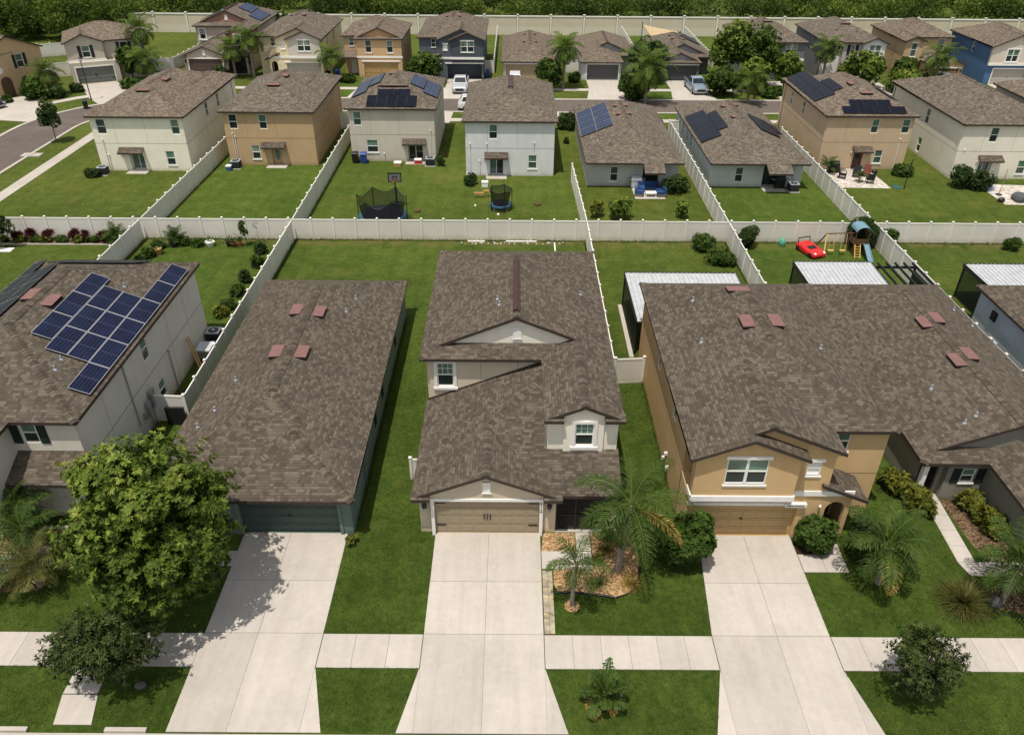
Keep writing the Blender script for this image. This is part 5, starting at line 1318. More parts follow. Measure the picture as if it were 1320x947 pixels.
def shrub(name, label, x, y, rx, ry, h, mat, leaf=(.12, .04), nl=14, per=60, tips=9, seed=1, group=None, cat='shrub', z0=0.0, spread=1.0, up=.5, lr=.42, trunk=False):
    t = thing(name, label, cat, (x, y, z0), 0, group)
    lb = [(c+np.array([0, 0, h*.5]), r) for c, r in lobes(nl, rx*.72, ry*.72, h*.38, lr*min(rx, h), seed, -.9)]
    C, D = crown_tips(lb, per)
    k = C[:, 2] > .02; C, D = C[k], nrm(D[k]+np.array([0, 0, up]))
    P, A, B = rosettes(C, D, tips, leaf[0], leaf[1], spread, .15)
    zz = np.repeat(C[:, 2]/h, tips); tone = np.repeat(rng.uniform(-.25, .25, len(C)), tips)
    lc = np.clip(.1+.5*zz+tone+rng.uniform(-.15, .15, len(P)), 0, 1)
    k = len(P)//6; d = unit(k); li = rng.integers(0, len(lb), k)
    Q = np.array([lb[i][0] for i in li])+d*np.array([lb[i][1] for i in li])[:, None]*rng.uniform(.2, .75, (k, 1))
    Q[:, 2] = np.maximum(Q[:, 2], .03); a = unit(k)*leaf[0]*1.4; s = nrm(np.cross(a, unit(k)))*leaf[1]*1.8
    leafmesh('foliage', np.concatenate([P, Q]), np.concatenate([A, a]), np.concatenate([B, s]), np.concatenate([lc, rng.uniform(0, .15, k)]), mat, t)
    mb = MB()
    for i in range(5):
        a = 2*PI*i/5+seed; mb.tube([(0, 0, -.03), (.3*rx*math.cos(a), .3*ry*math.sin(a), h*.4), (.55*rx*math.cos(a), .55*ry*math.sin(a), h*.62)], [.035, .025, .012], 5)
    mb.build('stem', BARK, t)
    return t
def frond_geo(base, az, el, L, bend, pairs, ll, lw, twist=.5, hang=.55, arch=None):
    """one feather frond: returns leaflet arrays and the stalk points"""
    d = np.array([math.cos(az)*math.cos(el), math.sin(az)*math.cos(el), math.sin(el)])
    pts = [np.array(base, float)]; n = 14; step = L/n
    e = el
    for i in range(n):
        e2 = e-bend*((i+1)/n)**1.4
        pts.append(pts[-1]+step*np.array([math.cos(az)*math.cos(e2), math.sin(az)*math.cos(e2), math.sin(e2)]))
    pts = np.array(pts)
    P, A, B = [], [], []
    side = np.array([-math.sin(az), math.cos(az), 0])
    for j in range(pairs):
        f = .12+.88*(j+rng.uniform(-.2, .2))/pairs; f = min(max(f, .1), .999)
        q = f*n; i = min(int(q), n-1); p = pts[i]+(pts[i+1]-pts[i])*(q-i); t = (pts[i+1]-pts[i]); t = t/np.linalg.norm(t)
        prof = math.sin(PI*min(1, .12+.9*f))**.6
        for sg in (-1, 1):
            dr = side*sg*rng.uniform(.75, 1.0)+t*rng.uniform(.45, .75)+np.array([0, 0, rng.uniform(-.15, .25)])
            dr = dr/np.linalg.norm(dr); l = ll*prof*rng.uniform(.8, 1.15)
            m1 = p+dr*l*.55; dr2 = dr+np.array([0, 0, -hang*rng.uniform(.8, 1.6)]); dr2 = dr2/np.linalg.norm(dr2)
            w = np.cross(dr, t); w = np.cross(dr, w); w = w/max(np.linalg.norm(w), 1e-6)*lw
            P += [p, m1-dr*l*.06]; A += [dr*l*.62, dr2*l*.55]; B += [w, w*.8]
    return np.array(P), np.array(A), np.array(B), pts
def palm(name, label, x, y, h, L, nf, pairs=34, ll=.5, lw=.022, r=.11, dry=2, seed=1, group=None, lean=(0, 0), up=(0.15, 1.25), bend=1.5, mat=None, az0=0.0, stalks=None, barkm=None, dryaz=None):
    global rng
    rng = np.random.default_rng(seed)
    t = thing(name, label, 'palm', (x, y, 0), 0, group)
    P, A, B, LC = [], [], [], []; st = MB()
    top = np.array([lean[0], lean[1], h])
    for i in range(nf):
        az = az0+i*2.399963; k = i/max(1, nf-1)
        el = up[1]+.2+(up[0]-up[1]-.2)*k+rng.uniform(-.12, .12)
        p, a, b, pts = frond_geo(top+np.array([math.cos(az), math.sin(az), 0])*r*.4, az, el, L*rng.uniform(.85, 1.08)*(.8+.2*math.sin(PI*min(1, .3+k))), bend*rng.uniform(.85, 1.15), pairs, ll, lw)
        P.append(p); A.append(a); B.append(b); LC.append(np.clip(rng.uniform(.25, .8)+rng.uniform(-.2, .2, len(p)), 0, 1))
        st.tube([V(q) for q in pts[::2]], list(np.linspace(.022, .006, len(pts[::2]))), 4, cap=False)
    cr = leafmesh('crown', np.concatenate(P), np.concatenate(A), np.concatenate(B), np.concatenate(LC), mat or LF_PALM, t)
    st.build('stalks', plain('palm_stalk', (0.10, 0.13, 0.03), .6, .3), cr)
    for i in range(dry):
        az = (dryaz[i] if dryaz else rng.uniform(0, 6.28)); p, a, b, pts = frond_geo(top-np.array([0, 0, .08]), az, (.28 if dryaz else -.15)+rng.uniform(-.2, .1), L*.9, 1.25, pairs, ll*.8, lw, hang=.8)
        leafmesh('dead_fronds', p, a, b, rng.uniform(.3, 1, len(p)), LF_DRY, t)
    m = MB(); n = max(4, int(h/.16))
    pts = [V((lean[0]*(i/n)**1.5, lean[1]*(i/n)**1.5, (h-.12)*i/n)) for i in range(n+1)]
    m.tube([V((0,0,-.05))]+pts, [r*1.35]+[r*(1.15-.3*i/n)*(1.07 if i % 2 else .97) for i in range(n+1)], 9)
    m.build('trunk', barkm or PALMBARK, t, smooth=True)
    rng = np.random.default_rng(seed+1000)
    return t
def spiky(name, label, x, y, n, L, w, mat, el=(.3, 1.4), seed=1, cat='plant', group=None, z0=0.0, bend=.9, trunk=0.0):
    """rosette of strap or needle leaves"""
    global rng
    rng = np.random.default_rng(seed); t = thing(name, label, cat, (x, y, z0), 0, group)
    P, A, B = [], [], []
    for i in range(n):
        az = i*2.399963; e = el[1]+(el[0]-el[1])*(i/n)**.7+rng.uniform(-.1, .1); p = np.array([0, 0, trunk+.02]); l = L*rng.uniform(.75, 1.1)
        s = np.array([-math.sin(az), math.cos(az), 0])*w
        for k in range(4):
            d = np.array([math.cos(az)*math.cos(e), math.sin(az)*math.cos(e), math.sin(e)])
            P.append(p-d*l*.03); A.append(d*l*.32); B.append(s*(1-.2*k)); p = p+d*l*.25; e -= bend*.33
    leafmesh('leaves', np.array(P), np.array(A), np.array(B), np.repeat(rng.uniform(.1, .9, n), 4), mat, t)
    m = MB(); m.tube([(0,0,-.03), (0,0,trunk+.05)], [.09, .07], 7); m.build('stem', PALMBARK, t)
    return t

# front yards
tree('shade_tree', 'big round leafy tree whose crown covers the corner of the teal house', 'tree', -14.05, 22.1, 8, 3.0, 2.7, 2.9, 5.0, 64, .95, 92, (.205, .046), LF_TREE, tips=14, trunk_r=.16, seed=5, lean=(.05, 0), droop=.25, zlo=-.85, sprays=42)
tree('oak_sapling', 'small dark loose tree in the grass strip in front of the big leafy tree', 'tree', -14.95, 18.3, 4, 1.75, 1.4, 1.15, 2.2, 34, .42, 34, (.16, .026), LF_OAK, tips=10, trunk_r=.06, seed=8, spread=.8, zlo=-.8, sprays=60)
tree('oak_sapling', 'small dark bushy tree in the grass strip beside the tan house driveway', 'tree', 15.2, 17.9, 4, 1.2, 1.1, 1.1, 1.95, 28, .34, 34, (.125, .025), LF_OAK, tips=10, trunk_r=.06, seed=12, spread=.9, zlo=-.8, sprays=55)
shrub('round_shrub', 'large clipped round shrub between the beige house lawn and the tan house driveway', 7.75, 24.6, 1.2, 1.15, 2.95, LF_SHRUB, (.19, .06), 40, 62, 10, 2, lr=.36)
shrub('round_shrub', 'clipped round shrub in the dark square bed beside the tan garage door', 13.75, 25.45, .9, .85, 1.85, LF_SHRUB, (.15, .05), 30, 62, 10, 3)
shrub('dark_shrub', 'loose dark shrub beside the arched entry of the tan house', 15.95, 25.15, .95, .9, 1.9, LF_DARK, (.16, .045), 16, 70, 10, 4)
palm('queen_palm', 'tall queen palm spreading over the corner of the beige house roof', 4.75, 23.95, 3.95, 3.2, 18, 42, .72, .026, .14, 1, 21, up=(-.75, 1.1), bend=1.75, lean=(.25, .1), az0=.6, dryaz=[-.5])
palm('young_palm', 'slim young palm in a small mulch ring beside the paver strip', 2.59, 22.05, 2.45, 1.8, 10, 32, .44, .02, .085, 0, 22, up=(.0, 1.35), bend=1.7, lean=(.08, .0), az0=2.6)
palm('bushy_palm', 'bushy palm with yellowing fronds on the lawn in front of the tan house', 16.05, 23.4, 2.1, 2.5, 15, 40, .68, .026, .13, 2, 23, up=(-.15, 1.3), bend=1.5, lean=(-.1, .15), az0=.2, dryaz=[.15, -1.75])
palm('bushy_palm', 'bushy green palm in the brown bed at the edge by the olive house path', 20.95, 22.4, 2.3, 2.5, 15, 40, .68, .026, .13, 0, 24, up=(-.1, 1.3), bend=1.4, az0=1.2)
palm('bushy_palm', 'second palm at the frame edge behind the olive house path', 23.0, 22.4, 2.0, 2.3, 13, 36, .62, .026, .12, 0, 25, up=(-.1, 1.3), bend=1.4, az0=2.2)
spiky('needle_grass', 'brownish green fountain grass with radiating needle leaves on the lawn', 19.15, 22.2, 700, 1.4, .017, LF_BRN, (.12, 1.5), 31, bend=.55)
spiky('sago_palm', 'dark spiky rosette plant in the orange mulch bed', 3.85, 23.2, 110, .62, .016, LF_PALM, (.2, 1.35), 32, bend=.5)
palm('cabbage_palm', 'short ragged palm with dead leaves in the grass strip near the street', 3.5, 17.5, .55, 1.3, 13, 24, .36, .038, .12, 8, 33, up=(.35, 1.5), bend=.9, az0=.4)
palm('areca_palm', 'arching palm in front of the grey house porch, nearest the porch column', -22.4, 26.0, 1.7, 2.0, 16, 40, .6, .026, .1, 0, 41, up=(0, 1.35), bend=1.5)
palm('areca_palm', 'feathery palm over the porch path of the grey house', -21.4, 24.6, 1.6, 1.8, 14, 36, .55, .026, .1, 0, 42, up=(0, 1.35), bend=1.5, az0=1)
palm('areca_palm', 'yellowing bushy palm on the lawn left of the big leafy tree', -20.3, 22.9, 1.1, 1.9, 22, 40, .45, .018, .12, 1, 43, up=(-.1, 1.3), bend=1.2, az0=.4, mat=LF_BRN)
palm('areca_palm', 'low bushy palm at the frame edge beside the grey house path', -22.0, 22.8, 1.0, 1.8, 16, 36, .45, .018, .12, 0, 44, up=(-.1, 1.3), bend=1.2, az0=1.4)
i = 0
for x, y, r in ((19.15, 29.5, .62), (19.5, 28.6, .6), (19.75, 27.8, .58)):
    i += 1; shrub('croton_shrub', ['first', 'second', 'third'][i-1]+' yellow green croton shrub counting out from the porch column of the olive house', x, y, r, r, 1.15, LF_YEL, (.24, .055), 11, 20, 9, 50+i, group='croton shrubs of the olive house')
for k, (x, y, r) in enumerate(((22.25, 28.1, .55), (22.4, 27.2, .55), (22.65, 26.4, .6))):
    shrub('croton_shrub', ['yellow croton shrub under the shuttered window', 'yellow croton shrub midway along the olive side wall', 'yellow croton shrub farthest from the shuttered window along the olive side wall'][k], x, y, r, r, .95, LF_YEL, (.24, .055), 11, 20, 9, 60+k, group='croton shrubs of the olive house')
shrub('weedy_shrub', 'small weedy yellow shrub at the garage corner of the teal house', -7.3, 25.5, .3, .3, .45, LF_YEL, (.1, .03), 6, 14, 7, 70)
shrub('bush', 'small low bush by the porch mulch at the beige house', 4.4, 25.9, .35, .3, .6, LF_DARK, (.1, .03), 8, 25, 8, 71)

spiky('grass_clump', 'straw coloured grass clump at the curved corner of the orange mulch bed', 5.2, 23.2, 160, .7, .014, LF_DRY, (.2, 1.4), 73, bend=.7)
spiky('grass_clump', 'greenish grass clump in the orange mulch bed near the porch screen', 4.3, 25.2, 160, .65, .014, LF_BRN, (.2, 1.4), 74, bend=.7)
shrub('weedy_shrub', 'low yellowish plant beside the entry path in the orange mulch bed', 4.0, 24.5, .3, .3, .4, LF_YEL, (.1, .03), 6, 16, 8, 75)
# back yards of the front row
reds = [(-40.2, 58.6), (-39.3, 58.7), (-37.7, 58.6), (-35.6, 58.6), (-34.7, 58.6), (-33.2, 58.5)]
for k, (x, y) in enumerate(reds):
    shrub('cordyline', 'dark red leaved plant in the garden bed against the white back fence', x, y, .32, .32, 1.15, LF_RED, (.3, .03), 5, 18, 8, 80+k, 'red leaved plants in the garden bed', up=1.2)
for k, (x, y) in enumerate([(-41.4, 58.4), (-40, 58.35), (-38.6, 58.4), (-37.9, 58.3), (-36.6, 58.4), (-35.2, 58.3), (-34.1, 58.4), (-32.6, 58.35)]):
    shrub('ground_shrub', 'low yellow green shrub lining the front of the garden bed', x, y, .5, .32, .55, LF_YEL if k % 2 else LF_SHRUB, (.14, .035), 8, 25, 8, 90+k, 'low shrubs lining the garden bed')
tree('small_tree', 'small twisted tree by the frame edge next to a white garden stone', 'tree', -40.8, 57.3, 3, .8, .7, .9, 1.7, 12, .45, 40, (.16, .05), LF_DARK, trunk_r=.06, seed=101)
palm('garden_palm', 'bushy palm at the end of the red plant bed beside the side fence', -32.2, 58.5, .5, 1.35, 16, 30, .4, .025, .1, 0, 102, up=(.2, 1.4), bend=1.1)
palm('garden_palm', 'bright green fan of palm leaves in the corner of the potted plant garden', -27.3, 58.3, .4, 1.3, 14, 30, .4, .025, .1, 0, 103, up=(.3, 1.4), bend=.9)
for k, (x, y, m, hh) in enumerate([(-28.3, 57.2, LF_DARK, .7), (-28.5, 55.8, LF_SHRUB, .8), (-28.7, 54.6, LF_DARK, .7), (-26.6, 58.1, LF_DARK, .6), (-25.4, 58, LF_SHRUB, .5), (-20.0, 56.7, LF_DARK, .9), (-19.5, 54.1, LF_DARK, .9), (-19.7, 51.6, LF_DARK, 1.1), (-19.6, 49.6, LF_SHRUB, .7), (-19.75, 47.6, LF_YEL, .7), (-19.9, 46.6, LF_YEL, .6)]):
    lab = ['dark bush in the shaded fence corner of the potted plant garden', 'green bush along the fence below the garden corner', 'dark bush along the fence just above the solar roof edge', 'dark bush beside the fan palm', 'green bush between fan palm and white planter', 'dark bush under the pinwheel',
           'dark leafy plant beside the fence, first in the line below the pinwheel', 'tall dark leafy plant midway along the garden fence', 'green bush along the garden fence above the yellow plants', 'yellow green plant beside the fence, the upper of two', 'yellow green plant beside the fence, the lower of two'][k]
    shrub('garden_bush', lab, x, y, .48, .46, hh*.95, m if k % 3 else LF_SHRUB, (.24, .045), 9, 18, 9, 110+k, up=1.0)
tree('sapling', 'thin potted sapling against the back fence of the potted plant garden', 'tree', -21.5, 58, 2, .2, .2, .6, 1.5, 7, .2, 18, (.15, .04), LF_SHRUB, trunk_r=.025, seed=125)
shrub('fence_bush', 'dark bush in the corner of the fences beside the play yard ball', 18.7, 58.3, .95, .8, 1.9, LF_DARK, (.2, .05), 14, 50, 10, 126)
shrub('fence_bush', 'pale green bush behind the first carport, nearest the back fence', 15.4, 57.8, 1.0, .8, 1.1, LF_SHRUB, (.2, .04), 14, 40, 10, 127)
shrub('fence_bush', 'darker bush behind the first carport, the one farther from the back fence', 16.2, 55.2, 1.1, .9, 1.1, LF_SHRUB, (.2, .04), 14, 40, 10, 128)
shrub('fence_bush', 'large dark bush in the corner behind the play house', 28.2, 58.6, 1.15, .9, 2.7, LF_DARK, (.24, .05), 18, 60, 10, 129)
shrub('fence_bush', 'green bush at the fence corner on the far side of the play house', 30.6, 59.0, .8, .5, 1.6, LF_SHRUB, (.2, .05), 12, 40, 10, 130)
shrub('fence_bush', 'small green plant against the back fence at the edge of the third carport yard', 40.2, 58.2, .7, .5, .9, LF_SHRUB, (.25, .04), 10, 30, 9, 131)
# back yards of the second row
shrub('ac_hedge', 'low dark clipped hedge in front of the cream house air conditioner', -41.0, 73.7, .85, .45, .75, LF_DARK, (.1, .04), 14, 50, 9, 140)
shrub('bush', 'small bush beside the taupe grey house air conditioner', -7.45, 77.6, .5, .45, 1.0, LF_DARK, (.12, .04), 10, 40, 9, 141)
shrub('bush', 'dark bush in front of the pale grey house air conditioner', -4.0, 72.2, .75, .5, 1.0, LF_DARK, (.12, .04), 12, 45, 9, 142)
shrub('bush', 'white flecked shrub beside the blue sofa set', 15.3, 70.5, 1.3, .8, 1.5, LF_DARK, (.16, .045), 18, 50, 9, 143)
tree('sapling', 'leafy young fruit tree near the back fence behind the single storey grey house', 'tree', 9.25, 64.1, 3, .75, .7, .8, 1.15, 12, .42, 40, (.18, .05), LF_TREE, trunk_r=.05, seed=144)
tree('sapling', 'sparse yellowing young tree beside the leafy fruit tree', 'tree', 7.5, 64.3, 2, .7, .5, .6, .9, 9, .3, 14, (.18, .045), LF_YEL, trunk_r=.04, seed=145)
tree('sapling', 'thin pale stemmed plant by the angled fence', 'tree', 14.8, 64.4, 2, .5, .4, .6, .9, 8, .3, 18, (.2, .045), LF_TREE, trunk_r=.04, seed=146)
shrub('hedge_ball', 'dark clipped hedge mound beside the cream house sliding door, the taller one at the wall', 42.9, 72.4, 1.0, 1.0, 2.2, LF_DARK, (.14, .05), 20, 70, 9, 147)
shrub('hedge_ball', 'dark clipped hedge mound beside the white stone patio, the lower longer one', 44.4, 71.9, 1.3, .9, 1.6, LF_DARK, (.14, .05), 22, 70, 9, 148)
shrub('bush', 'mixed green bush against the tan house wall beside the utility pipes', 38.8, 75.7, 1.1, .8, 1.0, LF_SHRUB, (.18, .05), 14, 40, 9, 149)
palm('garden_palm', 'small palm in the corner of the white stone patio', 31.5, 76.3, .7, 1.3, 12, 26, .4, .03, .1, 0, 150, up=(.2, 1.4), bend=1.1)
palm('garden_palm', 'thin potted palm standing on the white stone patio', 33.7, 73.6, .6, .8, 9, 20, .3, .025, .06, 0, 151, up=(.3, 1.4), bend=1.0)
tree('street_tree', 'young round street tree on the grass between road bend and sidewalk', 'tree', -49.95, 84.6, 4, .75, .7, 1.25, 3.0, 14, .5, 60, (.16, .05), LF_DARK, trunk_r=.06, seed=152)
shrub('bush', 'pale bush by the sidewalk behind the cream house corner', -44.3, 87.5, 1.1, 1.0, 1.4, LF_SHRUB, (.25, .05), 14, 40, 9, 153)
shrub('bush', 'dark bush between the pale grey house and the single storey grey house', 6.4, 90.8, 1.6, 1.1, 1.8, LF_DARK, (.2, .06), 16, 50, 9, 154)
shrub('bush', 'small bush at the street end between the two single storey houses', 16.9, 91.5, .8, .7, 1.1, LF_DARK, (.18, .05), 12, 40, 9, 155)
shrub('bush', 'bush at the street end beside the black panelled roof', 28.8, 91.5, 1.0, .9, 1.5, LF_SHRUB, (.18, .05), 12, 40, 9, 156)
shrub('dark_shrub', 'tiny dark plant on the grass beside the single storey grey house', 5.9, 85.3, .35, .35, .6, LF_DARK, (.15, .04), 6, 20, 8, 157)
# front yards across the far street
def fpalm(label, x, y, h, L, nf=15, seed=1, dry=0, **k): return palm('queen_palm', label, x, y, h, L*1.15, nf+5, 26, .9, .06, .16, dry, seed, up=(-.6, 1.25), bend=1.6, mat=LF_PALMF, **k)
fpalm('tall palm with a thick trunk between the taupe and light grey single storey houses', 6.7, 109.4, 5.2, 2.7, 20, 201)
fpalm('broad drooping palm with a short trunk between the two rear yards at the street', 16.8, 101.9, 4.5, 4.0, 30, 202, 1)
fpalm('arching palm at the kerb by the clump of trees', 29.8, 101.8, 3.0, 2.6, 14, 203)
fpalm('palm in front of the white fronted house with black shutters', 43.0, 113.2, 4.6, 2.6, 16, 204)
fpalm('palm in front of the golden tan house', 57.4, 110.6, 4.2, 2.9, 18, 205)
fpalm('tall palm in front of the cream yellow house entry', -36.6, 114.3, 5.2, 2.9, 18, 206)
fpalm('palm with yellowing lower fronds beside the taupe house garage', -39.3, 114.6, 4.0, 2.5, 16, 207, 2)
fpalm('tall palm beside the greige bend house, the upper of the pair', -51.5, 114.8, 6.3, 2.8, 16, 208)
fpalm('bushy palm beside the greige bend house, lower of the pair', -49.5, 109.5, 3.4, 2.8, 20, 209)
fpalm('palm in the front bed of the tan orange bend house', -60.2, 104.2, 3.0, 2.3, 14, 210, 1)
fpalm('small palm beside the cream yellow house, near the tan orange neighbour', -25.2, 112.5, 3.4, 2.4, 13, 211)
def ftree(label, x, y, r, rz, zc, seed, m=LF_SHRUB, n=16, per=40, **k): return tree('yard_tree', label, 'tree', x, y, zc+rz, r, r, rz, zc, n, r*.42, per, (.34, .12), m, tips=7, trunk_r=.12, seed=seed, sprays=26, **k)
ftree('round dark tree with a thin trunk at the sidewalk beside the tall palm', 4.7, 108.4, 1.35, 1.5, 2.3, 221)
ftree('big dark tree between the light grey and charcoal houses', 18.3, 113.5, 2.4, 2.2, 3.0, 222, LF_DARK, 26)
ftree('bushy tree crowding the broad drooping palm', 15.4, 104.2, 1.4, 1.2, 1.5, 223, LF_SHRUB)
ftree('tall feathery tree in the clump beside the parked pickup, nearest the street wall', 29.8, 112.5, 2.4, 3.4, 4.8, 224, LF_TREE, 30)
ftree('tallest dark tree in the clump in front of the slate grey house', 33.2, 111.0, 2.4, 3.0, 4.4, 225, LF_SHRUB, 30)
ftree('round low tree at the sidewalk beside the parked pickup', 27.4, 106.2, 1.7, 1.4, 1.8, 226, LF_SHRUB)
ftree('light green tree in front of the slate grey garage', 36.2, 108.3, 1.9, 2.0, 3.0, 227, LF_TREE)
ftree('mid green tree in the middle of the clump by the sidewalk', 31.6, 108.0, 1.8, 1.6, 2.4, 228, LF_TREE)
ftree('light green tree in front of the white fronted house garage', 47.4, 111.0, 2.2, 1.7, 2.7, 229, LF_TREE)
ftree('wide light green bush below the golden tan house', 52.6, 107.5, 2.6, 1.3, 1.6, 230, LF_TREE)
ftree('green tree beside the slate blue house entry', -12.2, 111.6, 1.8, 1.6, 2.2, 231, LF_SHRUB)
ftree('dark magnolia beside the greige bend house garage', -52.9, 112.6, 1.2, 2.0, 2.6, 232)
ftree('dark cypress like tree beside the taupe house rear wall', -36.6, 134.0, 1.2, 2.4, 3.4, 233)
ftree('dark tree in front of the tan orange bend house', -61.3, 102.2, 1.1, 1.0, 1.4, 234)
ftree('pale tree beside the golden tan house entry', 54.0, 112.6, 1.3, 1.5, 2.0, 235, LF_SHRUB)
for k, (x, y, r, hh, lab) in enumerate([(-59.0, 103.2, 1.2, 1.2, 'dark bush under the palm of the bend house'), (-57.6, 106.0, .9, 1.0, 'clipped dark bush at the sage garage corner'), (-51.8, 108.2, 1.0, 1.0, 'clipped bush below the dark magnolia'), (-50.4, 107.0, 1.5, 1.4, 'wide bush at the edge of the bend driveway'),
    (-64.0, 100.6, .7, .7, 'small clipped bush by the arched entry'), (8.4, 112.9, .8, 1.3, 'bush at the corner of the light grey house'), (15.6, 112.8, .7, 1.2, 'dark bush at the corner of the dark grey garage door'), (-41, 114, 1.5, 1.4, 'dense dark bush left of the taupe house palms'),
    (-23.0, 112.0, 1.4, 1.0, 'bush in front of the tan orange house entry'), (-26.0, 113.0, .8, 1.1, 'dark red bush beside the cream yellow house garage'), (62.8, 111.8, 1.2, .9, 'low bush between the golden tan house and blue house'), (34.0, 105.9, 2.4, 1.0, 'long low hedge at the kerb in front of the slate grey house'), (46.5, 114.0, 1.4, 1.4, 'bush under the shuttered windows of the white fronted house'), (56.0, 113.5, 1.5, 1.6, 'dark bush under the golden tan window')]):
    shrub('yard_bush', lab, x, y, r, r*.8, hh, LF_RED if 'red' in lab else (LF_DARK if 'dark' in lab else LF_SHRUB), (.28, .09), 12, 30, 7, 240+k)

# the wood beyond the perimeter wall: one mass nobody could count
def wood():
    g = np.random.default_rng(77); P, A, B, LC = [], [], [], []
    trees = []
    for _ in range(900):
        x = g.uniform(-150, 150); y = 152+g.uniform(0, 1)**1.3*75
        if y < 153+(0 if x > -70 else 0) : y = 153
        if 40 < x < 95 and y > 172: continue
        if -8 < x < 14 and 176 < y < 186: continue
        trees.append((x, y, g.uniform(3.2, 6.8)+(2.2 if g.random() < .12 else 0), g.uniform(1.8, 3.6)))
    for _ in range(120): trees.append((g.uniform(-125, -66), 138+g.uniform(0, 1)*16, g.uniform(2.5, 7), g.uniform(1.5, 2.8)))
    for x, y, h, r in trees:
        near = y < 172; nl = 14 if near else 8; per = 46 if near else 30; sz = .58 if near else .85
        tone = g.uniform(-.38, .34)
        for k in range(nl):
            d = g.normal(size=3); d /= np.linalg.norm(d); d[2] = abs(d[2])*.9-.25
            c = np.array([x, y, h*.62])+d*np.array([r*.75, r*.75, h*.36]); rr = r*g.uniform(.3, .5)
            q = g.normal(size=(per, 3)); q /= np.linalg.norm(q, axis=1)[:, None]; p = c+q*rr*g.uniform(.75, 1.1, (per, 1))
            a = nrm(q+np.array([0, 0, .35])+g.normal(size=(per, 3))*.5); s = nrm(np.cross(a, g.normal(size=(per, 3))))
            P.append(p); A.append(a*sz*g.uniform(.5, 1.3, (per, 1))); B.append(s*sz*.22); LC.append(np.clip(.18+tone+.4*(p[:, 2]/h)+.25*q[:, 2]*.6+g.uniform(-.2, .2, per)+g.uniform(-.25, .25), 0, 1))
    o = leafmesh('woodland', np.concatenate(P), np.concatenate(A), np.concatenate(B), np.concatenate(LC), LF_FOR)
    tag(o, 'dense green wood behind the beige perimeter wall', 'wood', kind='stuff')
wood()
# ------------------------------------------------------------------ vehicles
def carpaint(name, col):
    m = plain(name, col, .35, .5, var=.03); b = m.node_tree.nodes['Principled BSDF']
    b.inputs['Coat Weight'].default_value = .8; b.inputs['Coat Roughness'].default_value = .05
    return m
TYRE = plain('tyre', (.015, .015, .016), .9, .2); RIM = plain('rim', (.35, .36, .38), .35, .6, metal=.7); LAMPW = plain('lamp_white', (.7, .72, .75), .2, .6); LAMPR = plain('lamp_red', (.35, .01, .01), .3, .5)
def bevel(o, w=.05, n=2):
    md = o.modifiers.new('bevel', 'BEVEL'); md.width = w; md.segments = n; md.limit_method = 'ANGLE'; md.angle_limit = R(35)
    wn = o.modifiers.new('wn', 'WEIGHTED_NORMAL'); return o
def loft(mb, sections, mi=0):
    """sections: lists of the same number of points; joined side to side and capped"""
    n = len(sections[0]); i0 = len(mb.v)
    for s_ in sections: mb.v += [V(p) for p in s_]
    for i in range(len(sections)-1):
        for k in range(n):
            a, b = i0+i*n+k, i0+i*n+(k+1) % n; mb.f.append([a, b, b+n, a+n]); mb.m.append(mi); mb.uv.append([(0,0)]*4)
    for i, r in ((0, True), (len(sections)-1, False)):
        f = [i0+i*n+k for k in range(n)]; mb.f.append(f[::-1] if r else f); mb.m.append(mi); mb.uv.append([(0,0)]*n)
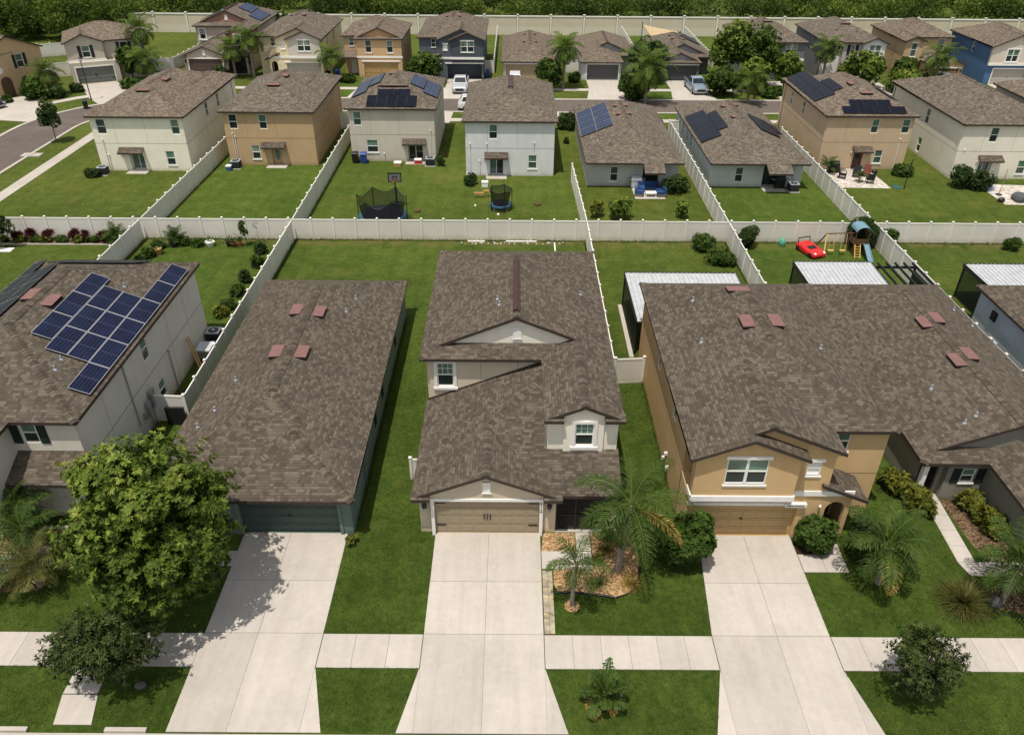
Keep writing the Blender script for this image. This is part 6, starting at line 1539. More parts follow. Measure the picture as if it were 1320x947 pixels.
def vehicle(name, label, x, y, rz, paint, kind='suv', cat='car'):
    """front faces -Y in its own frame"""
    t = thing(name, label, cat, (x, y, 0), rz)
    L, Wd, gh = {'suv': (4.7, 1.9, 1.72), 'pickup': (5.6, 1.98, 1.82), 'sedan': (4.6, 1.82, 1.45), 'jeep': (4.4, 1.88, 1.85)}[kind]
    hl = L/2; w = Wd/2; hood = {'suv': 1.05, 'pickup': 1.12, 'sedan': .92, 'jeep': 1.15}[kind]; deck = {'suv': 1.08, 'pickup': 1.12, 'sedan': .98, 'jeep': 1.12}[kind]
    sec = lambda yy, z0, z1, ww: [(-ww, yy, z0), (-ww*1.02, yy, (z0+z1)*.55), (-ww*.93, yy, z1), (ww*.93, yy, z1), (ww*1.02, yy, (z0+z1)*.55), (ww, yy, z0)]
    m = MB()
    ys = [(-hl, .4, hood*.72, w*.86), (-hl+.12, .3, hood*.86, w*.94), (-hl+.9, .28, hood, w*.98), (-hl+1.5, .28, hood+.04, w), (0, .28, deck, w), (hl-.35, .3, deck, w*.98), (hl, .42, deck*.82, w*.9)]
    loft(m, [sec(*q) for q in ys]); bevel(m.build('body', paint, t), .05)
    c0, c1, r0, r1 = {'suv': (-hl+1.25, hl-.15, -hl+2.0, hl-.55), 'pickup': (-hl+1.5, .85, -hl+2.25, .5), 'sedan': (-hl+1.2, hl-.6, -hl+2.0, hl-1.35), 'jeep': (-hl+1.45, hl-.1, -hl+1.75, hl-.2)}[kind]
    m = MB(); zt = gh; zb = deck-.03
    B4 = [(-w*.92, c0, zb), (w*.92, c0, zb), (w*.92, c1, zb), (-w*.92, c1, zb)]; T4 = [(-w*.74, r0, zt), (w*.74, r0, zt), (w*.74, r1, zt), (-w*.74, r1, zt)]
    loft(m, [B4, T4]); bevel(m.build('cabin', paint, t), .06)
    def pane(nm, i, j, a0, a1, z0=.14, z1=.86, out=.012):
        b0, b1, t0, t1 = V(B4[i]), V(B4[j]), V(T4[i]), V(T4[j]); q = MB()
        P = lambda u, v: (b0.lerp(b1, u)).lerp(t0.lerp(t1, u), v)
        c = [P(a0, z0), P(a1, z0), P(a1, z1), P(a0, z1)]; n = (c[1]-c[0]).cross(c[3]-c[0]).normalized(); ctr = V((0, (c0+c1)/2, 1.3))
        if n.dot(c[0]-ctr) < 0: n = -n
        q.poly([p+n*out for p in c], 0, up=n); q.build(nm, GL_CAR, t)
    pane('windscreen', 0, 1, .06, .94); pane('rear_window', 2, 3, .1, .9)
    for i, j in ((1, 2), (3, 0)): pane('side_window', i, j, .1, .48); pane('side_window', i, j, .53, .9)
    if kind == 'pickup':
        q = MB(); q.box(-w*.8, w*.8, .95, hl-.12, deck-.02, deck+.012); q.build('bed_liner', BLACK, t)
        for sx in (-1, 1):
            q = MB(); q.box(sx*w*.93-.06, sx*w*.93+.06, .9, hl-.05, deck-.02, deck+.09); q.build('bed_rail', paint, t)
    if kind == 'jeep':
        q = MB(); q.box(-w*.7, w*.7, r0+.2, r1-.1, zt-.01, zt+.05); q.build('roof_panel', LAMPW, t)
        q = MB(); q.tube([(0, hl, 1.0), (0, hl+.22, 1.0)], .38, 14); q.build('spare_wheel', TYRE, t)
    q = MB(); q.box(-w*.55, w*.55, -hl-.025, -hl+.05, .5, hood*.68); q.build('grille', BLACK, t)
    q = MB(); q.box(-w*.9, w*.9, -hl-.06, -hl+.15, .32, .48); q.box(-w*.9, w*.9, hl-.1, hl+.05, .36, .52); q.build('bumper', GREYMETAL if kind != 'sedan' else paint, t)
    for sx in (-1, 1):
        q = MB(); q.box(sx*w*.72-.17, sx*w*.72+.17, -hl-.02, -hl+.2, hood*.6, hood*.74); q.build('headlight', LAMPW, t)
        q = MB(); q.box(sx*w*.82-.08, sx*w*.82+.08, hl-.1, hl+.015, deck*.6, deck*.82); q.build('taillight', LAMPR, t)
        q = MB(); q.box(sx*(w+.1)-.09, sx*(w+.1)+.09, c0+.4, c0+.55, deck, deck+.16); q.build('mirror', paint, t)
        for yy in (-hl+.9, hl-1.0):
            q = MB(); q.tube([(sx*(w-.2), yy, .35), (sx*(w+.03), yy, .35)], .35, 16); o = q.build('wheel', TYRE, t)
            q = MB(); q.tube([(sx*(w+.02), yy, .35), (sx*(w+.045), yy, .35)], .22, 12); q.build('rim', RIM, o)
    return t
vehicle('pickup_truck', 'white pickup parked in front of the open black garage', -7.15, 108.6, 0, carpaint('paint_white', (.42, .44, .47)), 'pickup', 'pickup')
vehicle('pickup_truck', 'silver blue pickup parked before the charcoal house', 24.55, 108.9, R(4), carpaint('paint_silverblue', (.20, .25, .31)), 'pickup', 'pickup')
vehicle('parked_car', 'white car at the kerb half hidden by the pale grey house roof', -4.55, 98.9, R(90), carpaint('paint_white2', (.66, .67, .68)), 'suv')
vehicle('parked_car', 'white van roof peeking over the ridge of the pale grey house', .15, 110.2, 0, carpaint('paint_white3', (.74, .75, .76)), 'suv')
vehicle('parked_car', 'dark blue car cut by the picture edge, near the arched entry', -65.2, 98.5, R(62), carpaint('paint_navy', (.02, .026, .04)), 'suv')
vehicle('off_road_car', 'grey open topped off road car with pale roof in front of the golden tan house', 59.2, 110.6, R(25), carpaint('paint_grey', (.16, .17, .18)), 'jeep')

# ------------------------------------------------------------------ yard objects
def simple(name, label, cat, parts, group=None, loc=None):
    """parts: [(part name, MB, material)]; one part only -> a single mesh; loc = foot of the thing"""
    if len(parts) == 1 and parts[0][0] is None:
        o = parts[0][1].build(name, parts[0][2]); return tag(o, label, cat, group)
    t = thing(name, label, cat, loc or (0, 0, 0), 0, group)
    for n, m, mt in parts: m.build(n, mt, t, V(loc) if loc else ORI)
    return t
def ac(label, x, y, s=.42, h=.8):
    p = MB(); p.box(x-s-.1, x+s+.1, y-s-.1, y+s+.1, 0, .07)
    b = MB(); b.box(x-s, x+s, y-s, y+s, .07, h-.06)
    for k in range(10):
        z = .12+k*(h-.25)/10; b.box(x-s-.012, x+s+.012, y-s-.012, y+s+.012, z, z+.025)
    tp = MB(); tp.box(x-s-.02, x+s+.02, y-s-.02, y+s+.02, h-.06, h)
    g = MB(); g.cyl(x, y, h+.002, h+.02, s*.8, 20); g2 = MB(); g2.cyl(x, y, h+.02, h+.045, s*.3, 12)
    simple('air_conditioner', label, 'air conditioner', [('pad', p, CONC), ('case', b, plain('ac_dark', (.03, .034, .04), .5, .3)), ('lid', tp, plain('ac_top', (.35, .37, .4), .5, .4)), ('fan_guard', g, BLACK), ('fan_hub', g2, GREYMETAL)], 'air conditioners by rear walls', (x, y, 0))
ac('air conditioner behind the low clipped hedge of the cream house', -40.3, 74.5)
ac('air conditioner beside the tan brown house rear wall, next to a small blue cooler', -27.85, 76.6)
ac('air conditioner beside the taupe grey house sliding door', -8.45, 77.8)
ac('air conditioner behind the dark bush of the pale grey house', -4.1, 73.2)
ac('air conditioner on a pad outside the blue grey house with black panels', 26.5, 71.1)
ac('dark air conditioner at the back corner of the grey solar panel house', -19.25, 43.2, .4, .85)
ac('pale air conditioner beside the fence gate at the edge house', 30.3, 42.6, .42, .85)
def bin_(label, x, y, mat, rz=0):
    t = thing('wheelie_bin', label, 'bin', (x, y, 0), rz)
    m = MB(); lo = [(-.24, -.26, .05), (.24, -.26, .05), (.24, .26, .05), (-.24, .26, .05)]; hi = [(-.3, -.34, 1.0), (.3, -.34, 1.0), (.3, .34, 1.0), (-.3, .34, 1.0)]
    loft(m, [lo, hi]); m.build('body', mat, t)
    l = MB(); loft(l, [[(-.33, -.38, 1.0), (.33, -.38, 1.0), (.33, .38, 1.0), (-.33, .38, 1.0)], [(-.27, -.3, 1.1), (.27, -.3, 1.1), (.27, .3, 1.1), (-.27, .3, 1.1)]]); l.build('lid', mat, t)
    h = MB(); h.tube([(-.25, .4, 1.0), (.25, .4, 1.0)], .025, 6); h.build('handle', BLACK, t)
    for sx in (-1, 1): w = MB(); w.tube([(sx*.22, .28, .12), (sx*.29, .28, .12)], .12, 12); w.build('wheel', BLACK, t)
bin_('black wheelie bin at the taupe grey house corner', -16.2, 78.45, BLACK); bin_('blue wheelie bin beside the black bin', -15.3, 78.35, BLUEP)
bin_('black wheelie bin standing at the kerb of the bend', -52.8, 97.9, plain('bin_green', (.02, .03, .022), .5, .4), .5)
bin_('blue bin beside the cream yellow house garage', -24.9, 115, BLUEP); bin_('blue bin beside the slate blue house garage', -3.7, 115.6, BLUEP)
# trampolines
def ringpts(x, y, z, r, n=28): return [(x+r*math.cos(2*PI*i/n), y+r*math.sin(2*PI*i/n), z) for i in range(n+1)]
NETM, nt_, b_ = newmat('net_black'); setc(nt_, b_, (.012, .012, .013), .8, .1)
tr_ = nt_.nodes.new('ShaderNodeBsdfTransparent'); mx_ = N(nt_, 'ShaderNodeMixShader', {0: .62}); nt_.links.new(tr_.outputs[0], mx_.inputs[1]); nt_.links.new(b_.outputs[0], mx_.inputs[2]); nt_.links.new(mx_.outputs[0], nt_.nodes['Material Output'].inputs['Surface'])
def trampoline(label, x, y, r, zh, hn, poles, sag):
    t = thing('trampoline', label, 'trampoline', (x, y, 0)); n = 40
    m = MB()
    for i in range(n):
        a, b = 2*PI*i/n, 2*PI*(i+1)/n; c = lambda q, k, z: (k*math.cos(q), k*math.sin(q), z)
        m.poly([c(a, r-.22, zh+.02), c(b, r-.22, zh+.02), c(b, r, zh), c(a, r, zh)], 0, up=V((0,0,1))); m.poly([c(a, r, zh), c(b, r, zh), c(b, r, zh-.12), c(a, r, zh-.12)], 0)
    m.build('pad', plain('pad_blue', (.03, .085, .17), .6, .3), t)
    m = MB(); m.poly([(( r-.3)*math.cos(2*PI*i/n), (r-.3)*math.sin(2*PI*i/n), zh-.01) for i in range(n)], 0, up=V((0,0,1))); m.build('jump_mat', plain('mat_black', (.014, .015, .022), .7, .2), t)
    nm = MB(); k = poles*6; zt = lambda i: zh+hn-sag*math.sin(PI*((i % 6)/6.0))
    for i in range(k):
        a, b = 2*PI*i/k, 2*PI*(i+1)/k
        nm.poly([((r-.3)*math.cos(a), (r-.3)*math.sin(a), zh), ((r-.3)*math.cos(b), (r-.3)*math.sin(b), zh), (r*math.cos(b), r*math.sin(b), zt(i+1)), (r*math.cos(a), r*math.sin(a), zt(i))], 0)
    nm.build('safety_net', NETM, t)
    rim = MB(); rim.tube([(r*math.cos(2*PI*i/k), r*math.sin(2*PI*i/k), zt(i)) for i in range(k+1)], .025, 5); rim.build('net_rim', BLACK, t)
    for i in range(poles):
        a = 2*PI*i/poles; q = MB(); q.tube([(r*1.02*math.cos(a), r*1.02*math.sin(a), 0), (r*1.02*math.cos(a), r*1.02*math.sin(a), zh+hn)], .035, 7); q.build('pole', BLACKMETAL, t)
        q = MB(); q.tube([(r*.97*math.cos(a+.3), r*.97*math.sin(a+.3), 0), (r*.97*math.cos(a+.3), r*.97*math.sin(a+.3), zh-.1)], .03, 6); q.build('leg', GREYMETAL, t)
    return t
trampoline('large black netted trampoline with blue pad behind the white back fence', -11.15, 63.0, 2.05, .75, 1.75, 6, .55)
trampoline('small round blue rimmed trampoline behind the pale grey house', -1.1, 66.2, .98, .5, 1.45, 5, .15)
# basketball hoop
m = MB(); m.tube([(-10.5, 66.8, 0), (-10.5, 66.8, 2.9)], .06, 8); bd = MB(); bd.box(-11.0, -9.9, 66.55, 66.6, 2.35, 3.1, 0)
fr = MB()
for a in ((-11.05, -9.85, 3.06, 3.14), (-11.05, -9.85, 2.31, 2.39), (-11.05, -10.97, 2.31, 3.14), (-9.93, -9.85, 2.31, 3.14), (-10.65, -10.25, 2.5, 2.54), (-10.65, -10.25, 2.78, 2.82), (-10.65, -10.6, 2.5, 2.82), (-10.3, -10.25, 2.5, 2.82)): fr.box(a[0], a[1], 66.53, 66.55, a[2], a[3])
rm = MB(); rm.tube(ringpts(-10.45, 66.3, 2.48, .22, 16), .015, 5); bs = MB(); bs.box(-10.9, -10.1, 66.6, 67.4, 0, .2)
simple('basketball_hoop', 'black basketball hoop standing behind the large trampoline', 'basketball hoop', [('pole', m, BLACKMETAL), ('backboard', bd, plain('board_clear', (.16, .17, .17), .3, .5)), ('board_frame', fr, BLACK), ('rim', rm, plain('rim_orange', (.5, .12, .03))), ('base', bs, BLACK)])
# coolers and bits
def box_thing(name, label, cat, x0, x1, y0, y1, z, bm, lm, lidh=.1):
    b = MB(); b.box(x0, x1, y0, y1, .0, z-lidh); l = MB(); l.box(x0-.02, x1+.02, y0-.02, y1+.02, z-lidh+.002, z); h = MB(); h.tube([(x0-.03, (y0+y1)/2-.1, z*.6), (x0-.05, (y0+y1)/2, z*.6), (x0-.03, (y0+y1)/2+.1, z*.6)], .015, 5)
    return simple(name, label, cat, [('body', b, bm), ('lid', l, lm), ('handle', h, BLACK)], None, (x0, y0, 0))
box_thing('cooler', 'red cooler with white lid on the taupe grey house door step', 'cooler', -10.1, -9.4, 78.0, 78.5, .5, REDP, WHITE)
box_thing('cooler', 'small blue cooler on the grass beside the tan brown house air conditioner', 'cooler', -28.65, -28.15, 75.7, 76.2, .5, plain('cooler_blue', (.03, .1, .2)), WHITE)
box_thing('storage_box', 'small white chest on the grass near the pale grey house step', 'box', -3.0, -2.4, 71.6, 72.1, .5, WHITE, WHITE)
box_thing('storage_box', 'low tan box with white lid near the taupe grey house wall', 'box', -12.1, -11.4, 77.3, 77.9, .4, WOOD, WHITE)
m = MB(); m.dome(-.2, 0, .0, .3, .3, .12, 8, 4); 
def lump(name, label, cat, x, y, r, h, mat, n=1):
    m = MB(); g = random.Random(int(x*100))
    for i in range(n): m.dome(g.uniform(-r, r)*.5, g.uniform(-r, r)*.5, h*.35, r*g.uniform(.5, 1), r*g.uniform(.5, 1), h*.6, 10, 5, 0, -.3)
    o = m.build(name, mat, loc=(x, y, 0), smooth=True); return tag(o, label, cat)
lump('ball', 'white ball on the lawn beside the small trampoline, nearer the large one', 'ball', -3.35, 66.7, .13, .2, WHITE); lump('ball', 'white ball at the near rim of the small trampoline', 'ball', -1.3, 64.7, .14, .22, WHITE)
lump('dirt_patch', 'brown toy pile on the lawn behind the large trampoline', 'toy', -8.5, 65.4, .3, .25, WOODD, 3); lump('dirt_patch', 'brown toy pile on the lawn beyond the small trampoline', 'toy', 2.2, 67.2, .35, .25, WOODD, 3)
m = MB(); m.box(-3.6, -2.7, 68.8, 69.0, .3, .5); m.box(-2.75, -2.2, 69.0, 69.25, .5, .62); l1 = MB(); l1.tube([(-3.3, 68.9, 0), (-3.3, 68.9, .3)], .04, 5); l2 = MB(); l2.tube([(-2.5, 69.1, 0), (-2.5, 69.1, .5)], .04, 5)
simple('ride_on_toy', 'tan wooden rocking toy beside the small trampoline net', 'toy', [('seat', m, WOOD), ('leg', l1, WOOD), ('leg', l2, WOOD)], None, (-3, 69, 0))
# blue sofa set
def sofa(label, x, y, w, d, rz, cushions):
    t = thing('garden_sofa', label, 'sofa', (x, y, 0), rz, 'blue patio seats'); fr = MB(); fr.box(-w/2, w/2, -d/2, d/2, .08, .3); fr.build('frame', plain('wicker', (.16, .13, .10), .8), t)
    b = MB(); b.box(-w/2, w/2, d/2-.14, d/2, .3, .82); bevel(b.build('backrest', CUSHION, t), .05)
    for s_ in (-1, 1): a = MB(); a.box(s_*(w/2-.06)-.06, s_*(w/2-.06)+.06, -d/2, d/2-.15, .3, .58); a.build('armrest', CUSHION, t)
    for k in range(cushions):
        c = MB(); cw = (w-.28)/cushions; c.box(-w/2+.14+k*cw+.01, -w/2+.14+(k+1)*cw-.01, -d/2, d/2-.15, .302, .46); bevel(c.build('cushion', CUSHION, t), .05)
sofa('blue three seat patio sofa on the slab of the single storey grey house', 12.8, 70.9, 2.0, .9, 0, 3); sofa('blue armchair at the side of the patio sofa nearer the pale grey house', 11.75, 69.7, .9, .85, R(80), 1); sofa('blue armchair at the side of the patio sofa nearer the white flecked shrub', 13.75, 69.6, .9, .85, R(-80), 1)
m = MB(); m.box(12.3, 13.3, 69.2, 69.8, .36, .42); lg = []
for a, b in ((12.36, 69.26), (13.24, 69.26), (12.36, 69.74), (13.24, 69.74)): q = MB(); q.box(a-.03, a+.03, b-.03, b+.03, .04, .36); lg.append(('leg', q, WHITE))
simple('coffee_table', 'low pale table amid the blue patio seats', 'table', [('top', m, WHITE)]+lg, None, (12.8, 69.5, 0))
def grill(label, x, y, bm=BLACK):
    t = thing('grill', label, 'grill', (x, y, 0)); b = MB(); b.box(-.5, .5, -.28, .28, .75, .95); b.build('firebox', bm, t)
    l = MB(); n = 8; pr = [(-.45, .26*math.cos(PI*i/n), .95+.26*math.sin(PI*i/n)) for i in range(n+1)]; l.prism(pr, (.9, 0, 0), (0, 0, 0)); l.build('lid', bm, t)
    for sx in (-1, 1): s_ = MB(); s_.box(sx*.68-.16, sx*.68+.16, -.25, .25, .88, .92); s_.build('side_shelf', GREYMETAL, t)
    c = MB(); c.box(-.46, .46, -.25, .25, .08, .75); c.build('cart', bm, t)
    for sx in (-1, 1): w = MB(); w.tube([(sx*.4, -.2, .08), (sx*.46, -.2, .08)], .08, 10); w.build('wheel', TYRE, t)
grill('pale covered grill behind the blue patio sofa', 11.7, 71.75, plain('grill_cover', (.45, .46, .48))); grill('black grill under the porch of the blue grey house', 25.4, 71.9); grill('black grill with shelves on the white stone patio by the fence', 32.1, 76.4)
def chair(label, x, y, rz, mat, seatm, group):
    t = thing('patio_chair', label, 'chair', (x, y, .04), rz, group); s_ = MB(); s_.box(-.32, .32, -.32, .32, .36, .46); bevel(s_.build('seat', seatm, t), .03)
    b = MB(); b.obox((-.32, .26, .46), (.64, 0, 0), (0, .08, 0), (0, .2, .6)); b.build('backrest', seatm, t)
    for sx in (-1, 1):
        a = MB(); a.box(sx*.34-.04, sx*.34+.04, -.3, .3, .6, .65); a.build('armrest', mat, t)
        for sy in (-1, 1): l = MB(); l.box(sx*.3-.03, sx*.3+.03, sy*.28-.03, sy*.28+.03, 0, .6 if sy < 0 else .46); l.build('leg', mat, t)
chair('black cushioned patio chair nearest the tan house fence', 32.4, 74.6, R(60), BLACKMETAL, BLACK, 'chairs on the white stone patio'); chair('black patio chair near the middle of the white stone patio', 33.9, 75.0, R(-30), BLACKMETAL, BLACK, 'chairs on the white stone patio'); chair('dark red patio chair in front of the brown rear door', 35.0, 75.2, R(-20), WOODD, plain('red_cush', (.16, .04, .03)), 'chairs on the white stone patio'); chair('black patio chair standing nearest the edge of the white stones', 34.6, 73.3, R(170), BLACKMETAL, BLACK, 'chairs on the white stone patio')
lump('planter', 'round dark fire bowl near the tan house window', 'fire bowl', 36.3, 76.2, .42, .45, BLACK); lump('covered_furniture', 'grey covered furniture pile on the far white stone patio', 'furniture', 46.7, 69.0, .8, .8, plain('cover_grey', (.08, .085, .09), .8), 3); lump('rock_pile', 'dark round planter bowl at the near edge of the far white stone patio', 'planter', 45.0, 68.5, .5, .45, BLACK)
lump('covered_chair', 'pale blue covered chair by the cream house sliding door', 'chair', 45.3, 72.0, .6, .5, plain('cover_blue', (.25, .31, .40), .8), 2); lump('hose_reel', 'green round pot beside the cream house sliding door', 'pot', 47.1, 73.6, .35, .7, LF_DARK and plain('pot_green', (.03, .05, .02)))
lump('hose_coil', 'blue green hose coil on the grass by the stone patio corner', 'hose', 36.9, 72.4, .6, .12, plain('hose', (.02, .10, .11)), 2)
m = MB(); m.tube([(37.3, 71.7, 0), (37.35, 71.7, 2.9)], .045, 7); q = MB(); q.tube([(37.35, 71.7, 2.88), (37.5, 71.5, 2.92)], .03, 6); simple('garden_pole', 'tall black pole standing on the lawn beside the stone patio', 'pole', [('shaft', m, BLACKMETAL), ('hook', q, BLACKMETAL)], None, (37.3, 71.7, 0))
m = MB(); m.tube([(45.7, 70.4, 0), (45.7, 70.4, 2.5)], .03, 6); q = MB(); q.cyl(45.7, 70.4, 0, .08, .3, 12); simple('umbrella_stand', 'bare grey umbrella pole on the far white stone patio', 'pole', [('shaft', m, GREYMETAL), ('base', q, BLACK)], None, (45.7, 70.4, 0))
# pinwheel, pots
m = MB(); m.tube([(-20.6, 58.4, 0), (-20.6, 58.4, 1.5)], .02, 5); q = MB()
for i in range(12): a = 2*PI*i/12; q.poly([(-20.6+.04*math.cos(a), 58.36, 1.65+.04*math.sin(a)), (-20.6+.3*math.cos(a-.1), 58.3, 1.65+.3*math.sin(a-.1)), (-20.6+.3*math.cos(a+.15), 58.36, 1.65+.3*math.sin(a+.15))], 0)
simple('pinwheel', 'grey metal pinwheel on a stake at the back fence', 'garden ornament', [('stake', m, GREYMETAL), ('wheel', q, GREYMETAL)], None, (-20.6, 58.4, 0))
def pot(label, x, y, r, h, mat, leafm, seed, lh=.35):
    t = thing('plant_pot', label, 'potted plant', (x, y, 0), 0, 'pots along the back fence'); m = MB(); m.tube([(0,0,0), (0,0,h*.9), (0,0,h)], [r*.7, r, r*1.08], 12); m.build('pot', mat, t)
    P = rng.normal(size=(60, 3))*np.array([r*.6, r*.6, lh*.3])+np.array([0, 0, h+lh*.35]); a = nrm(unit(60)+np.array([0, 0, .6]))*.22; leafmesh('foliage', P, a, nrm(np.cross(a, unit(60)))*.045, rng.uniform(.1, .9, 60), leafm, t)
pot('white wide planter in the middle of the potted plant row', -24.4, 57.9, .38, .4, WHITE, LF_SHRUB, 1); pot('small dark pot just right of the white planter', -22.9, 57.9, .2, .3, BLACK, LF_DARK, 2, .3); pot('terracotta pot beside the thin sapling', -22.0, 57.95, .24, .38, TERRA, LF_DARK, 3); pot('brown pot with dark leaves next to the terracotta pot', -22.5, 57.8, .26, .36, WOODD, LF_DARK, 4, .6)
pot('grey bowl planter with grassy tuft under the pinwheel', -20.2, 57.0, .36, .35, GREYMETAL, LF_SHRUB, 5, .6); pot('dark pot beside the fan palm foot', -27.2, 57.7, .3, .5, BLACK, LF_DARK, 6); pot('tan pot in the shaded fence corner', -28.0, 56.3, .35, .5, WOOD, LF_DARK, 7)
m = MB(); m.box(-41.2, -39.8, 56.5, 57.2, 0, .06); simple('garden_stone', 'flat white slab on the lawn under the twisted tree', 'slab', [(None, m, WHITE)])
# planks, clutter at the grey house
for k, lab in enumerate(('long tan plank leaning on the grey house wall, the nearer one', 'long tan plank leaning on the grey house wall, the farther one')):
    m = MB(); m.obox((-18.6, 38.9+.28*k, 0.02), (0, .11, 0), (.05, 0, 0), (-1.1, 1.3, 1.95)); o = m.build('plank', WOOD); tag(o, lab, 'plank', 'planks leaning on the grey house wall')
m = MB(); m.box(-19.4, -18.7, 40.6, 41.5, .3, .9); q = MB(); q.box(-19.5, -18.6, 40.5, 41.6, .9, .98); l = MB(); l.box(-19.3, -18.8, 40.7, 41.4, 0, .3); simple('storage_cart', 'grey storage cart in the narrow side yard behind the planks', 'cart', [('body', m, GREYMETAL), ('lid', q, plain('cart_lid', (.5, .52, .55))), ('base', l, BLACK)], None, (-19, 41, 0))
lump('clutter_bag', 'dark bag on the ground in the narrow side yard', 'bag', -18.9, 37.0, .4, .5, BLACK, 3)
m = MB(); m.box(-19.0, -17.98, 34.3, 34.45, 0, 1.15); simple('gate_screen', 'black panel under the short gate fence at the grey house', 'panel', [(None, m, BLACK)])
# play yard
CH = [('frame', 0)]
t = thing('play_set', 'wooden swing set with tower, blue roof and blue slide', 'play set', (26.5, 57.2, 0))
def beam(nm, a, b, r, mat, par=None): m = MB(); m.tube([a, b], r, 6); return m.build(nm, mat, par or t, V((26.5, 57.2, 0)))
beam('top_beam', (24.6, 57.2, 2.15), (27.3, 57.4, 2.15), .06, WOODD)
for a, b in (((24.45, 56.4, 0), (24.65, 57.2, 2.15)), ((24.1, 58.1, 0), (24.65, 57.2, 2.15))): beam('leg', a, b, .06, YELP if a[1] < 57 else WOODD)
for x in (25.2, 26.2):
    for dx in (-.2, .2): beam('swing_rope', (x+dx, 57.25, 2.12), (x+dx, 57.0, .5), .02, YELP)
    m = MB(); m.box(x-.25, x+.25, 56.88, 57.12, .45, .5); m.build('swing_seat', YELP, t, V((26.5, 57.2, 0)))
for x in (27.0, 28.1):
    for y in (56.9, 58.0): beam('leg', (x, y, 0), (x, y, 2.6), .05, WOODD)
m = MB(); m.box(26.95, 28.15, 56.85, 58.05, 1.15, 1.22); m.build('platform', WOODD, t, V((26.5, 57.2, 0)))
m = MB()
for y in (56.87, 58.03): m.box(27.0, 28.1, y-.015, y+.015, 1.22, 1.75)
m.box(26.98, 27.01, 56.9, 58.0, 1.22, 1.75); m.box(28.09, 28.12, 56.9, 58.0, 1.22, 2.4); m.build('tower_wall', WOODD, t, V((26.5, 57.2, 0)))
m = MB(); n = 8; pr = [(27.55-.62*math.cos(PI*i/n), 56.75, 2.5+.5*math.sin(PI*i/n)) for i in range(n+1)]
for i in range(n): m.obox(pr[i], V(pr[i+1])-V(pr[i]), (0, 1.4, 0), (0, 0, .03))
m.build('roof', plain('slide_blue', (.15, .26, .33), .5, .4), t, V((26.5, 57.2, 0)))
m = MB(); m.obox((27.75, 56.85, 1.18), (.45, 0, 0), (0, -1.6, -1.05), (0, 0, .04))
for dx in (0, .42): m.obox((27.75+dx, 56.85, 1.2), (.04, 0, 0), (0, -1.6, -1.05), (0, 0, .14))
m.build('slide', MATS['slide_blue'], t, V((26.5, 57.2, 0)))
m = MB()
for dx in (0, .45): m.tube([(27.05+dx, 56.3, 0), (27.05+dx, 56.85, 1.2)], .04, 6)
for k in range(5): m.tube([(27.05, 56.35+k*.1, .12+k*.22), (27.5, 56.35+k*.1, .12+k*.22)], .035, 6)
m.build('ladder', YELP, t, V((26.5, 57.2, 0)))
t.scale = (.94, .94, .8)
# red car shaped bed
t = thing('toy_car_bed', 'red plastic car shaped toy on the lawn beside the swing set', 'toy', (23.8, 57.3, 0), R(20))
m = MB(); ys = [(-1.2, .15, .36, .5), (-1.1, .12, .46, .62), (-.3, .12, .5, .66), (.5, .12, .62, .66), (1.1, .14, .6, .62)]
sec = lambda yy, z0, z1, ww: [(-ww, yy, z0), (-ww, yy, z1*.8), (-ww*.85, yy, z1), (ww*.85, yy, z1), (ww, yy, z1*.8), (ww, yy, z0)]
loft(m, [sec(*q) for q in ys]); bevel(m.build('body', REDP, t), .05)
m = MB(); m.poly([(-.32, -.3, .515), (.32, -.3, .515), (.4, .15, .575), (-.4, .15, .575)], 0, up=V((0,0,1))); m.build('seat', BLACK, t)
m = MB(); m.tube([(-.55, .9, .55), (-.55, 1.0, .95), (.55, 1.0, .95), (.55, .9, .55)], .05, 6); m.build('spoiler', BLACK, t)
for sx in (-1, 1):
    m = MB(); m.dome(sx*.42, -1.05, .42, .1, .14, .1, 8, 4); m.build('headlight', WHITE, t)
    for yy in (-.75, .75): m = MB(); m.tube([(sx*.55, yy, .2), (sx*.7, yy, .2)], .2, 12); m.build('wheel', TYRE, t)
lump('play_ball', 'green and white ball toy at the back fence of the play yard', 'toy', 22.0, 58.6, .38, .7, plain('ball_green', (.08, .36, .25), .5))
